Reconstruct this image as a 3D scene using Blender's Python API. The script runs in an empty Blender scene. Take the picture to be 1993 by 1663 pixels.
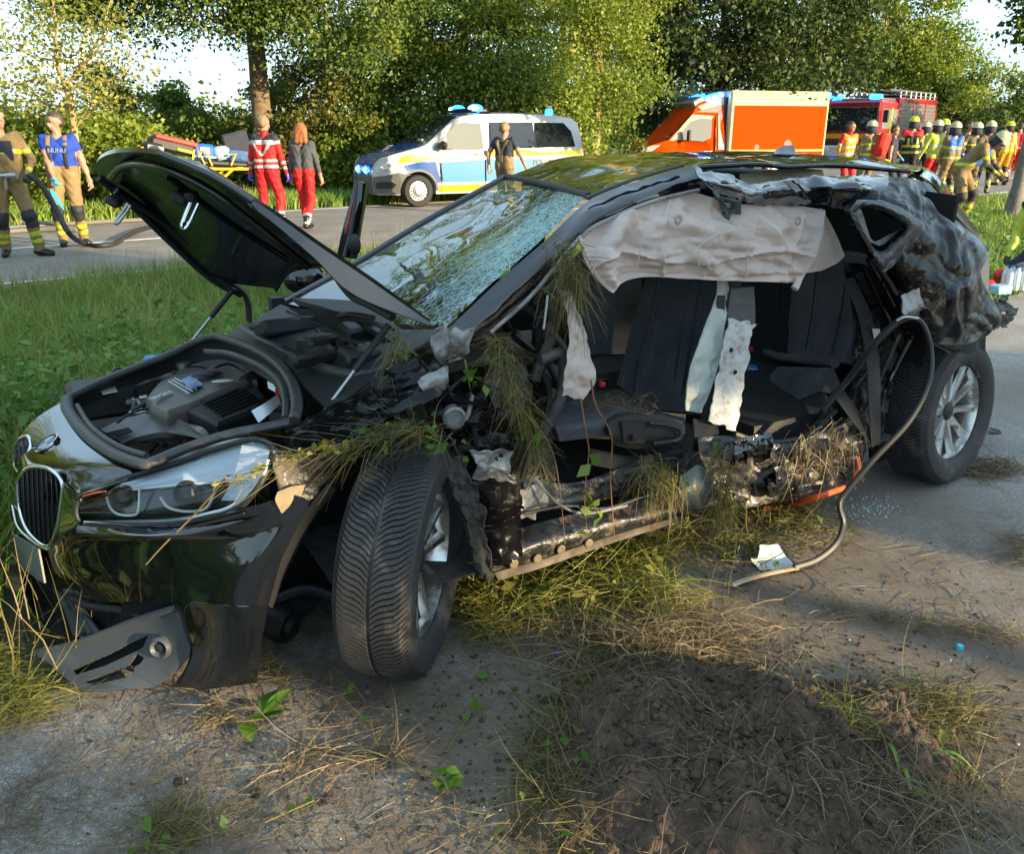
import bpy, bmesh, math, random
import numpy as np
from mathutils import Vector, Matrix, noise
R = math.radians
S = bpy.context.scene
COL = S.collection

# ---------------------------------------------------------------- camera
CAM_H = 1.55
PITCH = math.atan(576 / 1665)
cam = bpy.data.cameras.new('camera')
cam.sensor_fit = 'HORIZONTAL'
cam.sensor_width = 36
cam.lens = 36 * 1665 / 1993
cam.clip_start = 0.05
cam.clip_end = 3000
camo = bpy.data.objects.new('camera', cam)
COL.objects.link(camo)
camo.location = (0, 0, CAM_H)
camo.rotation_euler = (math.pi / 2 - PITCH, 0, 0)
S.camera = camo
S.render.resolution_x, S.render.resolution_y = 1024, 855

# ---------------------------------------------------------------- light
SUN_AZ = R(-32)          # direction towards the sun, measured from +X
SUN_EL = R(10)
sd = Vector((math.cos(SUN_AZ) * math.cos(SUN_EL), math.sin(SUN_AZ) * math.cos(SUN_EL), math.sin(SUN_EL)))
world = bpy.data.worlds.new('World')
S.world = world
world.use_nodes = True
nt = world.node_tree
nt.nodes.clear()
wo = nt.nodes.new('ShaderNodeOutputWorld')
bg = nt.nodes.new('ShaderNodeBackground')
sky = nt.nodes.new('ShaderNodeTexSky')
sky.sky_type = 'NISHITA'
sky.sun_disc = False
sky.sun_elevation = SUN_EL
sky.sun_rotation = math.atan2(sd.x, sd.y)
sky.air_density = 1.0
sky.dust_density = 0.6
sky.ozone_density = 1.5
bg.inputs['Strength'].default_value = 0.15
# soft clouds over the sky
tc = nt.nodes.new('ShaderNodeTexCoord')
mp = nt.nodes.new('ShaderNodeMapping')
mp.inputs['Scale'].default_value = (1.5, 1.5, 6.0)
nz = nt.nodes.new('ShaderNodeTexNoise')
nz.inputs['Scale'].default_value = 1.6
nz.inputs['Detail'].default_value = 7
nz.inputs['Roughness'].default_value = 0.55
cr = nt.nodes.new('ShaderNodeValToRGB')
cr.color_ramp.elements[0].position = 0.42
cr.color_ramp.elements[1].position = 0.68
cr.color_ramp.elements[0].color = (0.86, 0.86, 0.86, 1)
cr.color_ramp.elements[1].color = (0.97, 0.97, 0.97, 1)
mx = nt.nodes.new('ShaderNodeMixRGB')
mx.inputs[2].default_value = (0.80, 1.12, 1.38, 1)
nt.links.new(tc.outputs['Generated'], mp.inputs[0])
nt.links.new(mp.outputs[0], nz.inputs[0])
nt.links.new(nz.outputs[0], cr.inputs[0])
nt.links.new(cr.outputs[0], mx.inputs[0])
nt.links.new(sky.outputs[0], mx.inputs[1])
nt.links.new(mx.outputs[0], bg.inputs[0])
nt.links.new(bg.outputs[0], wo.inputs[0])
sl = bpy.data.lights.new('sun', 'SUN')
sl.energy = 2.0
sl.angle = R(0.5)
sl.color = (1.0, 0.80, 0.50)
so = bpy.data.objects.new('sun', sl)
COL.objects.link(so)
so.rotation_euler = sd.to_track_quat('Z', 'Y').to_euler()
so.location = (30, -10, 20)
S.view_settings.view_transform = 'Standard'
S.view_settings.look = 'None'
S.view_settings.gamma = 1
S.view_settings.use_curve_mapping = False
S.view_settings.exposure = 2.75
S.render.engine = 'CYCLES'
S.cycles.max_bounces = 8
S.cycles.transparent_max_bounces = 12
S.cycles.use_denoising = True

# ---------------------------------------------------------------- geometry of the place
_c, _s = math.cos(PITCH), math.sin(PITCH)
def ray(u, v):
    x = (u - 996.5) / 1665; y = (v - 831.5) / 1665
    return Vector((x, _c - y * _s, -_s - y * _c))
def G(u, v, z=0.0):
    "point of the ground (height z) seen at photo pixel u,v"
    d = ray(u, v); t = (z - CAM_H) / d.z
    return Vector((d.x * t, d.y * t, z))
def D(u, v, Y):
    "point at distance Y"
    d = ray(u, v); t = Y / d.y
    return Vector((d.x * t, Y, CAM_H + d.z * t))
CAR_A = R(31.3)
AX = Vector((math.cos(CAR_A), math.sin(CAR_A), 0))     # towards the rear of the car
RX = Vector((-math.sin(CAR_A), math.cos(CAR_A), 0))    # from the left side to the right side
CO = Vector((-0.368, 2.204, 0)) - 0.10 * RX            # left side plane, at the front axle
def C(u, v, l):
    "point of the car at l metres inside its left side plane"
    d = ray(u, v)
    t = (l + CO.dot(RX)) / d.dot(RX)
    return Vector((0, 0, CAM_H)) + d * t
def K(a, l, z):
    "car coordinates (metres behind the front axle, inside the left side, height)"
    return CO + AX * a + RX * l + Vector((0, 0, z))
def toK(p):
    q = p - CO
    return q.dot(AX), q.dot(RX), p.z

# ---------------------------------------------------------------- objects
def tag(o, label=None, cat=None, group=None, kind=None):
    if label: o['label'] = label
    if cat: o['category'] = cat
    if group: o['group'] = group
    if kind: o['kind'] = kind
    return o
def empty(name, loc, rz=0, label=None, cat=None, group=None):
    o = bpy.data.objects.new(name, None)
    COL.objects.link(o)
    o.location = loc
    o.rotation_euler = (0, 0, rz)
    o.empty_display_size = 0.2
    return tag(o, label, cat, group)
def link(name, me, parent=None, mats=None):
    if mats is not None:
        for m in (mats if isinstance(mats, (list, tuple)) else [mats]):
            me.materials.append(m)
    o = bpy.data.objects.new(name, me)
    COL.objects.link(o)
    if parent is not None:
        o.parent = parent
    return o
def copy_tree(o, parent=None):
    c = o.copy()
    COL.objects.link(c)
    c.parent = parent
    for ch in list(o.children):
        copy_tree(ch, c)
    return c
def np_mesh(name, verts, faces, smooth=False, midx=None):
    "verts (n,3); faces (m,k) array or list of lists"
    me = bpy.data.meshes.new(name)
    if isinstance(faces, np.ndarray):
        n, k = faces.shape
        me.vertices.add(len(verts))
        me.vertices.foreach_set('co', np.asarray(verts, dtype=np.float32).ravel())
        me.loops.add(n * k)
        me.polygons.add(n)
        me.loops.foreach_set('vertex_index', faces.astype(np.int32).ravel())
        me.polygons.foreach_set('loop_start', np.arange(0, n * k, k, dtype=np.int32))
        me.polygons.foreach_set('loop_total', np.full(n, k, dtype=np.int32))
        if midx is not None:
            me.polygons.foreach_set('material_index', np.asarray(midx, dtype=np.int32))
        if smooth:
            me.polygons.foreach_set('use_smooth', np.ones(n, dtype=bool))
        me.update(calc_edges=True)
        me.validate()
    else:
        me.from_pydata([tuple(v) for v in verts], [], faces)
        if midx is not None:
            me.polygons.foreach_set('material_index', np.asarray(midx, dtype=np.int32))
        if smooth:
            me.polygons.foreach_set('use_smooth', np.ones(len(me.polygons), dtype=bool))
        me.update()
    return me

class MB:
    "collects simple shapes into one mesh"
    def __init__(s):
        s.v = []; s.f = []; s.m = []; s.mi = 0
    def add(s, vs, fs):
        b = len(s.v)
        s.v.extend([Vector(p) for p in vs])
        for f in fs:
            s.f.append([i + b for i in f]); s.m.append(s.mi)
        return s
    def box(s, c, size, rot=None, bev=0.0):
        hx, hy, hz = [q / 2 for q in size]
        M = rot if rot is not None else Matrix.Identity(3)
        if bev <= 0:
            vs = [(x, y, z) for x in (-hx, hx) for y in (-hy, hy) for z in (-hz, hz)]
            fs = [(0, 1, 3, 2), (4, 6, 7, 5), (0, 4, 5, 1), (2, 3, 7, 6), (0, 2, 6, 4), (1, 5, 7, 3)]
        else:
            b = bev
            vs = []; fs = []
            ring = [(-hx + b, -hy), (hx - b, -hy), (hx, -hy + b), (hx, hy - b), (hx - b, hy), (-hx + b, hy), (-hx, hy - b), (-hx, -hy + b)]
            lev = [(-hz, 1), (-hz + b, 0), (hz - b, 0), (hz, 1)]
            for z, ins in lev:
                for x, y in ring:
                    if ins:
                        x = max(-hx + b, min(hx - b, x)) if abs(x) > hx - b else x
                        y = max(-hy + b, min(hy - b, y)) if abs(y) > hy - b else y
                        x *= 0.999; y *= 0.999
                    vs.append((x, y, z))
            for k in range(3):
                for i in range(8):
                    j = (i + 1) % 8
                    fs.append((k * 8 + i, k * 8 + j, k * 8 + 8 + j, k * 8 + 8 + i))
            fs.append(tuple(range(7, -1, -1))); fs.append(tuple(range(24, 32)))
        c = Vector(c)
        return s.add([M @ Vector(p) + c for p in vs], fs)
    def tube(s, pts, r, n=8, cap=True, flat=1.0, up=None):
        pts = [Vector(p) for p in pts]
        rs = r if isinstance(r, (list, tuple)) else [r] * len(pts)
        vs = []; fs = []
        prev = None
        for i, p in enumerate(pts):
            t = (pts[min(i + 1, len(pts) - 1)] - pts[max(i - 1, 0)])
            t = t.normalized() if t.length > 1e-9 else Vector((0, 0, 1))
            if prev is None:
                a = Vector(up) if up is not None else (Vector((0, 0, 1)) if abs(t.z) < 0.9 else Vector((1, 0, 0)))
                n1 = (a - t * a.dot(t)).normalized()
            else:
                n1 = (prev - t * prev.dot(t))
                n1 = n1.normalized() if n1.length > 1e-6 else t.orthogonal().normalized()
            prev = n1
            n2 = t.cross(n1)
            for k in range(n):
                w = 2 * math.pi * k / n
                vs.append(p + n1 * (math.cos(w) * rs[i] * flat) + n2 * (math.sin(w) * rs[i]))
        for i in range(len(pts) - 1):
            for k in range(n):
                k2 = (k + 1) % n
                fs.append((i * n + k, i * n + k2, (i + 1) * n + k2, (i + 1) * n + k))
        if cap:
            fs.append(tuple(range(n - 1, -1, -1)))
            fs.append(tuple((len(pts) - 1) * n + k for k in range(n)))
        return s.add(vs, fs)
    def lathe(s, prof, n=32, M=None, closed=False):
        "prof: (r, h) pairs about local Z"
        vs = []; fs = []
        M = M if M is not None else Matrix.Identity(4)
        for r, h in prof:
            for k in range(n):
                w = 2 * math.pi * k / n
                vs.append(M @ Vector((r * math.cos(w), r * math.sin(w), h)))
        m = len(prof)
        for i in range(m if closed else m - 1):
            i2 = (i + 1) % m
            for k in range(n):
                k2 = (k + 1) % n
                fs.append((i * n + k, i * n + k2, i2 * n + k2, i2 * n + k))
        return s.add(vs, fs)
    def ball(s, c, r, n=12, m=8, M=None):
        r = (r, r, r) if not isinstance(r, (tuple, list)) else r
        M3 = M if M is not None else Matrix.Identity(3)
        c = Vector(c)
        vs = [M3 @ Vector((0, 0, -r[2])) + c]
        for i in range(1, m):
            th = math.pi * i / m - math.pi / 2
            for k in range(n):
                w = 2 * math.pi * k / n
                vs.append(M3 @ Vector((r[0] * math.cos(th) * math.cos(w), r[1] * math.cos(th) * math.sin(w), r[2] * math.sin(th))) + c)
        vs.append(M3 @ Vector((0, 0, r[2])) + c)
        fs = []
        for k in range(n):
            fs.append((0, 1 + (k + 1) % n, 1 + k))
            for i in range(m - 2):
                a = 1 + i * n; b = a + n
                fs.append((a + k, a + (k + 1) % n, b + (k + 1) % n, b + k))
            fs.append((1 + (m - 2) * n + k, 1 + (m - 2) * n + (k + 1) % n, len(vs) - 1))
        return s.add(vs, fs)
    def prism(s, poly, d):
        "poly: 3-D outline; d: extrusion vector"
        d = Vector(d); n = len(poly)
        vs = [Vector(p) for p in poly] + [Vector(p) + d for p in poly]
        fs = [tuple(range(n - 1, -1, -1)), tuple(range(n, 2 * n))]
        for i in range(n):
            fs.append((i, (i + 1) % n, n + (i + 1) % n, n + i))
        return s.add(vs, fs)
    def mesh(s, name, smooth=False, off=None):
        o = Vector(off) if off is not None else Vector((0, 0, 0))
        me = bpy.data.meshes.new(name)
        me.from_pydata([tuple(p - o) for p in s.v], [], s.f)
        me.polygons.foreach_set('material_index', np.array(s.m, dtype=np.int32))
        if smooth:
            me.polygons.foreach_set('use_smooth', np.ones(len(s.f), dtype=bool))
            me.set_sharp_from_angle(angle=R(40))
        me.update()
        bm = bmesh.new(); bm.from_mesh(me)
        bmesh.ops.recalc_face_normals(bm, faces=bm.faces)
        bm.to_mesh(me); bm.free()
        return me
    def obj(s, name, mats, parent=None, smooth=False, off=None):
        return link(name, s.mesh(name, smooth, off), parent, mats)

def cr(p0, p1, p2, p3, t):
    return 0.5 * ((2 * p1) + (-p0 + p2) * t + (2 * p0 - 5 * p1 + 4 * p2 - p3) * t * t + (-p0 + 3 * p1 - 3 * p2 + p3) * t ** 3)
def spline(pts, n):
    "Catmull-Rom through pts, n samples a span"
    pts = [Vector(p) for p in pts]
    out = []
    for i in range(len(pts) - 1):
        p0 = pts[i - 1] if i > 0 else 2 * pts[0] - pts[1]
        p3 = pts[i + 2] if i + 2 < len(pts) else 2 * pts[-1] - pts[-2]
        for k in range(n):
            out.append(cr(p0, pts[i], pts[i + 1], p3, k / n))
    out.append(pts[-1])
    return out
def fbm(p, o=4):
    a = 0; s = 1.0; w = 0.5
    for _ in range(o):
        a += w * noise.noise(p * s); s *= 2.03; w *= 0.5
    return a
def creased(p):
    "crumpled sheet: flat facets meeting in sharp creases"
    w = p + Vector((noise.noise(p * 1.7), noise.noise(p * 1.7 + Vector((7, 0, 0))), noise.noise(p * 1.7 + Vector((0, 7, 0))))) * .35
    return noise.voronoi(w)[0][0] + .45 * noise.voronoi(w * 2.3)[0][0] + .15 * noise.voronoi(w * 5.1)[0][0] - .75
def ridged(p, o=4):
    a = 0; s = 1.0; w = 0.5
    for _ in range(o):
        a += w * (1 - 2 * abs(noise.noise(p * s))); s *= 2.1; w *= 0.5
    return a

# ---------------------------------------------------------------- materials
def mat(name, col, rough=0.5, metal=0.0, var=0.0, vscale=6, bump=0.0, bscale=60, coat=0.0, emit=None, estr=0, spec=0.5, dirt=None, wave=None, streak=None):
    """dirt = (colour, amount 0..1, scale, roughness)"""
    m = bpy.data.materials.new(name)
    m.use_nodes = True
    t = m.node_tree
    b = t.nodes['Principled BSDF']
    b.inputs['Base Color'].default_value = (*col, 1)
    b.inputs['Roughness'].default_value = rough
    b.inputs['Metallic'].default_value = metal
    b.inputs['Specular IOR Level'].default_value = spec
    b.inputs['Coat Weight'].default_value = coat
    b.inputs['Coat Roughness'].default_value = 0.03
    if emit:
        b.inputs['Emission Color'].default_value = (*emit, 1)
        b.inputs['Emission Strength'].default_value = estr
    N = t.nodes.new; L = t.links.new
    if var or bump or dirt:
        co = N('ShaderNodeTexCoord')
    colout = None
    if var:
        n = N('ShaderNodeTexNoise'); n.inputs['Scale'].default_value = vscale; n.inputs['Detail'].default_value = 6
        n.inputs['Roughness'].default_value = 0.6
        L(co.outputs['Object'], n.inputs['Vector'])
        r = N('ShaderNodeMapRange'); r.inputs[1].default_value = 0.3; r.inputs[2].default_value = 0.7
        r.inputs[3].default_value = 1 - var; r.inputs[4].default_value = 1 + var
        L(n.outputs[0], r.inputs[0])
        mu = N('ShaderNodeMixRGB'); mu.blend_type = 'MULTIPLY'; mu.inputs[0].default_value = 1
        mu.inputs[1].default_value = (*col, 1)
        L(r.outputs[0], mu.inputs[2])
        colout = mu.outputs[0]
        L(colout, b.inputs['Base Color'])
    if dirt:
        dc, am, sc, dr = dirt
        n = N('ShaderNodeTexNoise'); n.inputs['Scale'].default_value = sc; n.inputs['Detail'].default_value = 9
        n.inputs['Roughness'].default_value = 0.68
        if streak:
            mp_ = N('ShaderNodeMapping'); mp_.inputs['Scale'].default_value = streak; mp_.inputs['Rotation'].default_value = (0, 0.25, -R(31.3))
            L(co.outputs['Object'], mp_.inputs[0]); L(mp_.outputs[0], n.inputs['Vector'])
        else: L(co.outputs['Object'], n.inputs['Vector'])
        r = N('ShaderNodeMapRange'); r.inputs[1].default_value = 0.68 - am * 0.38; r.inputs[2].default_value = 0.80 - am * 0.26
        L(n.outputs[0], r.inputs[0])
        mu = N('ShaderNodeMixRGB'); mu.inputs[2].default_value = (*dc, 1)
        if colout: L(colout, mu.inputs[1])
        else: mu.inputs[1].default_value = (*col, 1)
        L(r.outputs[0], mu.inputs[0]); L(mu.outputs[0], b.inputs['Base Color'])
        rr = N('ShaderNodeMapRange'); rr.inputs[3].default_value = rough; rr.inputs[4].default_value = dr
        L(r.outputs[0], rr.inputs[0]); L(rr.outputs[0], b.inputs['Roughness'])
        if coat:
            cc = N('ShaderNodeMapRange'); cc.inputs[3].default_value = coat; cc.inputs[4].default_value = 0
            L(r.outputs[0], cc.inputs[0]); L(cc.outputs[0], b.inputs['Coat Weight'])
    if bump:
        n = N('ShaderNodeTexNoise'); n.inputs['Scale'].default_value = bscale; n.inputs['Detail'].default_value = 5
        L(co.outputs['Object'], n.inputs['Vector'])
        bp = N('ShaderNodeBump'); bp.inputs['Strength'].default_value = bump; bp.inputs['Distance'].default_value = 0.01
        L(n.outputs[0], bp.inputs['Height']); L(bp.outputs[0], b.inputs['Normal'])
    return m
def leafmat(name, cols, trans=0.35, rough=0.5):
    "foliage: colour varies from leaf to leaf and in clumps"
    m = bpy.data.materials.new(name); m.use_nodes = True
    t = m.node_tree; t.nodes.clear(); N = t.nodes.new; L = t.links.new
    out = N('ShaderNodeOutputMaterial')
    g = N('ShaderNodeNewGeometry')
    co = N('ShaderNodeTexCoord')
    n = N('ShaderNodeTexNoise'); n.inputs['Scale'].default_value = 0.55; n.inputs['Detail'].default_value = 3
    L(co.outputs['Object'], n.inputs['Vector'])
    ad = N('ShaderNodeMath'); ad.operation = 'MULTIPLY_ADD'; ad.inputs[1].default_value = 0.55
    L(g.outputs['Random Per Island'], ad.inputs[0])
    mr = N('ShaderNodeMapRange'); mr.inputs[1].default_value = 0.3; mr.inputs[2].default_value = 0.7; mr.inputs[3].default_value = 0; mr.inputs[4].default_value = 0.45
    L(n.outputs[0], mr.inputs[0]); L(mr.outputs[0], ad.inputs[2])
    r = N('ShaderNodeValToRGB')
    e = r.color_ramp.elements
    while len(e) < len(cols): e.new(0.5)
    for i, c in enumerate(cols):
        e[i].position = i / max(1, len(cols) - 1); e[i].color = (*c, 1)
    L(ad.outputs[0], r.inputs[0])
    d = N('ShaderNodeBsdfDiffuse'); tr = N('ShaderNodeBsdfTranslucent'); gl = N('ShaderNodeBsdfGlossy')
    gl.inputs['Roughness'].default_value = rough; gl.inputs[0].default_value = (0.35, 0.35, 0.35, 1)
    m1 = N('ShaderNodeMixShader'); m1.inputs[0].default_value = trans
    m2 = N('ShaderNodeMixShader'); m2.inputs[0].default_value = 0.06
    L(r.outputs[0], d.inputs[0]); L(r.outputs[0], tr.inputs[0])
    L(d.outputs[0], m1.inputs[1]); L(tr.outputs[0], m1.inputs[2])
    L(m1.outputs[0], m2.inputs[1]); L(gl.outputs[0], m2.inputs[2])
    L(m2.outputs[0], out.inputs[0])
    return m
RNG = np.random.default_rng(11)
random.seed(5)
def text_mesh(s, size, depth=0.0, align='CENTER', bold=0.0):
    cu = bpy.data.curves.new('txt', 'FONT')
    cu.body = s; cu.size = size; cu.extrude = depth; cu.align_x = align; cu.align_y = 'CENTER'; cu.offset = bold; cu.resolution_u = 2
    o = bpy.data.objects.new('txt', cu)
    COL.objects.link(o)
    me = bpy.data.meshes.new_from_object(o.evaluated_get(bpy.context.evaluated_depsgraph_get()))
    bpy.data.objects.remove(o); bpy.data.curves.remove(cu)
    return me
# ================================================================ ground, road, path, verge
def gmat(name, asphalt, soilmask):
    m = bpy.data.materials.new(name); m.use_nodes = True
    t = m.node_tree; b = t.nodes['Principled BSDF']; N = t.nodes.new; L = t.links.new
    co = N('ShaderNodeTexCoord')
    b.inputs['Specular IOR Level'].default_value = 0.25
    def noi(sc, det=6, ro=0.6):
        n = N('ShaderNodeTexNoise'); n.inputs['Scale'].default_value = sc; n.inputs['Detail'].default_value = det; n.inputs['Roughness'].default_value = ro
        L(co.outputs['Object'], n.inputs['Vector']); return n.outputs[0]
    def rng(x, a, bb, c, d):
        r = N('ShaderNodeMapRange'); r.inputs[1].default_value = a; r.inputs[2].default_value = bb; r.inputs[3].default_value = c; r.inputs[4].default_value = d
        L(x, r.inputs[0]); return r.outputs[0]
    def ramp(x, cols):
        r = N('ShaderNodeValToRGB'); e = r.color_ramp.elements
        while len(e) < len(cols): e.new(0.5)
        for i, (p, c) in enumerate(cols): e[i].position = p; e[i].color = (*c, 1)
        L(x, r.inputs[0]); return r.outputs[0]
    vor = N('ShaderNodeTexVoronoi'); vor.inputs['Scale'].default_value = 210
    L(co.outputs['Object'], vor.inputs['Vector'])
    grain = ramp(vor.outputs['Color'], [(0.0, tuple(q * 0.45 for q in asphalt)), (0.5, asphalt), (0.86, tuple(q * 1.5 for q in asphalt)), (1.0, tuple(min(1, q * 2.6) for q in asphalt))])
    big = N('ShaderNodeMixRGB'); big.blend_type = 'MULTIPLY'; big.inputs[0].default_value = 1
    L(grain, big.inputs[1]); L(rng(noi(1.3), 0.3, 0.7, 0.78, 1.22), big.inputs[2])
    col = big.outputs[0]
    bmp = noi(320, 3)
    if soilmask:
        # loose earth strewn over the asphalt, thickest round the mound
        sep = N('ShaderNodeSeparateXYZ'); L(co.outputs['Object'], sep.inputs[0])
        vm = N('ShaderNodeVectorMath'); vm.operation = 'DISTANCE'
        mp = N('ShaderNodeMapping'); mp.inputs['Location'].default_value = (-0.75 * 0.75, -1.95, 0); mp.inputs['Scale'].default_value = (0.75, 1.0, 1)
        L(co.outputs['Object'], mp.inputs[0]); L(mp.outputs[0], vm.inputs[0]); vm.inputs[1].default_value = (0, 0, 0)
        d = rng(vm.outputs['Value'], 0.4, 2.6, 0.33, -0.10)
        a = N('ShaderNodeMath'); a.operation = 'ADD'; L(noi(2.6, 10, 0.72), a.inputs[0]); L(d, a.inputs[1])
        a2 = N('ShaderNodeMath'); a2.operation = 'MULTIPLY_ADD'; L(noi(38, 5, 0.7), a2.inputs[0]); a2.inputs[1].default_value = 0.28; L(a.outputs[0], a2.inputs[2])
        mask = rng(a2.outputs[0], 0.70, 0.90, 0, 0.95)
        soil = ramp(noi(45, 8, 0.75), [(0.3, (0.035, 0.026, 0.02)), (0.5, (0.105, 0.077, 0.057)), (0.7, (0.20, 0.15, 0.115))])
        mx = N('ShaderNodeMixRGB'); L(mask, mx.inputs[0]); L(col, mx.inputs[1]); L(soil, mx.inputs[2]); col = mx.outputs[0]
        # brownish film of dust
        mx2 = N('ShaderNodeMixRGB'); mx2.inputs[2].default_value = (0.21, 0.17, 0.13, 1)
        L(rng(noi(0.9, 5), 0.34, 0.64, 0.12, 0.78), mx2.inputs[0]); L(col, mx2.inputs[1]); col = mx2.outputs[0]
        hm = N('ShaderNodeMath'); hm.operation = 'MULTIPLY_ADD'; L(noi(70, 8, 0.75), hm.inputs[0]); L(mask, hm.inputs[1]); L(bmp, hm.inputs[2])
        bmp = hm.outputs[0]
    L(col, b.inputs['Base Color'])
    b.inputs['Roughness'].default_value = 0.85
    bp = N('ShaderNodeBump'); bp.inputs['Strength'].default_value = 0.8; bp.inputs['Distance'].default_value = 0.006
    L(bmp, bp.inputs['Height']); L(bp.outputs[0], b.inputs['Normal'])
    return m
M_path = gmat('path_asphalt', (0.33, 0.31, 0.285), True)
M_road = gmat('road_asphalt', (0.24, 0.215, 0.185), False)
M_earth = mat('earth', (0.05, 0.055, 0.022), 0.95, var=0.5, vscale=3, bump=0.6, bscale=30)
M_line = mat('road_paint', (0.62, 0.62, 0.60), 0.7, var=0.25, vscale=9)

def strip(name, p, dirv, off0, off1, t0, t1, z, m, wob0=0.0, wob1=0.0, n=160, kind='structure', th=0.03, label=None):
    dv = Vector((math.cos(dirv), math.sin(dirv), 0)); nv = Vector((-dv.y, dv.x, 0)); p = Vector(p)
    vs = []; fs = []
    for i in range(n + 1):
        t = t0 + (t1 - t0) * i / n
        w0 = wob0 * (fbm(Vector((t * 0.9, off0, 1.3))) + 0.5 * fbm(Vector((t * 5, off0, 4.3))))
        w1 = wob1 * (fbm(Vector((t * 0.9, off1, 7.3))) + 0.5 * fbm(Vector((t * 5, off1, 2.3))))
        for o in (off0 + w0, off1 + w1):
            q = p + dv * t + nv * o
            vs += [(q.x, q.y, z), (q.x, q.y, z - th)]
    for i in range(n):
        a = i * 4; b = a + 4
        fs += [(a, b, b + 2, a + 2), (a, a + 1, b + 1, b), (a + 2, b + 2, b + 3, a + 3)]
    o = link(name, np_mesh(name, vs, fs), None, m)
    return tag(o, kind=kind)
gv = [(-900, -900, -0.022), (900, -900, -0.022), (900, 900, -0.022), (-900, 900, -0.022)]
tag(link('ground', np_mesh('ground', gv, [(0, 1, 2, 3)]), None, M_earth), kind='structure')
ROAD_A = R(38); ROAD_P = Vector((-4.5, 9.5, 0)); ROAD_W = 7.2
PATH_A = R(45); PATH_P = Vector((-1.37, 2.08, 0))
rd = Vector((math.cos(ROAD_A), math.sin(ROAD_A), 0)); rn = Vector((-rd.y, rd.x, 0))
pd = Vector((math.cos(PATH_A), math.sin(PATH_A), 0)); pn = Vector((-pd.y, pd.x, 0))
strip('road', ROAD_P, ROAD_A, 0, ROAD_W, -60, 140, 0.0, M_road, 0.25, 0.2, 400)
strip('path', PATH_P, PATH_A, 0, -5.2, -12, 45, 0.0, M_path, 0.22, 0.3, 500)
strip('road_edge_line', ROAD_P, ROAD_A, ROAD_W - 0.42, ROAD_W - 0.30, -60, 140, 0.004, M_line, 0, 0, 60, th=0.002)
strip('lay_by', ROAD_P, ROAD_A, ROAD_W, ROAD_W + 7.5, 14.5, 60, -0.002, M_road, 0.1, 0.3, 120)
strip('road_edge_line', ROAD_P, ROAD_A, 0.30, 0.42, -60, 140, 0.004, M_line, 0, 0, 60, th=0.002)
for k in range(-6, 18):
    strip('road_centre_line', ROAD_P + rd * (k * 8 - 1.5), ROAD_A, ROAD_W / 2 - 0.06, ROAD_W / 2 + 0.06, 0, 4, 0.004, M_line, 0, 0, 2, th=0.002)

# ---------------------------------------------------------------- blades and leaves
def blades(pos, hgt, wid, lean, rng=RNG, bend=0.6, z=None):
    "grass blades rising from pos: returns verts, faces(quads)"
    n = len(pos)
    az = rng.uniform(0, 2 * np.pi, n); d = np.stack([np.cos(az), np.sin(az), np.zeros(n)], 1)
    sa = az + rng.uniform(-1.2, 1.2, n) + np.pi / 2
    sdv = np.stack([np.cos(sa), np.sin(sa), np.zeros(n)], 1)
    ts = np.array([0, 0.4, 0.75, 1.0]); ws = np.array([1.0, 0.85, 0.5, 0.06])
    V = np.zeros((n, 8, 3))
    for k in range(4):
        out = lean * hgt * ts[k] ** 1.8
        up = hgt * (ts[k] - bend * 0.35 * lean * ts[k] ** 2)
        c = pos + d * out[:, None]
        c[:, 2] += up
        w = (wid * ws[k] / 2)[:, None] * sdv
        V[:, 2 * k] = c - w; V[:, 2 * k + 1] = c + w
    F = np.array([[0, 1, 3, 2], [2, 3, 5, 4], [4, 5, 7, 6]])
    faces = (np.arange(n) * 8)[:, None, None] + F[None]
    return V.reshape(-1, 3), faces.reshape(-1, 4)
def leaves(pos, size, rng=RNG, up=0.5, aspect=0.6, fold=0.15, outward=None):
    "diamond leaves at pos"
    n = len(pos)
    nm = rng.normal(size=(n, 3)); nm[:, 2] += up
    if outward is not None: nm += outward
    nm /= np.linalg.norm(nm, axis=1)[:, None] + 1e-9
    a = rng.normal(size=(n, 3)); a -= nm * (a * nm).sum(1)[:, None]; a /= np.linalg.norm(a, axis=1)[:, None] + 1e-9
    b = np.cross(nm, a)
    s = (np.asarray(size) * np.ones(n))[:, None]
    V = np.stack([pos - a * s * 0.5, pos + b * s * 0.5 * aspect + nm * s * fold, pos + a * s * 0.5, pos - b * s * 0.5 * aspect + nm * s * fold], 1)
    F = np.arange(n * 4).reshape(n, 4)
    return V.reshape(-1, 3), F
def joinvf(parts):
    vs = []; fs = []; o = 0
    for v, f in parts:
        vs.append(v); fs.append(f + o); o += len(v)
    return np.concatenate(vs), np.concatenate(fs)

M_grass = leafmat('grass_blades', [(0.10, 0.18, 0.026), (0.165, 0.27, 0.038), (0.25, 0.34, 0.065), (0.42, 0.38, 0.16)], 0.3)
M_dry = leafmat('dry_grass', [(0.13, 0.09, 0.035), (0.24, 0.18, 0.07), (0.36, 0.29, 0.13)], 0.25)
M_nettle = leafmat('nettle_leaves', [(0.055, 0.125, 0.03), (0.085, 0.18, 0.04), (0.14, 0.25, 0.055), (0.22, 0.31, 0.07)], 0.25)

def in_verge(x, y):
    p = (y - (PATH_P.y - 0.0) - (x - PATH_P.x)) * 0.7071          # beyond the path edge
    r = (np.stack([x - ROAD_P.x, y - ROAD_P.y], 1) @ np.array([rn.x, rn.y]))
    return p, r
def scatter(n, x0, x1, y0, y1, dens=None):
    x = RNG.uniform(x0, x1, n); y = RNG.uniform(y0, y1, n)
    return x, y
def clump(x, y, s):
    return np.array([noise.noise(Vector((a * s, b * s, 3.1))) for a, b in zip(x, y)])
GR = []
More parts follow.
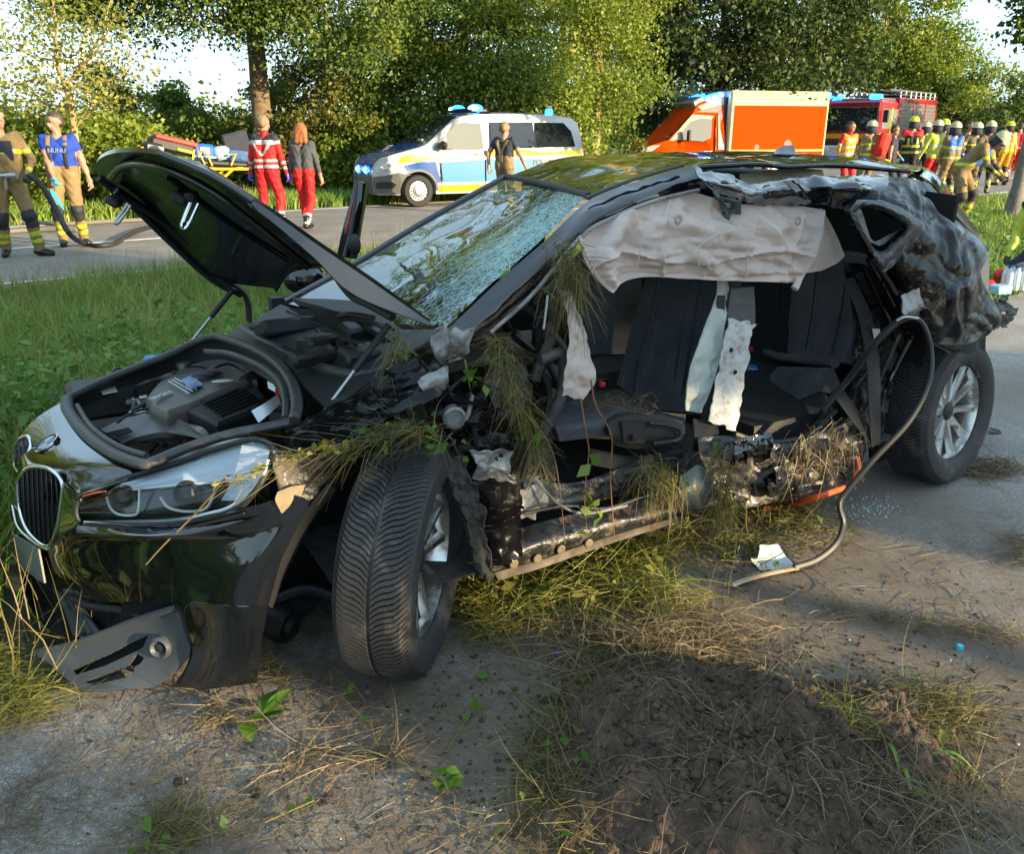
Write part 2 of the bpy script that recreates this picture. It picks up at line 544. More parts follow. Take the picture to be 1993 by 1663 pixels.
# the verge between path and road, nearest the camera
def verge_blades(n, x0, x1, y0, y1, h, w, edge=0.03):
    x, y = scatter(n, x0, x1, y0, y1)
    p, r = in_verge(x, y)
    k = (p > edge + 0.12 * RNG.normal(size=n)) & (r < 0.12 * RNG.normal(size=n) + 0.05)
    qa = (x - CO.x) * AX.x + (y - CO.y) * AX.y; ql = (x - CO.x) * RX.x + (y - CO.y) * RX.y
    k &= ~((qa > -.98) & (qa < 3.4) & (ql > -.1) & (ql < 1.6)) & ~((qa > -1.3) & (qa < 0) & (ql < 1.0))      # crushed flat under the car
    x, y, p, r = x[k], y[k], p[k], r[k]
    c = clump(x, y, 1.4)
    hh = h * (0.55 + 0.6 * RNG.random(len(x))) * (1 + 0.5 * c) * np.clip(0.45 + p * 0.9, 0.4, 1.0) * np.clip(0.5 - r * 0.6, 0.45, 1)
    return blades(np.stack([x, y, np.full(len(x), -0.025)], 1), hh, w * (0.7 + 0.6 * RNG.random(len(x))), RNG.uniform(0.1, 1.0, len(x)))
GR.append(verge_blades(52000, -4.2, 1.5, 1.2, 6.2, 0.38, 0.0065))
GR.append(verge_blades(60000, -8.0, 4.5, 5.0, 13.0, 0.33, 0.010))
GR.append(verge_blades(45000, 1.5, 12.0, 6.0, 22.0, 0.20, 0.014))
GR.append(verge_blades(30000, 6.0, 34.0, 14.0, 46.0, 0.22, 0.035))
v, f = joinvf(GR)
tag(link('verge_grass', np_mesh('verge_grass', v, f), None, M_grass), kind='stuff', label='long green grass on the verge between path and road')
# dry stems among the grass
x, y = scatter(16000, -8, 3, 1.5, 12)
p, r = in_verge(x, y); k = (p > 0.0) & (r < -0.1); x, y = x[k], y[k]
v, f = blades(np.stack([x, y, np.full(len(x), -0.02)], 1), RNG.uniform(0.25, 0.55, len(x)), np.full(len(x), 0.004), RNG.uniform(0.1, 0.9, len(x)))
tag(link('dry_stems', np_mesh('dry_stems', v, f), None, M_dry), kind='stuff', label='dry straw stems standing in the verge grass')
# nettles and other broad leaved plants beside the car
def plants(n, x0, x1, y0, y1, h, ls, pmin, pmax, rmax):
    x, y = scatter(n, x0, x1, y0, y1); p, r = in_verge(x, y)
    c = clump(x + 40, y, 0.9)
    k = (p > pmin) & (p < pmax) & (r < rmax) & (c + 0.35 * RNG.normal(size=n) > -0.28)
    qa = (x - CO.x) * AX.x + (y - CO.y) * AX.y; ql = (x - CO.x) * RX.x + (y - CO.y) * RX.y
    k &= ~((qa > -1.02) & (qa < 3.4) & (ql > -.1) & (ql < 1.75))
    x, y, p = x[k], y[k], p[k]
    P = []; Sz = []
    for a, b, pp in zip(x, y, p):
        hh = h * random.uniform(0.5, 1.1) * min(1, 0.4 + pp * 1.2)
        lean = (random.uniform(-.25, .25), random.uniform(-.25, .25))
        nn = random.randint(7, 13)
        for i in range(nn):
            t = (i + 0.6) / nn
            w = random.uniform(0, 6.28); rr = ls * random.uniform(0.3, 0.9)
            P.append((a + lean[0] * hh * t + rr * math.cos(w), b + lean[1] * hh * t + rr * math.sin(w), hh * t)); Sz.append(ls * random.uniform(0.6, 1.25) * (1.15 - 0.5 * t))
    return leaves(np.array(P), np.array(Sz), up=1.1, aspect=0.62, fold=0.12)
v, f = joinvf([plants(3200, -4.8, 0.8, 1.9, 7.5, 0.50, 0.095, 0.10, 3.0, -1.3), plants(2400, -7, 1.5, 4.0, 10, 0.36, 0.10, 0.4, 3.9, -0.9), plants(500, 1.5, 8, 7, 16, 0.3, 0.12, 0.4, 5, -0.6)])
tag(link('nettle_patch', np_mesh('nettle_patch', v, f), None, M_nettle), kind='stuff', label='dark broad leaved nettles growing on the verge behind the car')
# grass on the far side of the road
n = 60000
t = RNG.uniform(-22, 13, n); o = ROAD_W + np.abs(RNG.normal(0, 1.0, n)) * 2.2 - 0.05
px = ROAD_P.x + rd.x * t + rn.x * o; py = ROAD_P.y + rd.y * t + rn.y * o
v, f = blades(np.stack([px, py, np.full(n, -0.02)], 1), RNG.uniform(0.15, 0.42, n), np.full(n, 0.03), RNG.uniform(0.1, 0.9, n))
tag(link('far_verge_grass', np_mesh('far_verge_grass', v, f), None, M_grass), kind='stuff', label='grass strip along the far side of the road')
# field beyond
tag(strip('field', ROAD_P, ROAD_A, ROAD_W + 7, 400, -300, 300, 0.0, mat('field_grass', (0.10, 0.14, 0.04), 0.95, var=0.4, vscale=0.3), 0, 0, 4), kind='structure')
# ================================================================ trees and shrubs
M_bark = mat('bark', (0.15, 0.105, 0.06), 0.9, var=0.45, vscale=9, bump=1.0, bscale=25)
M_barkg = mat('grey_bark', (0.16, 0.145, 0.125), 0.9, var=0.4, vscale=12, bump=1.0, bscale=40)
M_barkp = mat('pale_bark', (0.30, 0.22, 0.09), 0.9, var=0.3, vscale=9, bump=0.6, bscale=25)
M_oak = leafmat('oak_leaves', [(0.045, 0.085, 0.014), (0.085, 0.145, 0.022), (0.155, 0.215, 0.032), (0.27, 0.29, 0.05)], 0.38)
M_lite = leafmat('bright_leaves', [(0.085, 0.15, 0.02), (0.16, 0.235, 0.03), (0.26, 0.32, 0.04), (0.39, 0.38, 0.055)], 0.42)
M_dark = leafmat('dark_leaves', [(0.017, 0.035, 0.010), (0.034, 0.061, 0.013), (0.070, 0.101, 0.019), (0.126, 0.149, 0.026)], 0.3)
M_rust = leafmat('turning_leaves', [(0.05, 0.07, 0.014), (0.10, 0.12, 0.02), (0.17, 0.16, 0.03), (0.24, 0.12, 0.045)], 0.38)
def crown_pts(blobs, nclu, nleaf, rc, rng, shell=0.55):
    "blobs: (centre, radii, weight) -> leaf positions and outward vectors, clusters"
    w = np.array([b[2] for b in blobs], float); w /= w.sum()
    idx = rng.choice(len(blobs), nclu, p=w)
    cc = np.array([b[0] for b in blobs])[idx]; rr = np.array([b[1] for b in blobs])[idx]
    d = rng.normal(size=(nclu, 3)); d /= np.linalg.norm(d, axis=1)[:, None]
    rad = shell + (1 - shell) * rng.random(nclu) ** 0.6
    ctr = cc + rr * d * rad[:, None]
    sz = rc * rng.uniform(0.5, 1.5, nclu)
    ci = rng.choice(nclu, nleaf, p=(sz ** 2) / (sz ** 2).sum())
    off = np.clip(rng.normal(size=(nleaf, 3)), -1.7, 1.7) * np.array([1, 1, 0.62]) * sz[ci][:, None] * 0.62
    return ctr[ci] + off, (d[ci] * 0.5), ctr
def tree(name, base, label, blobs, nclu, nleaf, rc, ls, leafm, barkm=None, tr=0.2, th=4.0, limbs=10, seed=1, shell=0.55, group=None, cat='tree', fork=None, lean=(0, 0), aspect=0.62, rz=0.0):
    rng = np.random.default_rng(seed); rnd = random.Random(seed)
    root = empty(name, base, rz, label, cat, group)
    P, O, ctr = crown_pts(blobs, nclu, nleaf, rc, rng, shell)
    P[:, 2] = np.maximum(P[:, 2], 0.03)
    v, f = leaves(P, ls * rng.uniform(0.6, 1.35, nleaf), rng, up=0.5, aspect=aspect, outward=O)
    link('foliage' if cat != 'tree' else 'crown', np_mesh(name, v, f), root, leafm)
    if barkm is not None:
        mb = MB()
        pts = []
        for i in range(9):
            t = i / 8
            pts.append(Vector((lean[0] * t + 0.10 * tr * 4 * noise.noise(Vector((seed, t * 3, 0))), lean[1] * t + 0.10 * tr * 4 * noise.noise(Vector((seed + 9, t * 3, 0))), -0.05 + th * t)))
        rads = [tr * (1.35 if i == 0 else 1.0) * (1 - 0.62 * i / 8) for i in range(9)]
        mb.tube(pts, rads, 10)
        link('trunk', mb.mesh('trunk', True), root, barkm)
        lb = MB()
        for i in range(limbs):
            c = Vector(ctr[rnd.randrange(len(ctr))])
            t = rnd.uniform(0.42, 0.98)
            k = t * 8; i0 = min(7, int(k)); s0 = pts[i0].lerp(pts[i0 + 1], k - i0)
            mid = s0.lerp(c, 0.5) + Vector((rnd.uniform(-.3, .3), rnd.uniform(-.3, .3), rnd.uniform(0.0, .5))) * (c - s0).length * 0.3
            pp = spline([s0, mid, c], 4)
            r0 = tr * (1 - 0.62 * t) * 0.62
            lb.tube(pp, [r0 * (1 - 0.86 * q / (len(pp) - 1)) for q in range(len(pp))], 6)
            for _ in range(2):
                c2 = c + Vector((rnd.uniform(-1, 1), rnd.uniform(-1, 1), rnd.uniform(-.3, .8))) * rc * 1.4
                lb.tube([pp[5], pp[5].lerp(c2, .55) + Vector((0, 0, .1)), c2], [r0 * .4, r0 * .25, r0 * .08], 5)
        link('limbs', lb.mesh('limbs', True), root, barkm)
    return root
def gx(u, Y): return (u - 996.5) / 1665 * (Y * _c + CAM_H * _s)
def at(u, Y): return (gx(u, Y), Y, 0)
# the large oak left of the middle
tree('oak_tree', at(525, 21.5), 'large oak with a thick trunk and low hanging limbs, behind the paramedics', [
    ((0, 0, 8.5), (5.2, 4.5, 4.0), 4), ((-3.2, -0.6, 5.6), (2.2, 2.0, 1.4), 1.3), ((2.4, -0.8, 5.0), (2.4, 2.2, 1.9), 1.6), ((0, -1.8, 5.2), (2.0, 1.3, 1.5), 1.0),
    ((3.3, 0, 7.0), (2.4, 2.4, 2.5), 1.2), ((-2.2, -.8, 4.3), (1.6, 1.4, .8), 1.0), ((0, -1.6, 4.3), (1.8, 1.0, .8), 1.0), ((1.7, -1, 3.7), (1.3, 1.2, .9), .8), ((-3.5, -.6, 4.7), (1.3, 1.2, .8), .7)],
     340, 98000, 0.58, 0.095, M_oak, M_bark, 0.27, 8.5, 46, 3)
# tall bright maple right of the oak, foliage down to the hedge
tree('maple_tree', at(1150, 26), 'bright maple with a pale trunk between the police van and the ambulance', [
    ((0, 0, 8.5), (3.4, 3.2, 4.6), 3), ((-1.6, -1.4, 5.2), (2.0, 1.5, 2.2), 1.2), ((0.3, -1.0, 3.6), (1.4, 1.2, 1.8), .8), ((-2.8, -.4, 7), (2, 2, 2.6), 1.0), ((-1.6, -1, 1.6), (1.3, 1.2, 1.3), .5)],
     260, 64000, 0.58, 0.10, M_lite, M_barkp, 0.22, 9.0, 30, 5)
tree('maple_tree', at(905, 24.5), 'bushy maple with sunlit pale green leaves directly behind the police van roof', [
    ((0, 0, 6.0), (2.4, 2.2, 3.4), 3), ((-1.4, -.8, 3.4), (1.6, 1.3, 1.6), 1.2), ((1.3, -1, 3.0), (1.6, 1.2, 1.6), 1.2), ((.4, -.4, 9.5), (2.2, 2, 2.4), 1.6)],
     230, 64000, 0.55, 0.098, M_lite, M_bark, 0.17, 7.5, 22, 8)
tree('alder_tree', at(1390, 33), 'dark tall alder standing behind the ambulance cab', [
    ((0, 0, 7.5), (4.0, 3.6, 5.0), 3), ((-2.2, -1, 3.6), (2.4, 2, 2.8), 1.4), ((2.5, -1, 4.5), (2.6, 2, 2.8), 1.3), ((0, -1, 12), (3.4, 3, 3), 1.4)],
     230, 40000, 0.75, 0.18, M_dark, M_bark, 0.25, 10, 24, 12)
tree('alder_tree', at(1560, 46), 'dark alder with gaps in its crown behind the ambulance box', [
    ((0, 0, 8.5), (3.8, 3.4, 5.6), 3), ((-1.5, -1, 4.2), (2.6, 2, 2.4), 1.2), ((1.5, -1, 13.0), (3.2, 3, 3), 1.4)],
     170, 30000, 0.8, 0.20, M_oak, M_bark, 0.24, 10, 24, 14)
tree('poplar_tree', at(1705, 50), 'tall light green poplar behind the red fire engine', [
    ((0, 0, 8.5), (3.1, 3.0, 6.0), 3), ((1.2, -1, 5.0), (2.6, 2, 2.8), 1.2), ((-1.5, -1, 12.0), (3.0, 2.6, 3), 1.2)],
     210, 44000, 0.75, 0.19, M_lite, M_barkp, 0.26, 11, 24, 17)
tree('maple_tree', at(1275, 36), 'tall maple whose top rises behind the ambulance windscreen', [
    ((0, 0, 9.5), (3.6, 3.4, 5.0), 3), ((-1.5, -1, 5.0), (2.6, 2, 2.4), 1.2), ((1.5, -1, 13.5), (3.2, 3, 3), 1.4)],
     170, 30000, 0.8, 0.19, M_oak, M_bark, 0.24, 10, 24, 19)
# thin pale tree on the left
def slender():
    Y = 16.0; b = Vector(at(128, Y)); root = empty('slender_tree', b, 0, 'small slender pale trunked tree with sparse yellowish leaves, behind the man in the blue shirt', 'tree')
    mb = MB(); lb = MB()
    def q(u, v): return D(u, v, Y) - b
    def br(m, uv, r0, r1, dy=0):
        pts = spline([q(*p) + Vector((0, dy * i / max(1, len(uv) - 1), 0)) for i, p in enumerate(uv)], 4)
        m.tube(pts, [r0 + (r1 - r0) * i / (len(pts) - 1) for i in range(len(pts))], 7)
        return pts
    br(mb, [(150, 430), (148, 300), (138, 200), (126, 165)], 0.075, 0.05)
    tips = []
    for uv, r0, dy in [([(126, 165), (150, 130), (175, 60), (190, -30)], .04, .6), ([(126, 165), (118, 110), (128, 45), (120, -40)], .04, -.5), ([(130, 180), (90, 155), (40, 165), (-10, 160)], .03, -.4),
                       ([(128, 172), (170, 160), (220, 150), (245, 120)], .028, .3), ([(118, 110), (90, 60), (60, 30), (30, 10)], .025, .5), ([(150, 130), (190, 110), (225, 70), (250, 30)], .025, -.5),
                       ([(140, 210), (100, 205), (70, 195), (40, 200)], .02, .2), ([(144, 250), (180, 220), (200, 190), (215, 185)], .02, -.3), ([(120, 120), (70, 110), (30, 90), (0, 60)], .02, -.2)]:
        pp = br(lb, uv, r0, 0.006, dy); tips += pp[3:]
    rng = np.random.default_rng(4)
    T = np.array([tuple(p) for p in tips]); n = 3000
    P = T[rng.integers(0, len(T), n)] + rng.normal(size=(n, 3)) * np.array([.27, .3, .17])
    v, f = leaves(P, rng.uniform(.06, .11, n), rng, up=.6)
    link('trunk', mb.mesh('trunk', True), root, M_barkp); link('limbs', lb.mesh('limbs', True), root, M_barkp)
    link('crown', np_mesh('crown', v, f), root, leafmat('yellow_leaves', [(0.15, 0.19, 0.03), (0.24, 0.27, 0.045), (0.34, 0.34, 0.07), (0.42, 0.38, 0.10)], 0.45))
slender()
# shrubs of the roadside hedge
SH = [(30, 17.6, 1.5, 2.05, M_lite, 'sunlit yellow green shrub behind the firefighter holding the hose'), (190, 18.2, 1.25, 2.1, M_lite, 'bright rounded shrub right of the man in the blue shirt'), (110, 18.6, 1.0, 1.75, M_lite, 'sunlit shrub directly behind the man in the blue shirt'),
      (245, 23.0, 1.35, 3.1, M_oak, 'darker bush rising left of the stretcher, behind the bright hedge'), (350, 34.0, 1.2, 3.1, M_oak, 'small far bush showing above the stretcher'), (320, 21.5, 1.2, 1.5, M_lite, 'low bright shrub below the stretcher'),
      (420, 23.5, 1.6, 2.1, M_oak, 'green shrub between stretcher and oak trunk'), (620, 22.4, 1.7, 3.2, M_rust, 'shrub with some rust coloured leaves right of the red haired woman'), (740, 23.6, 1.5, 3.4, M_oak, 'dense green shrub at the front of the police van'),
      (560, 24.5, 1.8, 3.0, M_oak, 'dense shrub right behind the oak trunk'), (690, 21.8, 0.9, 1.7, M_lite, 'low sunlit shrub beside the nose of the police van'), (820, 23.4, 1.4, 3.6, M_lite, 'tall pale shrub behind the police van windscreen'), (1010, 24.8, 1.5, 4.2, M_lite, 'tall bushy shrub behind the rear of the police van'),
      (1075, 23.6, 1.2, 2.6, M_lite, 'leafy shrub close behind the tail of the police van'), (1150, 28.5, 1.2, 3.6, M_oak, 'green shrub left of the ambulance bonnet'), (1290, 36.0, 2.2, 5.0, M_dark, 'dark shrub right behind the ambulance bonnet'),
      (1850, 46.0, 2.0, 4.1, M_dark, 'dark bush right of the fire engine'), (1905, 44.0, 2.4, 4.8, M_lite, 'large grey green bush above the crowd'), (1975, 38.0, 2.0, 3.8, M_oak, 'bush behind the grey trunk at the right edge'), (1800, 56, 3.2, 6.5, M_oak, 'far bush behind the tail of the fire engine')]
for i, (u, Y, w, h, lm, lb) in enumerate(SH):
    tree('roadside_shrub', at(u, Y), lb, [((0, 0, h * .5), (w, w, h * .48), 3), ((w * .5, -.2, h * .3), (w * .7, w * .7, h * .3), 1), ((-w * .5, .1, h * .34), (w * .7, w * .7, h * .34), 1), ((0.1, 0, h * .82), (w * .55, w * .55, h * .2), .6)],
         70, 11000 if Y < 30 else 8000, 0.34 * max(1, h / 3), 0.105 if Y < 30 else 0.17, lm, M_bark, 0.05, h * .7, 10, 40 + i, .35, 'shrubs along the far side of the road', 'shrub')
# grey trunk at the right edge
tree('avenue_tree', at(1968, 16.5), 'grey trunked young tree at the right edge with dark leaves hanging into the picture', [
    ((0.2, -0.2, 6.0), (1.6, 1.6, 1.9), 3), ((-0.5, -1.0, 4.3), (0.8, 0.8, .6), .9), ((0.5, -.6, 4.6), (0.9, 0.9, .8), .6), ((.25, -.3, 3.4), (.5, .5, .5), .2), ((-.55, -.6, 3.75), (.55, .6, .4), .8), ((-.1, -.5, 3.35), (.5, .5, .35), .5), ((.4, -.4, 2.95), (.35, .4, .3), .25)], 165, 19000, 0.33, 0.12, M_oak, M_barkg, 0.13, 5.0, 26, 23, .3, lean=(0.30, 0.1))
# far trees across the field, small in the picture
tag(link('far_wood', (lambda: np_mesh('far_wood', *leaves(np.concatenate([np.stack([RNG.uniform(-170, 260, 26000), 190 + RNG.normal(0, 5, 26000), np.abs(RNG.normal(0, 4.5, 26000)) * (0.7 + 0.4 * np.sin(np.arange(26000) * 0.37))], 1)]), RNG.uniform(.8, 1.8, 26000), RNG)))(), None, M_oak), kind='stuff', label='far wood closing the horizon behind the field')
# trees out of the picture on the right and behind: they shade the wreck and mirror in its paint
SQ = Vector((math.cos(SUN_AZ), math.sin(SUN_AZ), 0)); SN = Vector((-SQ.y, SQ.x, 0))
M_hedge = leafmat('hedge_leaves', [(0.02, 0.04, 0.01), (0.04, 0.07, 0.012), (0.07, 0.10, 0.02)], 0.3)
hp0 = None
_P, _O, _ = crown_pts([((0, 0, 4.45), (.8, .8, .95), 1)], 90, 11000, .36, np.random.default_rng(77), .1)
hgap = np_mesh('hedge_gap', *leaves(_P, .17, RNG, up=.5)); hgap.materials.append(M_hedge)
for q, dist in ((-9.5, 15), (-7.2, 15.5), (-5.2, 14.5), (-3.3, 15.5), (-1.6, 14.6), (-0.25, 15.4), (4.8, 15.2), (5.9, 14.6)):
    p = SQ * dist + SN * q
    if hp0 is None:
        hp0 = tree('hedge_tree', (p.x, p.y, 0), 'dense hedge tree beside the path, outside the picture on the right', [((0, 0, 2.5), (1.15, 1.05, 2.4), 3), ((0, 0, 4.2), (1.0, 1.0, 1.5), 1.3)], 210, 26000, .42, .17, M_hedge, M_bark, .14, 5, 10, 71, .15, 'hedge trees beside the path', rz=SUN_AZ)
    else:
        o = copy_tree(hp0); o['label'] = 'dense hedge tree on the right outside the picture, ' + {-7.2: 'second', -5.2: 'third', -3.3: 'fourth', -1.6: 'fifth', -0.25: 'sixth', 4.8: 'seventh'}.get(q, 'last') + ' of its row'; o.location = (p.x, p.y, 0); o.rotation_euler.z = SUN_AZ + random.choice([0, math.pi])
for q, dist, s_ in ((1.75, 15.0, .22), (2.75, 15.3, 1.0)):  # unseen trees added in the gap to shape the sun slivers
    p = SQ * dist + SN * q; o = copy_tree(hp0); o['label'] = 'unseen thin hedge tree added in the row gap to split the sun slivers'; o.location = (p.x, p.y, 0); o.rotation_euler.z = SUN_AZ; o.scale = (1, s_, 1)
    if q > 2.5: o.location.z = 0; o['label'] = 'unseen high crowned hedge tree added in the row gap to shade the cabin'; [setattr(ch, 'data', hgap) for ch in o.children if ch.name.startswith('crown')]; [bpy.data.objects.remove(ch) for ch in list(o.children) if ch.name.startswith('limbs')]
# the row goes on outside the picture, to the left and behind the camera
src = [o for o in COL.objects if o.type == 'EMPTY' and o.name in ('roadside_shrub', 'roadside_shrub.009', 'maple_tree.001', 'oak_tree')]
for i, (x, y, k) in enumerate([(-14.5, 13.0, 1), (-13.0, 17.5, 2), (-17.0, 10.5, 0), (-19.0, 13.5, 2), (-20.5, 6.5, 1), (-22.5, 8.0, 3), (-24.0, 1.5, 2), (-22, -4, 3), (-17, -9, 2), (-10, -13, 3), (-3, -16, 2), (4, -17, 3), (11, -15, 2), (-26, -2, 1), (-20.0, 3.0, 1)]):
    o = copy_tree(src[k]); o.location = (x, y, 0); o.rotation_euler.z = i * 1.3
    o['label'] = ('tree' if k > 1 else 'shrub') + ' outside the picture, ' + ['left', 'far left', 'left of the hose', 'beyond the road', 'by the far verge', 'in the left row', 'over the left verge', 'behind the left verge', 'behind on the left', 'behind the camera', 'straight behind', 'behind on the path', 'behind on the right', 'in the left hedge', 'of the left hedge'][i]
    o['group'] = 'trees around the place outside the picture'
# ================================================================ emergency vehicles
M_white = mat('white_paint', (0.48, 0.475, 0.46), 0.25, coat=0.6)
M_cream = mat('cream_paint', (0.45, 0.39, 0.25), 0.5, spec=.2)
M_pblue = mat('police_blue', (0.006, 0.065, 0.26), 0.22, coat=0.6)
M_lblue = mat('light_blue_foil', (0.05, 0.20, 0.42), 0.2, coat=0.6)
M_neon = mat('neon_foil', (0.42, 0.42, 0.008), 0.3, coat=0.3)
M_green = mat('neon_green_foil', (0.33, 0.60, 0.02), 0.3, coat=0.3)
M_orange = mat('luminous_orange', (0.50, 0.046, 0.0), 0.6, spec=.02)
M_yelo = mat('yellow_foil', (0.6, 0.28, 0.01), 0.3, coat=0.3)
M_red = mat('fire_red', (0.26, 0.008, 0.014), 0.25, coat=0.6)
M_redb = mat('signal_red', (0.65, 0.02, 0.012), 0.35)
M_grey = mat('grey_plastic', (0.10, 0.095, 0.085), 0.55, var=0.15)
M_blk = mat('black_plastic', (0.014, 0.014, 0.015), 0.5, var=0.3)
M_tyre = mat('tyre_rubber', (0.018, 0.018, 0.018), 0.8)
M_glass = mat('vehicle_glass', (0.012, 0.016, 0.018), 0.03, spec=0.9)
M_glassl = mat('sky_pale_glass', (0.17, 0.17, 0.15), 0.05, spec=0.8)  # pale tone put in for sky mirrored in the panes
M_steel = mat('steel', (0.45, 0.45, 0.45), 0.35, metal=0.9)
M_silver = mat('silver_paint', (0.28, 0.275, 0.27), 0.3, metal=0.6)
M_bluelamp = mat('blue_lamp', (0.0, 0.05, 0.6), 0.1, emit=(0.01, 0.12, 1.0), estr=3.0)
M_bluehot = mat('blue_lamp_lit', (0.2, 0.5, 0.9), 0.1, emit=(0.25, 0.7, 1.0), estr=9)
M_chrome = mat('chrome', (0.75, 0.75, 0.75), 0.07, metal=1.0)
M_lens = mat('lamp_lens', (0.55, 0.56, 0.55), 0.05, coat=1.0)

def shell(name, prof, zs, hw, arches, root, m, mats=None):
    """Body from a side outline. prof: outline (x,z) counter-clockwise from rear bottom along the sill to the front, over the roof.
    hw(x, z): half width. arches: (x, z, r)."""
    bm = bmesh.new()
    pts = []
    # lower edge from x max (rear) to x min (front) with arches cut out
    def arc(ax_, az, r, z0):
        w0 = math.asin(max(-1, min(1, (z0 - az) / r)))
        return [(ax_ + r * math.cos(w), az + r * math.sin(w)) for w in [w0 + (math.pi - 2 * w0) * k / 14 for k in range(15)]]
    low, top = prof
    z0 = low[0][1]
    line = [low[0]]
    for a in sorted(arches, key=lambda q: -q[0]):
        line += arc(a[0], a[1], a[2], z0)
    line.append(low[1])
    out = line + top
    for side in (-1, 1):
        vs = [bm.verts.new((x, 0, z)) for x, z in out]
        es = [bm.edges.new((vs[i], vs[(i + 1) % len(vs)])) for i in range(len(vs))]
        g = bmesh.ops.triangle_fill(bm, edges=es, use_beauty=True)
        fs = [q for q in g['geom'] if isinstance(q, bmesh.types.BMFace)]
        geom = fs + es + vs
        for z in zs:
            r_ = bmesh.ops.bisect_plane(bm, geom=geom, plane_co=(0, 0, z), plane_no=(0, 0, 1))
            geom = r_['geom']
        allv = set(q for q in geom if isinstance(q, bmesh.types.BMVert))
        for q in allv: q.co.y = side * hw(q.co.x, q.co.z)
        for q in geom:
            if isinstance(q, bmesh.types.BMFace): q.smooth = True
    # bridging skin over the roof, front and rear
    n = len(out)
    ring = out
    st = len(line) - 1
    tv = []
    for k in range(st, n):
        x, z = ring[k]
        w = hw(x, z)
        row = [bm.verts.new((x, -w + 2 * w * j / 10, z + 0.05 * (1 - (2 * j / 10 - 1) ** 4) * (1 if z > 1.2 else 0))) for j in range(11)]
        tv.append(row)
    x, z = ring[0]; w = hw(x, z)
    tv.append([bm.verts.new((x, -w + 2 * w * j / 10, z)) for j in range(11)])
    for a, b in zip(tv[:-1], tv[1:]):
        for j in range(10):
            f_ = bm.faces.new((a[j], a[j + 1], b[j + 1], b[j])); f_.smooth = True
    for k in range(len(line) - 1):
        (x1, z1), (x2, z2) = line[k], line[k + 1]
        w1, w2 = hw(x1, z1), hw(x2, z2)
        vv = [bm.verts.new((x1, -w1, z1)), bm.verts.new((x2, -w2, z2)), bm.verts.new((x2, w2, z2)), bm.verts.new((x1, w1, z1))]
        bm.faces.new(vv)
    bmesh.ops.remove_doubles(bm, verts=bm.verts, dist=0.0005)
    bmesh.ops.recalc_face_normals(bm, faces=bm.faces)
    me = bpy.data.meshes.new(name); bm.to_mesh(me); bm.free()
    me.set_sharp_from_angle(angle=R(38))
    return link(name, me, root, m)
def sidepanel(name, poly, hw, root, m, off=0.004, side=-1, zs=(), xs=(), smooth=True, kind=None):
    "thin panel lying on the body side; poly in (x,z)"
    bm = bmesh.new()
    vs = [bm.verts.new((x, 0, z)) for x, z in poly]
    es = [bm.edges.new((vs[i], vs[(i + 1) % len(vs)])) for i in range(len(vs))]
    g = bmesh.ops.triangle_fill(bm, edges=es, use_beauty=True)
    geom = [q for q in g['geom'] if isinstance(q, bmesh.types.BMFace)] + es + vs
    zmin = min(p[1] for p in poly); zmax = max(p[1] for p in poly); xmin = min(p[0] for p in poly); xmax = max(p[0] for p in poly)
    for z in [zmin + (zmax - zmin) * k / 6 for k in range(1, 6)]:
        geom = bmesh.ops.bisect_plane(bm, geom=geom, plane_co=(0, 0, z), plane_no=(0, 0, 1))['geom']
    for x in [xmin + (xmax - xmin) * k / 8 for k in range(1, 8)]:
        geom = bmesh.ops.bisect_plane(bm, geom=geom, plane_co=(x, 0, 0), plane_no=(1, 0, 0))['geom']
    for q in bm.verts: q.co.y = side * (hw(q.co.x, q.co.z) + off)
    for q in bm.faces: q.smooth = True
    bmesh.ops.recalc_face_normals(bm, faces=bm.faces)
    me = bpy.data.meshes.new(name); bm.to_mesh(me); bm.free()
    if len(me.polygons) and me.polygons[0].normal.y * side < 0: me.flip_normals()
    o = link(name, me, root, m)
    if kind: o['kind'] = kind
    return o
def wheel(root, x, y, r, side, rim=M_steel, hub='steel', w=0.2):
    M = Matrix.Translation((x, y, r)) @ Matrix.Rotation(math.pi / 2 * (1 if side < 0 else -1), 4, 'X')
    t = MB(); t.lathe([(r * .62, -w), (r * .93, -w), (r, -w * .85), (r, -w * .15), (r * .93, 0), (r * .66, .01), (r * .62, -.02)], 36, M, True)
    o = t.obj('wheel', M_tyre, root, True)
    q = MB(); q.lathe([(r * .64, -.015), (r * .62, .0), (r * .58, -.035), (r * .40, -.03), (r * .36, .0), (r * .22, .015), (r * .2, .03), (0.0005, .03)], 30, M)
    ro = q.obj('rim', rim, o, True)
    h = MB()
    for k in range(16):
        a = 2 * math.pi * k / 16
        h.ball(M @ Vector((r * .49 * math.cos(a), r * .49 * math.sin(a), -.028)), (.018, .018, .018), 6, 4)
    h.obj('rim_holes', M_blk, o, True)['kind'] = 'stuff'
    return o
def textpart(name, s, size, loc, rot, root, m, depth=0.003, bold=0.0):
    me = text_mesh(s, size, depth, bold=bold)
    o = link(name, me, root, m); o.location = loc; o.rotation_euler = rot
    return o

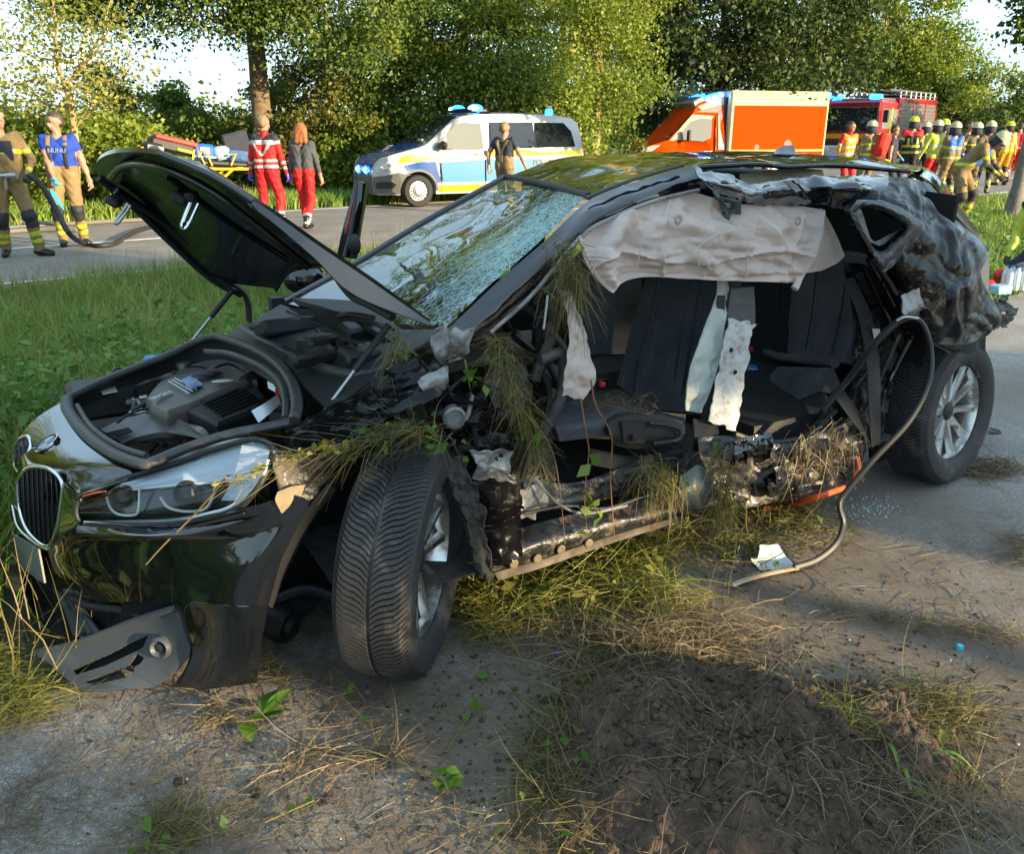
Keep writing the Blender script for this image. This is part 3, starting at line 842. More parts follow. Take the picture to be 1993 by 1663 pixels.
# ---------------------------------------------------------------- police van (front towards -x, the seen side is -y)
def police_van():
    a = G(816, 403); b = Vector((1.0, 0, 0))
    rot = R(27)
    # front axle, near wheel at the seen place
    L = 5.0
    fx, rx_ = 0.90, 4.05
    hdir = Vector((math.cos(rot), math.sin(rot), 0)); nd = Vector((-hdir.y, hdir.x, 0))
    loc = a - hdir * fx + nd * 0.92
    r = empty('police_van', loc, rot, 'white and blue police van with yellow green stripes and lit blue lights', 'van')
    def hw(x, z):
        w = 0.95
        if z > 1.0: w -= 0.17 * ((z - 1.0) / 0.9) ** 1.5
        if z < 0.5: w -= 0.05 * (0.5 - z) / 0.3
        if x < 0.75: w -= 0.30 * ((0.75 - x) / 0.80) ** 2
        if x > 4.7: w -= 0.06 * ((x - 4.7) / 0.3)
        return w
    top = [(-0.02, 0.34), (-0.05, 0.50), (-0.03, 0.72), (0.04, 0.92), (0.14, 1.02), (0.50, 1.12), (0.95, 1.22), (1.10, 1.27), (1.45, 1.53), (1.78, 1.76), (2.0, 1.85), (2.3, 1.89), (3.2, 1.91), (4.3, 1.89), (4.75, 1.84), (4.92, 1.72), (5.02, 1.25), (5.06, 0.85), (5.05, 0.32)]
    shell('body', ([(4.98, 0.26), (0.05, 0.26)], top), [0.5, 0.8, 1.0, 1.15, 1.3, 1.5, 1.65, 1.8], hw, [(fx, 0.33, 0.41), (rx_, 0.33, 0.41)], r, M_white)
    sh = MB(); sh.box((2.5, 0, 0.55), (4.6, 1.3, 0.5)); sh.obj('underbody', M_blk, r)
    for x in (fx, rx_):
        for s in (-1, 1): wheel(r, x, s * 0.93, 0.335, s)
    # windscreen and bonnet as skins over the front
    def skin(name, rows, m, off):
        mb = MB(); vs = []; fs = []
        for x, z, f_ in rows:
            w = hw(x, z) * f_
            for j in range(9):
                y = -w + 2 * w * j / 8
                vs.append((x - off * .7, y, z + off + 0.05 * (1 - (2 * (y / (hw(x, z)) + 1) / 2 - 1) ** 4) * (1 if z > 1.2 else 0)))
        n = len(rows)
        for i in range(n - 1):
            for j in range(8): fs.append((i * 9 + j, i * 9 + j + 1, (i + 1) * 9 + j + 1, (i + 1) * 9 + j))
        mb.add(vs, fs); return mb.obj(name, m, r, True)
    skin('windscreen', [(1.06, 1.262, .90), (1.27, 1.41, .93), (1.45, 1.53, .93), (1.78, 1.76, .91), (1.93, 1.82, .88)], M_glass, 0.012)
    skin('roof_front', [(2.0, 1.855, .93), (2.3, 1.89, .93), (2.75, 1.90, .93)], M_blk, 0.012)
    skin('bonnet', [(0.0, .86, .80), (0.04, 0.92, .84), (0.14, 1.02, .87), (0.50, 1.12, .90), (0.95, 1.22, .92), (1.05, 1.25, .92)], M_pblue, 0.010)
    skin('bumper', [(-0.01, 0.27, .98), (-0.03, 0.34, 1.0), (-0.06, 0.50, 1.0), (-0.045, 0.66, .995)], M_grey, 0.012)
    sidepanel('bumper_side', [(0.0, 0.28), (0.50, 0.28), (0.47, 0.42), (0.52, 0.56), (0.62, 0.68), (0.45, 0.72), (0.2, 0.66), (-0.03, 0.64), (-0.05, 0.5)], hw, r, M_grey, 0.012)
    skin('grille', [(-0.03, 0.64, .72), (-0.02, 0.74, .74), (0.02, .86, .76)], M_pblue, 0.022)
    em = MB(); em.lathe([(.075, 0), (.09, .006), (.075, .012)], 24, Matrix.Translation((-0.065, 0, .76)) @ Matrix.Rotation(-math.pi / 2, 4, 'Y'), True)
    for k in range(3):
        w = math.pi / 2 + k * 2 * math.pi / 3
        em.tube([(-0.07, 0, .76), (-0.07, .08 * math.cos(w), .76 + .08 * math.sin(w))], .008, 5)
    em.obj('emblem', M_chrome, r, True)
    for s in (-1, 1):
        g = MB(); g.ball((-0.06, s * 0.26, .77), (.03, .085, .05), 12, 8); g.obj('grille_lamp', M_bluehot, r, True)
        g = MB(); g.ball((-0.045, s * 0.26, .765), (.03, .13, .085), 12, 8); g.obj('grille_lamp_housing', M_bluelamp, r, True)
    pl = MB(); pl.box((-0.085, 0, 0.47), (0.012, 0.52, 0.11)); pl.obj('number_plate', M_white, r)
    for s in (-1, 1):
        h = MB()
        hp = [(0.0, .76), (0.08, .72), (0.32, .83), (0.52, 1.0), (0.44, 1.02), (0.2, .94), (0.04, .86)]
        ho = sidepanel('headlight', hp, hw, r, M_lens, 0.014, s)
        h.ball((0.14, s * (hw(.14, .82) + .012), .815), (.05, .02, .045), 10, 6); h.ball((0.30, s * (hw(.3, .88) + .014), .89), (.045, .02, .045), 10, 6)
        h.obj('bulb', M_chrome, ho, True)
        sidepanel('fog_lamp_recess', [(0.02, .40), (0.34, .40), (0.42, .48), (0.3, .54), (0.03, .52)], hw, r, M_blk, 0.016, s)
    intake = skin('air_intake', [(-0.035, 0.33, .62), (-0.05, 0.42, .60)], M_blk, 0.02)
    # glazing of the seen side and the far side
    for s in (-1, 1):
        sidepanel('front_side_window', [(1.22, 1.20), (2.45, 1.18), (2.42, 1.72), (2.0, 1.73), (1.82, 1.68), (1.55, 1.45)], hw, r, M_glassl, 0.006, s)
        sidepanel('side_window', [(2.66, 1.20), (3.72, 1.20), (3.72, 1.74), (2.64, 1.74)], hw, r, M_glass, 0.006, s)
        sidepanel('side_window', [(3.77, 1.20), (4.80, 1.22), (4.70, 1.55), (4.52, 1.73), (3.77, 1.74)], hw, r, M_glass, 0.006, s)
        sidepanel('window_post', [(1.52, 1.20), (1.57, 1.20), (1.57, 1.46), (1.52, 1.42)], hw, r, M_white, 0.010, s)
        # livery
        sidepanel('yellow_stripe', [(0.30, 0.935), (0.72, 1.10), (1.12, 1.17), (1.12, 1.03), (0.72, .92)], hw, r, M_neon, 0.005, s)
        sidepanel('green_patch', [(0.80, 1.09), (1.10, 1.165), (1.12, 1.05), (0.9, 1.0)], hw, r, M_green, 0.008, s)
        sidepanel('yellow_stripe', [(1.20, 1.02), (2.44, 1.06), (2.44, 1.17), (1.14, 1.15)], hw, r, M_neon, 0.005, s)
        sidepanel('green_patch', [(0.85, 0.92), (1.18, 0.98), (1.14, 1.05), (0.85, 1.02)], hw, r, M_green, 0.011, s)
        sidepanel('yellow_stripe', [(2.50, 1.06), (5.0, 1.02), (4.98, 1.14), (2.50, 1.17)], hw, r, M_neon, 0.005, s)
        sidepanel('blue_panel', [(0.58, 0.86), (0.95, 0.94), (1.30, 0.93), (1.42, .50), (1.30, .50), (1.16, .68), (0.9, .78), (0.66, .74)], hw, r, M_pblue, 0.005, s)
        sidepanel('light_blue_panel', [(1.46, 0.50), (2.46, .50), (2.46, .96), (1.42, .92)], hw, r, M_lblue, 0.005, s)
        sidepanel('light_blue_panel', [(2.50, 0.50), (3.58, .50), (3.66, .70), (3.95, .78), (3.9, .97), (2.50, .97)], hw, r, M_lblue, 0.005, s)
        sidepanel('orange_sill_stripe', [(1.36, .30), (3.6, .30), (3.6, .44), (1.36, .44)], hw, r, M_yelo, 0.005, s)
        for x in (1.42, 2.48, 3.75):
            sidepanel('door_gap', [(x, .32), (x + .012, .32), (x + .012, 1.17), (x, 1.17)], hw, r, M_blk, 0.0075, s)
        sidepanel('wheel_arch_trim', [(fx + (0.41 + d) * math.cos(w), .33 + (.41 + d) * math.sin(w)) for d, ws in ((0, range(0, 15)), (.045, range(14, -1, -1))) for w in [math.pi * q / 14 for q in ws]], hw, r, M_grey, 0.012, s)
        hd = MB(); hd.box((2.28, s * (hw(2.28, 1.1) + .02), 1.085), (.16, .02, .03)); hd.obj('door_handle', M_blk, r)
        hd = MB(); hd.box((2.72, s * (hw(2.7, 1.1) + .02), 1.19), (.16, .03, .035)); hd.obj('door_handle', M_blk, r)
        mr = MB(); mr.ball((1.44, s * 1.06, 1.26), (.085, .13, .10), 12, 8); mr.tube([(1.5, s * .9, 1.2), (1.46, s * 1.02, 1.24)], .03, 6); mr.obj('mirror', M_blk, r, True)
        tl = MB(); tl.box((5.02, s * .83, 1.02), (.06, .08, .38)); tl.obj('tail_light', M_redb, r)
    textpart('lettering', 'POLIZEI', 0.16, (3.95, -(hw(3.95, 0.86) + .012), .88), (math.pi / 2, 0, 0), r, M_grey, .002, .004)
    textpart('bonnet_lettering', 'POLIZEI', 0.17, (0.52, 0, 1.195), (R(14), 0, -math.pi / 2), r, M_white, .002, .004).rotation_euler = (0, R(-14), -math.pi / 2)
    # light bar
    lb = MB(); lb.box((2.5, 0, 1.985), (.42, 1.24, .10), bev=.03); lb.obj('light_bar', M_blk, r)
    for s in (-1, 1):
        q = MB(); q.ball((2.47, s * .48, 2.02), (.17, .18, .10), 14, 8); o = q.obj('beacon', M_bluelamp, r, True)
        q = MB(); q.ball((2.40, s * .55, 2.03), (.12, .14, .05), 10, 6); q.obj('beacon_bulb', M_bluehot, o, True)
    q = MB(); q.lathe([(.09, 0), (.09, .06), (.07, .11), (.0005, .12)], 16, Matrix.Translation((4.35, -.45, 1.93))); o = q.obj('rear_beacon', M_bluelamp, r, True)
    q = MB(); q.lathe([(.075, .10), (.065, .17), (.0005, .19)], 16, Matrix.Translation((4.35, -.45, 1.93))); q.obj('beacon_cap', M_white, o, True)
    st = MB(); st.box((1.18, -.55, 1.33), (.05, .26, .18), Matrix.Rotation(R(-55), 3, 'Y')); st.obj('dashboard_paper', M_cream, r)
police_van()

# ---------------------------------------------------------------- ambulance
def ambulance():
    Y = 29.5
    loc = Vector((gx(1228, Y), Y, 0))
    r = empty('ambulance', loc, R(16), 'orange ambulance with a cream top band and lit blue roof lights', 'ambulance')
    def hw(x, z):
        w = 0.98
        if x < 2.85:
            if z > 1.15: w -= 0.20 * ((z - 1.15) / 1.2)
            if x < .8: w -= .28 * ((.8 - x) / .8) ** 2
        return w
    top = [(0.0, .4), (-.04, .62), (0.0, .95), (0.08, 1.08), (0.5, 1.20), (0.82, 1.29), (1.25, 1.68), (1.62, 2.03), (1.70, 2.12), (1.78, 2.26), (1.95, 2.42), (2.3, 2.56), (2.80, 2.62), (2.82, .35)]
    shell('cab', ([(2.82, .32), (0.1, .32)], top), [.6, .95, 1.15, 1.3, 1.5, 1.7, 1.9, 2.1, 2.3], hw, [(.95, .34, .44)], r, M_orange)
    bx = MB(); bx.box((4.72, 0, 1.66), (3.66, 2.12, 2.26), bev=.05); bo = bx.obj('box_body', M_cream, r)
    def hb(x, z): return 1.06
    for s in (-1, 1):
        sidepanel('orange_panel', [(3.02, .62), (6.46, .62), (6.46, 2.34), (3.02, 2.34)], hb, r, M_orange, .006, s)
        sidepanel('lower_stripe', [(3.0, .92), (6.48, .92), (6.48, .98), (3.0, .98)], hb, r, M_yelo, .010, s)
        for k in range(3):
            sidepanel('red_lamp', [(4.4 + k * .55, .70), (4.75 + k * .55, .70), (4.75 + k * .55, .86), (4.4 + k * .55, .86)], hb, r, M_redb, .012, s)
        for cx_, cz, rr in ((3.95, 1.06, .09), (5.1, 1.14, .14)):
            sidepanel('round_sticker', [(cx_ + rr * math.cos(w), cz + rr * math.sin(w)) for w in [2 * math.pi * k / 18 for k in range(18)]], hb, r, M_redb, .012, s)
        sidepanel('side_window', [(1.02, 1.30), (2.05, 1.24), (2.32, 1.36), (2.36, 1.92), (1.95, 1.95), (1.58, 1.84)], hw, r, M_glassl, .006, s)
        sidepanel('window_frame', [(0.86, 1.27), (1.02, 1.27), (1.58, 1.84), (1.95, 1.95), (2.36, 1.92), (2.42, 2.02), (1.66, 2.06)], hw, r, M_cream, .008, s)
        sidepanel('door_edge', [(2.5, .45), (2.56, .45), (2.56, 2.1), (2.5, 2.1)], hw, r, M_yelo, .006, s)
        sidepanel('red_panel', [(1.75, 2.14), (2.80, 2.34), (2.80, 1.0), (2.60, 1.0), (2.60, 2.12)], hw, r, M_redb, .006, s)
        sidepanel('cream_roof_side', [(1.86, 2.30), (2.4, 2.50), (2.80, 2.56), (2.80, 2.36), (2.0, 2.2)], hw, r, M_cream, .008, s)
        mr = MB(); mr.box((1.42, s * 1.16, 1.42), (.10, .16, .34), bev=.03); mr.tube([(1.5, s * .95, 1.28), (1.42, s * 1.14, 1.28)], .025, 6); mr.obj('mirror', M_blk, r)
        wheel(r, .95, s * .95, .34, s); wheel(r, 4.7, s * .98, .34, s)
    ws = MB(); vs = []; fs = []
    rows = [(0.80, 1.285), (1.25, 1.68), (1.62, 2.03)]
    for x, z in rows:
        for j in range(5):
            w = hw(x, z) * .9; vs.append((x - .012, -w + 2 * w * j / 4, z + .014))
    for i in range(2):
        for j in range(4): fs.append((i * 5 + j, i * 5 + j + 1, i * 5 + j + 6, i * 5 + j + 5))
    ws.add(vs, fs); ws.obj('windscreen', M_glass, r, True)
    bd = MB(); bd.box((1.93, 0, 2.43), (.42, 1.44, .26), Matrix.Rotation(R(-28), 3, 'Y'), .05); bd.obj('roof_board', M_silver, r)
    for s in (-1, 1):
        q = MB(); q.box((2.45, s * .62, 2.60), (.70, .34, .17), Matrix.Rotation(R(-14), 3, 'Y'), .05); o = q.obj('blue_beacon', M_bluelamp, r)
        for k in range(3):
            g = MB(); g.ball((2.22 + k * .22, s * .79, 2.54 + k * .055), (.075, .035, .05), 10, 6); g.obj('beacon_bulb', M_bluehot, o, True)
    textpart('lettering', 'RETTUNGSDIENST', .17, (5.0, -1.069, 2.50), (math.pi / 2, 0, 0), r, mat('faded_red_print', (.62, .36, .18), .4), .002)
    textpart('lettering', 'FEUERWEHR', .10, (4.1, -1.069, 2.66), (math.pi / 2, 0, 0), r, bpy.data.materials['faded_red_print'], .002)
    for s in (-1, 1):
        q = MB(); q.box((6.56, s * .9, 2.66), (.06, .3, .2), bev=.02); q.obj('rear_beacon', M_bluelamp, r)
    gp = MB(); gp.box((2.86, 0, 1.6), (.10, 1.7, 2.0)); gp.obj('cab_gap', M_blk, r)
    gr = MB(); gr.box((-.02, 0, .85), (.06, 1.1, .22), bev=.02); gr.obj('grille', M_blk, r)
    for s in (-1, 1):
        sidepanel('headlight', [(.02, .92), (.3, .95), (.55, 1.14), (.3, 1.12), (.06, 1.04)], hw, r, M_lens, .008, s)
ambulance()

# ---------------------------------------------------------------- fire engine
def fire_engine():
    Y = 38.0
    er = R(-42)
    loc = Vector((gx(1700, Y) - 1.4 * math.cos(er), Y - 1.4 * math.sin(er), 0))
    r = empty('fire_engine', loc, er, 'red fire engine with a yellow band, partly hidden by the ambulance', 'fire engine')
    # front faces -y (towards the camera), the seen flank is +x
    cab = MB(); cab.box((0.2, 1.0, 1.75), (2.4, 2.0, 2.1), bev=.10); cab.obj('cab', M_red, r)
    bump = MB(); bump.box((0.2, -.05, .72), (2.45, .3, .5), bev=.06); bump.obj('bumper', M_white, r)
    lo = MB(); lo.box((0.2, .05, 1.05), (2.2, .16, .3), bev=.03); lo.obj('grille', M_blk, r)
    yb = MB(); yb.box((0.2, -.006, 1.36), (2.34, .02, .20)); yb.box((1.406, 1.0, 1.36), (.02, 1.9, .20)); yb.obj('yellow_band', M_yelo, r)
    ws = MB(); ws.box((0.2, -.012, 2.05), (2.16, .03, .95), bev=.012); ws.obj('windscreen', M_glass, r)
    sw = MB(); sw.box((1.41, .72, 2.05), (.03, .95, .80), bev=.012); sw.box((1.41, 1.65, 2.05), (.03, .62, .80), bev=.012); sw.obj('side_window', M_glassl, r)
    dr = MB(); dr.box((1.415, 1.27, 1.75), (.03, .14, 1.5)); dr.obj('door_pillar', M_neon, r)
    for mx_ in (1.62, -1.2):
        mr = MB(); mr.box((mx_, .02, 2.15), (.22, .1, .5), bev=.03); mr.obj('mirror', M_blk, r)
    for s in (-.75, .75):
        q = MB(); q.box((0.2 + s * 1.1, .25, 2.92), (.5, .34, .2), bev=.06); q.obj('blue_beacon', M_bluelamp, r)
    rf = MB(); rf.box((0.2, 1.0, 2.84), (2.2, 1.7, .08), bev=.03); rf.obj('cab_roof', M_silver, r)
    bd = MB(); bd.box((0.2, 4.6, 1.85), (2.46, 5.0, 2.2), bev=.06); bd.obj('superstructure', M_red, r)
    for k in range(3):
        sh = MB()
        for j in range(10): sh.box((1.44, 2.9 + k * 1.6, 1.25 + j * .155), (.03, 1.42, .135))
        sh.obj('roller_shutter', M_silver, r)
    gl = MB(); gl.box((.2, 4.6, 3.05), (2.3, 4.8, .04))
    for s in (-1, 1):
        for k in range(8): gl.tube([(0.2 + s * 1.1, 2.3 + k * .65, 2.95), (0.2 + s * 1.1, 2.3 + k * .65, 3.22)], .03, 6)
        gl.tube([(0.2 + s * 1.1, 2.2, 3.22), (0.2 + s * 1.1, 7.0, 3.22)], .035, 6)
    gl.obj('roof_gallery', M_silver, r, True)
    ld = MB()
    for s in (.35, .8):
        ld.tube([(s, 2.4, 3.28), (s, 7.2, 3.28)], .035, 6)
    for k in range(14): ld.tube([(.35, 2.6 + k * .33, 3.28), (.8, 2.6 + k * .33, 3.28)], .02, 5)
    ld.obj('ladder', M_steel, r, True)
    for y in (1.1, 5.6):
        for s in (-1, 1):
            M = Matrix.Translation((0.2 + s * 1.2, y, .5)) @ Matrix.Rotation(s * math.pi / 2, 4, 'Y')
            t = MB(); t.lathe([(.25, -.3), (.47, -.3), (.5, -.25), (.5, -.04), (.47, 0), (.3, .01), (.25, -.05), (.0005, -.05)], 28, M); t.obj('wheel', M_tyre, r, True)
    un = MB(); un.box((0.2, 3.5, .72), (2.0, 6.8, .36)); un.obj('chassis', M_blk, r)
    for s in (-1, 1):
        q = MB(); q.ball((.2 + s * .9, -.2, .8), (.14, .05, .1), 12, 8); q.obj('headlight', M_lens, r, True)
fire_engine()
# ================================================================ people
def surface_nets(F, org, h):
    "F<0 inside -> verts, quads"
    nx, ny, nz_ = F.shape
    ins = F < 0
    c = np.zeros((nx - 1, ny - 1, nz_ - 1), np.int8)
    for dx in (0, 1):
        for dy in (0, 1):
            for dz in (0, 1):
                c += ins[dx:nx - 1 + dx, dy:ny - 1 + dy, dz:nz_ - 1 + dz]
    mix = (c > 0) & (c < 8)
    I, J, Kk = np.nonzero(mix)
    idx = -np.ones(mix.shape, np.int64); idx[I, J, Kk] = np.arange(len(I))
    acc = np.zeros((len(I), 3)); cnt = np.zeros(len(I))
    cor = [(0, 0, 0), (1, 0, 0), (0, 1, 0), (1, 1, 0), (0, 0, 1), (1, 0, 1), (0, 1, 1), (1, 1, 1)]
    edges = [(0, 1), (2, 3), (4, 5), (6, 7), (0, 2), (1, 3), (4, 6), (5, 7), (0, 4), (1, 5), (2, 6), (3, 7)]
    vals = [F[I + a, J + b, Kk + d] for a, b, d in cor]
    for a, b in edges:
        fa, fb = vals[a], vals[b]
        k = (fa < 0) != (fb < 0)
        t = np.where(k, fa / np.where(k, fa - fb, 1), 0)
        pa = np.array(cor[a], float); pb = np.array(cor[b], float)
        acc += k[:, None] * (pa + (pb - pa) * t[:, None]); cnt += k
    V = (np.stack([I, J, Kk], 1) + acc / cnt[:, None]) * h + org
    Q = []
    for axn in range(3):
        sl0 = [slice(0, None)] * 3; sl1 = [slice(0, None)] * 3
        sl0[axn] = slice(0, -1); sl1[axn] = slice(1, None)
        a = ins[tuple(sl0)]; b = ins[tuple(sl1)]
        ch = a != b
        e = np.argwhere(ch)
        o1, o2 = [(1, 2), (2, 0), (0, 1)][axn]
        ok = (e[:, o1] > 0) & (e[:, o2] > 0) & (e[:, o1] < mix.shape[o1]) & (e[:, o2] < mix.shape[o2])
        e = e[ok]
        fl = a[tuple(e.T)]
        q = []
        for d1, d2 in ((-1, -1), (0, -1), (0, 0), (-1, 0)):
            w = e.copy(); w[:, o1] += d1; w[:, o2] += d2
            q.append(idx[tuple(w.T)])
        q = np.stack(q, 1)
        q[~fl] = q[~fl][:, ::-1]
        Q.append(q)
    return V, np.concatenate(Q)
def sdf(bones, h, k=0.03, pad=0.06, noise_amp=0.0):
    """bones: (p0, p1, r0, r1, tag[, k[, scale]]) -> verts, quads, tag id and t of the nearest bone at each face"""
    P0 = np.array([b[0] for b in bones], float); P1 = np.array([b[1] for b in bones], float)
    R0 = np.array([b[2] for b in bones]); R1 = np.array([b[3] for b in bones])
    mr = np.maximum(R0, R1)[:, None] + pad
    lo = np.minimum(P0, P1) - mr; hi = np.maximum(P0, P1) + mr
    org = lo.min(0); top = hi.max(0)
    n = np.ceil((top - org) / h).astype(int) + 1
    F = np.full(n, 0.5)
    def dist(X, i):
        d = P1[i] - P0[i]; L = d @ d
        t = np.clip(((X - P0[i]) @ d) / L, 0, 1) if L > 1e-12 else np.zeros(X.shape[:-1])
        return np.linalg.norm(X - P0[i] - t[..., None] * d, axis=-1) - (R0[i] + (R1[i] - R0[i]) * t), t
    for i in range(len(bones)):
        a = np.maximum(0, np.floor((lo[i] - org) / h).astype(int)); b = np.minimum(n, np.ceil((hi[i] - org) / h).astype(int) + 1)
        g = np.stack(np.meshgrid(*[org[q] + h * np.arange(a[q], b[q]) for q in range(3)], indexing='ij'), -1)
        d, _ = dist(g, i)
        s = F[a[0]:b[0], a[1]:b[1], a[2]:b[2]]
        kk = bones[i][5] if len(bones[i]) > 5 else k
        hh = np.clip(0.5 + 0.5 * (s - d) / kk, 0, 1)
        F[a[0]:b[0], a[1]:b[1], a[2]:b[2]] = s + (d - s) * hh - kk * hh * (1 - hh)
    if noise_amp:
        g = np.stack(np.meshgrid(*[org[q] + h * np.arange(n[q]) for q in range(3)], indexing='ij'), -1)
        F = F + noise_amp * (np.sin(g[..., 2] * 41 + 3 * np.sin(g[..., 0] * 23 + g[..., 1] * 9)) * np.sin(g[..., 1] * 17 + g[..., 0] * 31 + g[..., 2] * 13))
    V, Q = surface_nets(F, org, h)
    fc = V[Q].mean(1)
    best = np.full(len(fc), 9.0); bi = np.zeros(len(fc), int); bt = np.zeros(len(fc))
    for i in range(len(bones)):
        d, t = dist(fc, i)
        m = d < best
        best[m] = d[m]; bi[m] = i; bt[m] = t[m]
    return V, Q, fc, bi, bt
def ik(a, b, l1, l2, pole):
    a, b, pole = Vector(a), Vector(b), Vector(pole)
    d = b - a; L = min(d.length, (l1 + l2) * 0.999)
    u = d.normalized()
    x = (l1 * l1 - l2 * l2 + L * L) / (2 * L)
    hgt = math.sqrt(max(0, l1 * l1 - x * x))
    p = (pole - u * pole.dot(u)).normalized()
    return a + u * x + p * hgt, a + u * L
M_skin = mat('skin', (0.36, 0.185, 0.12), 0.5, var=0.12)
M_hairb = mat('brown_hair', (0.05, 0.03, 0.018), 0.6, var=0.4, vscale=40)
M_hairl = mat('fair_hair', (0.20, 0.13, 0.065), 0.6, var=0.3, vscale=40)
M_hairr = mat('red_hair', (0.26, 0.085, 0.025), 0.55, var=0.4, vscale=40, bump=.6, bscale=60)
M_beige = mat('beige_turnout', (0.215, 0.145, 0.058), 0.8, var=0.18, bump=.5, bscale=25)
M_beiged = mat('dark_beige_turnout', (0.14, 0.10, 0.05), 0.8, var=0.2, bump=.5, bscale=25)
M_pad = mat('knee_pad', (0.02, 0.02, 0.022), 0.7, var=0.3)
M_neonf = mat('neon_reflective', (0.42, 0.48, 0.03), 0.35)
M_sref = mat('silver_reflective', (0.42, 0.42, 0.41), 0.35)
M_bluet = mat('blue_shirt', (0.008, 0.045, 0.33), 0.8, var=0.15, bump=.4, bscale=20)
M_medred = mat('medic_red', (0.55, 0.008, 0.008), 0.7, var=0.08, bump=.4, bscale=22)
M_navy = mat('navy_cloth', (0.018, 0.022, 0.04), 0.8, var=0.2)
M_greyt = mat('grey_shirt', (0.06, 0.063, 0.072), 0.85, var=0.2, bump=.4, bscale=20)
M_boot = mat('black_boot', (0.012, 0.011, 0.010), 0.45, var=0.3)
M_glovel = mat('light_blue_glove', (0.05, 0.42, 0.62), 0.45)
M_glovev = mat('violet_glove', (0.09, 0.06, 0.45), 0.45)
M_glovek = mat('dark_glove', (0.045, 0.045, 0.025), 0.8)
M_vestb = mat('blue_vest', (0.01, 0.10, 0.42), 0.6, var=0.1)
M_helm = mat('luminous_helmet', (0.48, 0.46, 0.27), 0.3, coat=.4)
M_helmy = mat('yellow_helmet', (0.50, 0.54, 0.012), 0.3, coat=.4)
M_print = mat('shirt_print', (0.17, 0.22, 0.45), 0.8)
M_eye = mat('dark_eye', (0.02, 0.015, 0.012), 0.3)
PAL = [M_skin, M_beige, M_beiged, M_pad, M_neonf, M_sref, M_bluet, M_medred, M_navy, M_greyt, M_boot, M_glovel, M_glovev, M_glovek, M_vestb, M_eye, M_hairb, M_redb, M_yelo]
SKIN, BEIGE, BEIGED, PAD, NEON, SREF, BLUET, MRED, NAVY, GREYT, BOOT, GLL, GLV, GLK, VEST, EYE, BROW, RED, YEL = range(19)

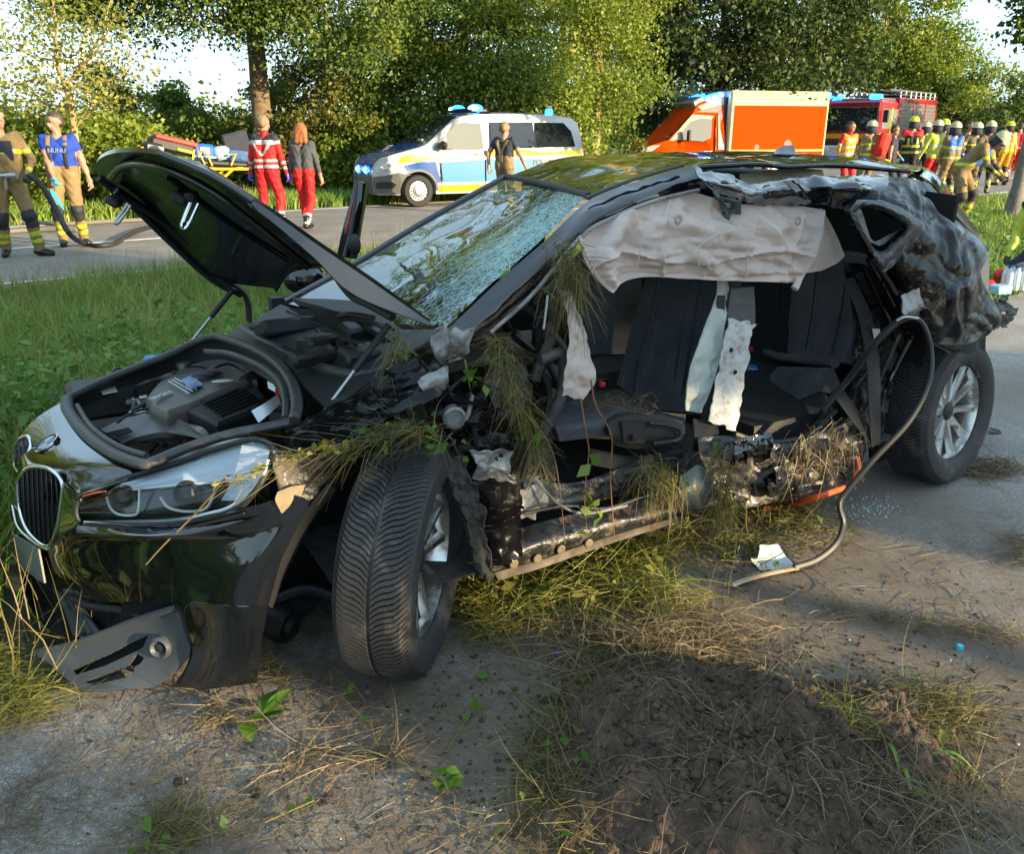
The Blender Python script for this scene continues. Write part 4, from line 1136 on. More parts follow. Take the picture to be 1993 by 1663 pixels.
def person(label, loc, rz, pose, dress, H=1.8, bulk=1.0, vox=0.0135, hair=None, helmet=None, fingers=True, group=None, extra=None, hairlen=0.0, wide=1.0):
    """Faces -Y before turning. pose: lean, turn, head yaw/pitch, hand and foot targets; dress(tag, t, P) -> palette index array."""
    root = empty('person', loc, rz, label, 'person', group)
    s = H / 1.8
    lean = pose.get('lean', 0.0)
    pz = pose.get('pelvis', 0.95)
    pel = Vector((pose.get('px', 0), pose.get('py', 0), pz))
    def up(d, x=0, y=0):   # along the leaning spine
        return pel + Vector((x, -math.sin(lean) * d + y * math.cos(lean), math.cos(lean) * d + y * math.sin(lean)))
    B = []
    b = bulk
    # torso
    for sx in (-1, 1):
        B.append((up(.02, sx * .085), up(.18, sx * .075), .112 * b, .105 * b, 'hip'))
        B.append((up(.14, sx * .072), up(.40, sx * .098), .102 * b, .108 * b, 'torso'))
        B.append((up(.36, sx * .06), up(.49, sx * .165 * wide), .10, .066, 'torso'))
    B.append((up(.24, 0, -.045 * b), up(.38, 0, -.035), .085 * b, .09, 'torso'))
    nb = up(.53); hd = pose.get('headdrop', 0)
    hc = nb + Vector((0, -math.sin(lean + hd) * .165 - .012, math.cos(lean + hd) * .165))
    B.append((nb - Vector((0, 0, .03)), nb.lerp(hc, .6), .062, .056, 'neck'))
    # head
    yaw = pose.get('yaw', 0); pit = pose.get('pitch', 0) + lean * .5 + hd
    HM = Matrix.Rotation(yaw, 3, 'Z') @ Matrix.Rotation(pit, 3, 'X')
    def hp(x, y, z): return hc + HM @ Vector((x, y, z))
    B += [(hp(0, .02, .045), hp(0, -.012, .03), .088, .084, 'head'), (hp(0, -.03, -.045), hp(0, -.045, -.07), .062, .048, 'head'),
          (hp(0, -.088, .005), hp(0, -.108, -.022), .012, .017, 'head', .012), (hp(-.079, .012, -.015), hp(-.084, .022, .018), .012, .016, 'head', .01), (hp(.079, .012, -.015), hp(.084, .022, .018), .012, .016, 'head', .01),
          (hp(-.035, -.080, .030), hp(.035, -.080, .030), .018, .018, 'head', .015), (hp(-.018, -.092, -.052), hp(.018, -.092, -.052), .012, .012, 'lip', .008),
          (hp(-.032, -.084, .012), hp(-.031, -.085, .012), .013, .013, 'eye', .006), (hp(.032, -.084, .012), hp(.031, -.085, .012), .013, .013, 'eye', .006)]
    hands = []
    for sgn, nm in ((1, 'l'), (-1, 'r')):
        sh = up(.475, sgn * .185 * wide)
        tgt = Vector(pose.get(nm + 'hand', (sgn * .33, -.05, .80)))
        el, ha = ik(sh, tgt, .29, .265, pose.get(nm + 'pole', (sgn * .5, .8, -.2)))
        B.append((sh, el, .062 * (b * .5 + .5), .047, nm + 'uarm'))
        B.append((el, ha, .047, .032, nm + 'farm'))
        u = (ha - el).normalized()
        kn = ha + u * .085
        B.append((ha + u * .02, kn, .030, .028, nm + 'hand'))
        side_ = Vector(pose.get(nm + 'palm', (0, 1, 0))); side_ = (side_ - u * side_.dot(u)).normalized()
        nrm = u.cross(side_) * sgn
        curl = pose.get(nm + 'curl', .5)
        for q, (off, ln) in enumerate(((-.030, .070), (-.010, .080), (.010, .075), (.029, .058))):
            r0 = ha + u * .075 + side_ * off
            m_ = r0 + (u * math.cos(curl) - nrm * math.sin(curl)) * ln * .55
            e_ = m_ + (u * math.cos(curl * 2.4) - nrm * math.sin(curl * 2.4)) * ln * .5
            hands.append((r0, m_, .0105, .0095, nm + 'hand', .006)); hands.append((m_, e_, .0095, .008, nm + 'hand', .006))
        t0 = ha + u * .028 - side_ * .026
        t1 = t0 + (u * .6 - side_ * .7 - nrm * .35).normalized() * .038
        hands.append((t0, t1, .013, .011, nm + 'hand', .008)); hands.append((t1, t1 + (u * .9 - side_ * .1 - nrm * .5).normalized() * .032, .011, .009, nm + 'hand', .006))
        hands.append((ha, ha + u * .03, .03, .03, nm + 'hand', .02))
        for off in (-.024, 0, .024): hands.append((ha + u * .02 + side_ * off * .7, ha + u * .078 + side_ * off, .017, .014, nm + 'hand', .02))
        hipj = pel + Vector((sgn * .092, 0, -.04))
        ft = Vector(pose.get(nm + 'foot', (sgn * .14, 0, 0)))
        kne, an = ik(hipj, ft + Vector((0, 0, .09)), .43, .42, pose.get(nm + 'knee', (sgn * .15, -1, 0)))
        loose = pose.get('loose', 1.0)
        B.append((hipj, kne, .095 * b, .066 * loose, nm + 'thigh'))
        B.append((kne, an + Vector((0, 0, .02)), .064 * loose, .054 * loose, nm + 'shin'))
        fd = Vector((*pose.get(nm + 'toe', (sgn * .25, -1)), 0)).normalized()
        B.append((Vector((an.x, an.y, max(.05, an.z - .035))) - fd * .035, Vector((an.x, an.y, max(.040, an.z - .05))) + fd * .165, .050, .042, nm + 'boot', .02))
        B.append((an + Vector((0, 0, .10)), Vector((an.x, an.y, max(.05, an.z - .035))), .052, .052, nm + 'boot', .02))
    B = [(tuple(Vector(q[0]) * s), tuple(Vector(q[1]) * s), q[2] * s, q[3] * s, *q[4:]) for q in B]
    hands = [(tuple(Vector(q[0]) * s), tuple(Vector(q[1]) * s), q[2] * s, q[3] * s, *q[4:]) for q in hands]
    V, Q, fc, bi, bt = sdf(B, vox, .028 * s, .05, pose.get('fold', .007))
    tags = np.array([q[4] for q in B])[bi]
    mi = dress(tags, bt, fc / s)
    if fingers:
        V2, Q2, fc2, bi2, bt2 = sdf(hands, .0062, .008, .012)
        mi2 = dress(np.array([q[4] for q in hands])[bi2], bt2, fc2 / s)
        Q = np.concatenate([Q, Q2 + len(V)]); V = np.concatenate([V, V2]); mi = np.concatenate([mi, mi2])
    body = link('body', np_mesh('body', V, Q, True, mi), root, PAL)
    if hair is not None:
        hb = [(hp(0, .028, .058), hp(0, .0, .066), .090, .082, 'h'), (hp(-.035, .05, .0), hp(.035, .05, .0), .062, .062, 'h')]
        if hairlen:
            for x_ in (-.05, 0, .05): hb.append((hp(x_, .05, .02), hp(x_ * 1.5, .085, -hairlen), .062, .04, 'h'))
        hb = [(tuple(Vector(q[0]) * s), tuple(Vector(q[1]) * s), q[2] * s, q[3] * s, 'h') for q in hb]
        Vh, Qh, *_ = sdf(hb, vox * .8, .03, .04, .003)
        link('hair', np_mesh('hair', Vh, Qh, True), root, hair)
    if helmet is not None:
        MM = Matrix.Translation(hp(0, .005, .055) * s) @ HM.to_4x4()
        mb = MB(); mb.lathe([(.001, .105), (.06, .097), (.105, .062), (.124, .01), (.132, -.03), (.118, -.03), (.110, -.01), (.09, .05), (.001, .085)], 20, MM)
        mb.mi = 0
        ho = mb.obj('helmet', helmet, root, True)
        mb = MB(); mb.box(MM @ Vector((0, -.02, .10)), (.026, .21, .03), HM, .008); mb.obj('crest', helmet, ho, True)
        vb = MB()
        pr = [MM @ Vector((.133 * math.sin(w), -.133 * math.cos(w), z)) for z in (-.02, -.075) for w in [(-1.1 + 2.2 * i / 8) for i in range(9)]]
        vb.add(pr, [(i, i + 1, i + 10, i + 9) for i in range(8)])
        vo = vb.obj('visor', M_lens, ho, True); so_ = vo.modifiers.new('thick', 'SOLIDIFY'); so_.thickness = .004
        if pose.get('neckcloth', True):
            nbm = MB()
            pr = [MM @ Vector(((.118 + .02 * (z < -.1)) * math.sin(w), .118 * math.cos(w) * (1 + .15 * (z < -.1)), z)) for z in (-.02, -.10, -.19) for w in [(-1.75 + 3.5 * i / 12) for i in range(13)]]
            nbm.add(pr, [(r_ * 13 + i, r_ * 13 + i + 1, r_ * 13 + i + 14, r_ * 13 + i + 13) for r_ in (0, 1) for i in range(12)])
            no = nbm.obj('neck_cloth', M_navy, ho, True); q_ = no.modifiers.new('thick', 'SOLIDIFY'); q_.thickness = .006
    if extra: extra(root, up, s, hp)
    return root
def zone(tags, *names):
    m = np.zeros(len(tags), bool)
    for n in names: m |= (tags == n) | (tags == 'l' + n) | (tags == 'r' + n)
    return m
def turnout(jacket=BEIGE, legs=BEIGE, top=None, arms=None, glove=(GLK, GLK), stripe=NEON, jstripes=(1.02, 1.27), knee=True, astripe=True, legstripe=True, collar=None, band=.05):
    def f(t, bt, P):
        m = np.full(len(t), jacket)
        m[zone(t, 'head', 'neck', 'lip')] = SKIN
        m[t == 'eye'] = EYE
        m[zone(t, 'thigh', 'shin')] = legs
        hip = zone(t, 'hip'); m[hip] = legs if top is not None else jacket
        tor = zone(t, 'torso')
        ua, fa = zone(t, 'uarm'), zone(t, 'farm')
        if top is not None:
            m[tor] = top
        if arms is not None:
            m[ua & (bt < .55)] = arms[0]; m[ua & (bt >= .55)] = arms[1]; m[fa] = arms[1]
        for z in jstripes:
            m[(tor | hip) & (np.abs(P[:, 2] - z) < band / 2)] = stripe
        if astripe:
            m[ua & (np.abs(bt - .62) < .09)] = stripe; m[fa & (np.abs(bt - .66) < .09)] = stripe
        sh = zone(t, 'shin')
        if knee:
            m[sh & (bt < .34)] = PAD; m[zone(t, 'thigh') & (bt > .86)] = PAD
        if legstripe:
            m[sh & (bt > .46) & (bt < .60)] = stripe; m[sh & (bt > .70) & (bt < .82)] = stripe
        m[zone(t, 'boot')] = BOOT
        m[(t == 'lhand')] = glove[0]; m[(t == 'rhand')] = glove[1]
        if collar is not None: m[(t == 'neck') & (bt < .6)] = collar
        return m
    return f
# ---- firefighter with the hose, at the left edge
def fx_jacket(root, up, s, hp):
    mb = MB(); mb.box(up(.36, .02, -.125), (.20, .03, .26), Matrix.Rotation(.1, 3, 'X'), .01); mb.obj('open_collar', M_navy, root, True)
d0 = turnout(jstripes=(1.27,), stripe=NEON)
person('firefighter in full beige gear and dark gloves holding a hose nozzle at the left edge', tuple(G(42, 499)), R(28), dict(yaw=R(35), lhand=(.22, -.22, .99), rhand=(-.02, -.30, 1.02), lpole=(.8, .5, -.4), rpole=(-.9, .3, -.3), lcurl=.95, rcurl=.95, lpalm=(0, 0, 1), rpalm=(0, 0, 1), lfoot=(.22, -.04, 0), rfoot=(-.16, .10, 0), ltoe=(.75, -.6), rtoe=(-.1, -1), loose=1.22), d0, 1.86, 1.12, hair=M_hairb, extra=fx_jacket)
# ---- man in the blue T-shirt
def shirt_extra(root, up, s, hp):
    for sx in (-1, 1):
        mb = MB(); pts = [up(.47, sx * .105, .02), up(.53, sx * .10, -.0), up(.50, sx * .105, -.085), up(.40, sx * .105, -.13)]
        mb.tube([p * s for p in spline(pts, 4)], .028, 8, flat=.25, up=(0, -1, .3)); mb.obj('brace', M_beige, root, True)
        mb = MB(); pts = [up(.40, sx * .105, -.133), up(.24, sx * .098, -.155), up(.10, sx * .10, -.14)]
        mb.tube([p * s for p in spline(pts, 4)], .022, 8, flat=.25, up=(0, -1, .1)); mb.obj('brace_strap', M_navy, root, True)
    me = text_mesh('NUNU', .078, .004, bold=.002); o = link('chest_print', me, root, M_print)
    o.location = up(.335, .0, -.148) * s; o.rotation_euler = (math.pi / 2 - .05, 0, 0)
def d_blue(t, bt, P):
    m = turnout(BLUET, BEIGE, BLUET, (BLUET, SKIN), (SKIN, GLL), jstripes=(), astripe=False)(t, bt, P)
    m[zone(t, 'hip') & (P[:, 2] > 1.08)] = BLUET
    return m
person('stocky man in a blue T-shirt and beige braces trousers, blue glove on one hand', tuple(G(146, 478)), R(14), dict(yaw=R(-42), rhand=(-.06, -.26, .86), lhand=(.35, -.04, .80), rpole=(-.9, .5, -.2), rcurl=.7, lfoot=(.13, .05, 0), rfoot=(-.13, -.02, 0), ltoe=(.5, -1), rtoe=(.1, -1), loose=1.18), d_blue, 1.82, 1.17, hair=M_hairb, extra=shirt_extra)
def glove_obj():
    p = G(146, 478); mb = MB()
    a = p + Vector((-.06, -.33, .80))
    pts = spline([a + Vector((.02, 0, .0)), a + Vector((.08, -.01, -.12)), a + Vector((.16, -.01, -.27))], 4)
    mb.tube(pts, [.02, .035, .045, .05, .048, .044, .036, .026, .012], 10, flat=.3)
    o = mb.obj('glove', M_glovel, None, True); tag(o, 'light blue rubber glove dangling from the hand of the man in the blue shirt', 'glove')
glove_obj()
# ---- medic in red and the red haired woman
def medic_dress(t, bt, P):
    m = np.full(len(t), MRED)
    m[zone(t, 'head', 'lip')] = SKIN; m[t == 'eye'] = EYE
    tor = zone(t, 'torso'); hip = zone(t, 'hip'); ua = zone(t, 'uarm'); fa = zone(t, 'farm')
    m[tor & (P[:, 2] > 1.40)] = NAVY; m[tor & (P[:, 2] > 1.335) & (P[:, 2] < 1.40)] = SREF
    m[ua & (bt < .16)] = NAVY; m[ua & (bt > .16) & (bt < .32)] = SREF
    for z in (1.00, 1.09): m[(tor | hip) & (np.abs(P[:, 2] - z) < .022)] = SREF
    m[(hip) & (P[:, 2] < .965) & (P[:, 2] > .945)] = NAVY
    m[fa & (np.abs(bt - .35) < .08)] = SREF; m[fa & (np.abs(bt - .68) < .08)] = SREF
    bk = tor & (P[:, 1] > .02) & (np.abs(P[:, 2] - (1.15 + np.abs(P[:, 0]) * 1.35)) < .032) & (P[:, 2] < 1.34)
    m[bk] = SREF
    m[t == 'neck'] = MRED; m[(t == 'neck') & (bt > .75)] = SKIN
    sh = zone(t, 'shin'); m[sh & (bt > .55)] = SREF; m[sh & (bt > .66) & (bt < .74)] = NAVY; m[sh & (bt > .86) & (bt < .92)] = NAVY
    m[zone(t, 'boot')] = BOOT; m[t == 'lhand'] = GLV; m[t == 'rhand'] = GLV
    return m
person('paramedic in a red jacket with silver V on the back, seen from behind', tuple(G(530, 446)), R(166), dict(yaw=R(-18), lhand=(.36, -.05, .80), rhand=(-.36, -.04, .80), lfoot=(.17, .05, 0), rfoot=(-.15, -.03, 0), loose=1.15), medic_dress, 1.82, 1.12, hair=M_hairl)
def woman_dress(t, bt, P):
    m = np.full(len(t), GREYT)
    m[zone(t, 'head', 'lip', 'neck')] = SKIN; m[t == 'eye'] = EYE
    m[zone(t, 'hip') & (P[:, 2] < 1.03)] = MRED; m[zone(t, 'thigh', 'shin')] = MRED
    m[zone(t, 'farm') & (bt > .72)] = SKIN
    sh = zone(t, 'shin'); m[sh & (bt > .60)] = SREF; m[sh & (bt > .72) & (bt < .78)] = NAVY
    m[zone(t, 'boot')] = BOOT; m[t == 'lhand'] = SKIN; m[t == 'rhand'] = SKIN
    return m
person('red haired woman in grey top and red trousers walking away', tuple(G(600, 447)), R(172), dict(yaw=R(10), lhand=(.27, -.06, .84), rhand=(-.30, -.04, .83), lfoot=(.10, -.20, 0), rfoot=(-.06, .20, .03), ltoe=(.0, -1), rtoe=(-.1, -1), loose=1.05), woman_dress, 1.70, .93, hair=M_hairr, hairlen=.17, wide=.9)
# ---- firefighter by the van, seen from behind
def d_van(t, bt, P):
    m = turnout(NAVY, BEIGED, NAVY, (NAVY, SKIN), (SKIN, SKIN), jstripes=(), astripe=False)(t, bt, P)
    m[zone(t, 'hip')] = BEIGED; m[zone(t, 'hip') & (P[:, 0] < -.03)] = BEIGE
    return m
def braces_back(root, up, s, hp):
    for sx in (-1, 1):
        mb = MB(); mb.tube([p * s for p in spline([up(.50, sx * .11, .02), up(.45, sx * .10, .12), up(.26, 0.012 * sx, .135), up(.08, .0, .14)], 4)], .032, 8, flat=.25, up=(0, 1, .1)); mb.obj('brace', M_beige, root, True)
person('firefighter in dark T-shirt and beige braces seen from behind beside the police van', (gx(982, 17.2), 17.2, 0), R(152), dict(yaw=R(-20), lhand=(.30, .10, .92), rhand=(-.44, -.10, .92), lpole=(.9, .6, 0), rpole=(-.9, .5, 0), lfoot=(.14, 0, 0), rfoot=(-.14, .1, 0), loose=1.2), d_van, 1.74, 1.05, hair=M_hairl, extra=braces_back)
# ---- bending firefighter on the right verge
def d_bend(t, bt, P):
    m = turnout(BEIGE, BEIGE, jstripes=(.98,), stripe=NEON)(t, bt, P)
    tor = zone(t, 'torso'); m[tor & (np.abs(P[:, 0]) < .14)] = VEST
    m[tor & (P[:, 1] > .05)] = VEST
    m[zone(t, 'farm') & (bt < .5)] = PAD
    return m
person('firefighter with blue vest and cream helmet bending down on the grass', (gx(1868, 15.6), 15.6, 0), R(52), dict(lean=R(44), headdrop=R(18), pelvis=.90, py=.12, lhand=(.20, -.50, .78), rhand=(-.16, -.50, .80), lpole=(.6, .6, -.4), rpole=(-.6, .6, -.4), lfoot=(.14, -.02, 0), rfoot=(-.14, .22, 0), loose=1.2), d_bend, 1.86, 1.18, helmet=M_helm)
# ---- the crowd at the fire engine: each with an own look
def vestdress(vest, base, leg, hem=NEON):
    def f(t, bt, P):
        m = turnout(base, leg, jstripes=(1.0, 1.22), stripe=hem)(t, bt, P)
        tor = zone(t, 'torso'); m[tor & (np.abs(P[:, 0]) < .17) & (P[:, 2] > 1.04) & (np.abs(P[:, 2] - 1.22) > .03)] = vest
        return m
    return f
def d_medic2(t, bt, P):
    m = turnout(YEL, MRED, jstripes=(1.02, 1.18), stripe=SREF, knee=False)(t, bt, P); m[zone(t, 'uarm') & (bt < .6)] = MRED; m[zone(t, 'neck')] = MRED
    return m
def d_tee(t, bt, P): return turnout(NAVY, NAVY, NAVY, (NAVY, SKIN), (GLL, SKIN), jstripes=(), astripe=False, knee=False, legstripe=False)(t, bt, P)
def d_darkff(t, bt, P):
    m = turnout(NAVY, NAVY, jstripes=(.98, 1.12), stripe=NEON, knee=False)(t, bt, P); m[zone(t, 'uarm') & (bt < .5)] = MRED
    tor = zone(t, 'torso'); m[tor & (np.abs(np.abs(P[:, 0]) - .10) < .025) & (P[:, 2] < 1.3)] = NEON; m[tor & (P[:, 2] > 1.36)] = MRED
    return m
def d_red(t, bt, P): return turnout(MRED, MRED, jstripes=(1.02,), stripe=SREF, knee=False)(t, bt, P)
CR = [(1640, 22.5, 1.80, 20, d_medic2, None, M_hairb, 'medic in yellow and red jacket without helmet, leftmost of the crowd'),
      (1680, 21.8, 1.80, 200, turnout(BEIGE, BEIGE, stripe=NEON), M_helm, None, 'firefighter in beige with cream helmet beside the bareheaded medic in yellow'),
      (1724, 22.2, 1.72, 60, d_tee, None, M_hairb, 'dark haired person in a black T-shirt among the firefighters'),
      (1759, 23.0, 1.92, 175, d_darkff, M_helmy, None, 'tall firefighter in black coat with red shoulders and neon yellow helmet'),
      (1785, 25.0, 1.80, 160, vestdress(NEON, NAVY, NAVY, SREF), M_helm, None, 'person in dark coat and neon vest with pale helmet behind the neon jacket wearer'),
      (1806, 22.4, 1.82, 200, turnout(NEON, MRED, jstripes=(1.0, 1.2), stripe=SREF, knee=False), M_helm, None, 'helper in a bright neon yellow jacket with white helmet and red trousers'),
      (1820, 24.5, 1.86, 150, turnout(BEIGE, BEIGE, stripe=NEON), M_helmy, None, 'beige firefighter with yellow helmet right behind the neon jacket'),
      (1838, 20.6, 1.76, 190, vestdress(VEST, BEIGE, BEIGE), M_helm, None, 'firefighter in a blue vest with pale helmet, standing in front of the crowd'),
      (1866, 23.4, 1.82, 30, turnout(NAVY, NAVY, stripe=SREF, jstripes=(1.1,), knee=False), None, M_hairb, 'bareheaded person in a dark jacket behind the bending firefighter'),
      (1880, 22.0, 1.76, 170, turnout(BEIGED, BEIGED, stripe=NEON), M_helm, None, 'firefighter in dark beige with cream helmet just left of the bending one'),
      (1907, 23.2, 1.80, 150, turnout(BEIGE, BEIGE, stripe=NEON), M_helm, None, 'beige firefighter with cream helmet directly behind the bending one'),
      (1946, 27.0, 1.84, 185, turnout(YEL, YEL, stripe=NEON, jstripes=(1.0,)), M_helmy, None, 'firefighter with yellow trousers far behind the bending one'),
      (1968, 29.5, 1.84, 170, d_red, None, M_hairb, 'person in a red jacket beside the grey tree trunk')]
for u, Y, H, rz, dr, hm, ha, lb in CR:
    random.seed(u)
    person(lb, (gx(u, Y), Y, 0), R(rz), dict(yaw=R(random.uniform(-30, 30)), lhand=(random.uniform(.24, .36), random.uniform(-.2, 0), random.uniform(.78, 1.02)), rhand=(random.uniform(-.36, -.24), random.uniform(-.2, 0), random.uniform(.78, 1.0)), loose=1.15), dr, H, 1.08, vox=.019, hair=ha, helmet=hm, fingers=False, group='rescue workers in front of the fire engine')
def red_pack():
    p = Vector((gx(1703, 21.7), 21.7, 1.22)); mb = MB(); mb.box(p, (.34, .24, .56), Matrix.Rotation(.25, 3, 'Y') @ Matrix.Rotation(.5, 3, 'Z'), .07)
    o = mb.obj('rucksack', M_redb, None, True); tag(o, 'red rescue rucksack on the back of the beige firefighter beside the medic', 'rucksack')
    b = MB(); b.box(p + Vector((0.02, -.02, -.30)), (.36, .26, .04), Matrix.Rotation(.25, 3, 'Y') @ Matrix.Rotation(.5, 3, 'Z'), .01); b.obj('trim', M_yelo, o, True)
red_pack()
# person crouching at the right edge, mostly outside the picture
person('dark haired person in a neon vest crouching at the right edge', (gx(2032, 9.0), 9.0, 0), R(-60), dict(lean=R(38), pelvis=.50, headdrop=R(15), lhand=(.2, -.45, .35), rhand=(-.2, -.45, .35), lfoot=(.15, -.1, 0), rfoot=(-.15, .05, 0)), turnout(NEON, NAVY, NAVY, (NEON, NEON), jstripes=(), knee=False, legstripe=False), 1.7, 1.05, hair=M_hairb, fingers=False)

# ---------------------------------------------------------------- hose, stretcher and bags
M_hose = mat('hose_rubber', (0.022, 0.022, 0.02), 0.6, var=.3)
def hose():
    p0 = G(42, 499); Yh = p0.y - .35
    pts = [D(-20, 342, Yh), D(10, 342, Yh), D(55, 340, Yh), D(80, 360, Yh), D(110, 410, Yh), D(135, 455, Yh - .2)] + [Vector((*G(u, v).xy, .035)) for u, v in ((165, 479), (195, 483), (225, 478), (250, 462), (285, 448), (330, 440), (420, 436))]
    mb = MB(); mb.tube(spline(pts[2:], 6), .034, 10); o = mb.obj('fire_hose', M_hose, None, True)
    tag(o, 'black fire hose curving from the firefighter down onto the road', 'hose')
    nz_ = MB(); nz_.tube([pts[0], pts[1]], [.03, .026], 10); nz_.tube([pts[1], pts[1].lerp(pts[2], .5)], [.036, .036], 10); nz_.tube([pts[1] + Vector((0, 0, -.02)), pts[1] + Vector((-.02, 0, -.16))], .018, 8)
    n = nz_.obj('nozzle', M_steel, o, True)
    for k, (uv) in enumerate([[(-30, 405), (30, 400), (90, 404), (130, 416)], [(-20, 440), (60, 436), (120, 440), (200, 436), (280, 432)], [(-10, 458), (70, 452), (150, 452)]]):
        mb = MB(); mb.tube(spline([Vector((*G(u, v).xy, .04)) for u, v in uv], 6), .034, 8)
        lb = ['thin loop of grey hose lying at the far road edge behind the two firefighters', 'long straight grey hose lying across the road behind the man in blue', 'short grey hose end on the road nearest the firefighter boots'][k]
        tag(mb.obj('fire_hose', mat('grey_hose' + 'abc'[k], (0.16, 0.14, 0.11), .8), None, True), lb, 'hose', 'hoses lying on the road')
hose()
M_ystr = mat('stretcher_yellow', (0.60, 0.33, 0.008), 0.35, coat=.4)
def stretcher():
    Y = 16.3
    a = Vector((gx(290, Y), Y, 0)); b = Vector((gx(490, Y + 1.0), Y + 1.0, 0)); L = (b - a).length; rz = math.atan2(b.y - a.y, b.x - a.x)
    r = empty('stretcher', a, rz, 'yellow wheeled ambulance stretcher loaded with bags', 'stretcher')
    z = .99
    for s in (-.28, .28):
        mb = MB(); mb.tube(spline([(0, s, z + .30), (.02, s, z + .08), (.25, s, z), (L * .6, s, z - .10), (L, s, z - .12)], 4), .028, 8); mb.obj('side_rail', M_ystr, r, True)
        mb = MB(); mb.tube(spline([(.10, s, z + .22), (.12, s, z + .05), (.4, s, z - .06), (L * .7, s, z - .2)], 4), .022, 8); mb.obj('lower_rail', M_ystr, r, True)
        for x0, x1, nm in ((.35, L - .3, 'leg'), (L - .35, .5, 'leg')):
            mb = MB(); mb.tube([(x0, s, z - .12), ((x0 + x1) / 2, s, .45), (x1, s, .12)], .026, 8); lg = mb.obj(nm, M_ystr, r, True)
            w = MB(); w.lathe([(.03, -.02), (.09, -.02), (.10, 0), (.09, .02), (.03, .02)], 16, Matrix.Translation((x1, s, .10)) @ Matrix.Rotation(math.pi / 2, 4, 'X'), True); w.obj('wheel', M_blk, lg, True)
    ft = MB(); ft.tube([(L * .55, -.3, z - .02), (L * .5, -.3, z + .22), (L * .57, -.3, z + .22), (L * .62, -.3, z - .05)], .02, 6); ft.tube([(L * .8, -.3, z - .05), (L * .86, -.3, z + .16), (L * .78, -.3, z + .14)], .02, 6); ft.obj('side_guard', M_ystr, r, True)
    mt = MB(); mt.box((L * .5, 0, z + .02), (L * .95, .52, .09), Matrix.Rotation(R(4), 3, 'Y'), .03); mt.obj('mattress', M_blk, r, True)
    hd = MB(); hd.box((L * .95, .2, z + .30), (.5, .08, .5), Matrix.Rotation(R(-12), 3, 'Y'), .03); hd.obj('backrest', M_navy, r, True)
    M4 = Matrix.Translation(a) @ Matrix.Rotation(rz, 4, 'Z')
    def thing(nm, lb, cat, c, size, rot, m, extra=()):
        mb = MB(); mb.box(M4 @ Vector(c), size, Matrix.Rotation(rz, 3, 'Z') @ Matrix.Rotation(rot, 3, 'Y'), min(size) * .22); o = mb.obj(nm, m, None, True); tag(o, lb, cat)
        for pn, pc, ps, pm in extra:
            q = MB(); q.box(M4 @ (Vector(c) + Matrix.Rotation(rot, 3, 'Y') @ Vector(pc)), ps, Matrix.Rotation(rz, 3, 'Z') @ Matrix.Rotation(rot, 3, 'Y'), min(ps) * .2); q.obj(pn, pm, o, True)
    thing('equipment_case', 'black and red equipment case with neon strap on the stretcher head end', 'case', (.55, 0, z + .30), (.78, .42, .22), R(14), M_blk, [('lid', (.05, 0, .12), (.74, .44, .08), M_redb), ('neon_strap', (.22, -.22, -.03), (.30, .03, .05), M_neon), ('neon_strap', (.36, -.22, -.07), (.04, .03, .2), M_neon)])
    thing('monitor_bag', 'small grey and black bag at the left end of the stretcher', 'bag', (.20, -.1, z + .24), (.36, .34, .26), R(12), M_blk, [('side_pocket', (.02, -.19, 0), (.28, .03, .17), M_silver)])
    thing('rescue_bag', 'blue bag with white lettering in the middle of the stretcher', 'bag', (1.10, 0, z + .20), (.42, .40, .28), R(5), M_vestb, [('white_panel', (0, -.21, .02), (.17, .02, .12), M_white), ('reflective_band', (0, -.21, -.09), (.4, .02, .035), M_sref)])
    thing('folded_blanket', 'pale blue folded blanket beside the blue bag on the stretcher', 'blanket', (1.42, 0, z + .17), (.30, .42, .24), R(-8), mat('pale_blue_cloth', (.25, .38, .5), .9, var=.3, vscale=14, bump=1, bscale=14), [])
    thing('denim_bundle', 'dark blue cloth bundle at the right end of the stretcher', 'bundle', (1.70, 0, z + .12), (.46, .40, .19), R(6), mat('denim_cloth', (.05, .10, .22), .9, var=.4, vscale=12, bump=1, bscale=14), [])
stretcher()
# bags and bottles on the right verge
def right_bits():
    for u, v, r, m, nm, lb in ((1924, 566, .055, M_redb, 'red_pouch', 'small red pouch on the path edge beside the bumper'), (1946, 548, .07, M_redb, 'red_bag', 'larger dark red bag lying behind the bottle pack')):
        mb = MB(); mb.ball(G(u, v) + Vector((0, 0, r * .8)), (r * 1.2, r, r * 1.25), 14, 10); o = mb.obj(nm, m, None, True); tag(o, lb, 'bag')
    p = G(1968, 566); mb = MB()
    M_pet = mat('bottle_plastic', (.55, .62, .66), .12, coat=.5)
    k = 0
    for i in range(3):
        for j in range(2):
            q = p + Vector((i * .075 - .04, j * .08, 0)); mb = MB()
            mb.lathe([(.001, 0.004), (.034, .004), (.036, .02), (.034, .09), (.036, .15), (.03, .19), (.014, .225), (.014, .245), (.001, .245)], 14, Matrix.Translation(q))
            o = mb.obj('water_bottle', M_pet, None, True); tag(o, 'clear water bottle in the pack, ' + ['left', 'middle', 'right'][i] + ' of the ' + ['front', 'back'][j] + ' row', 'bottle', 'water bottles in a pack')
            c = MB(); c.lathe([(.015, .235), (.015, .255), (.001, .256)], 10, Matrix.Translation(q)); c.obj('cap', M_lblue, o, True)
    mb = MB(); mb.box(G(1945, 572) + Vector((0, 0, .045)), (.20, .13, .09), Matrix.Rotation(.4, 3, 'Z'), .012); o = mb.obj('plastic_box', mat('pale_blue_plastic', (.25, .50, .66), .35), None, True); tag(o, 'pale blue plastic box in front of the water bottles', 'box')
right_bits()
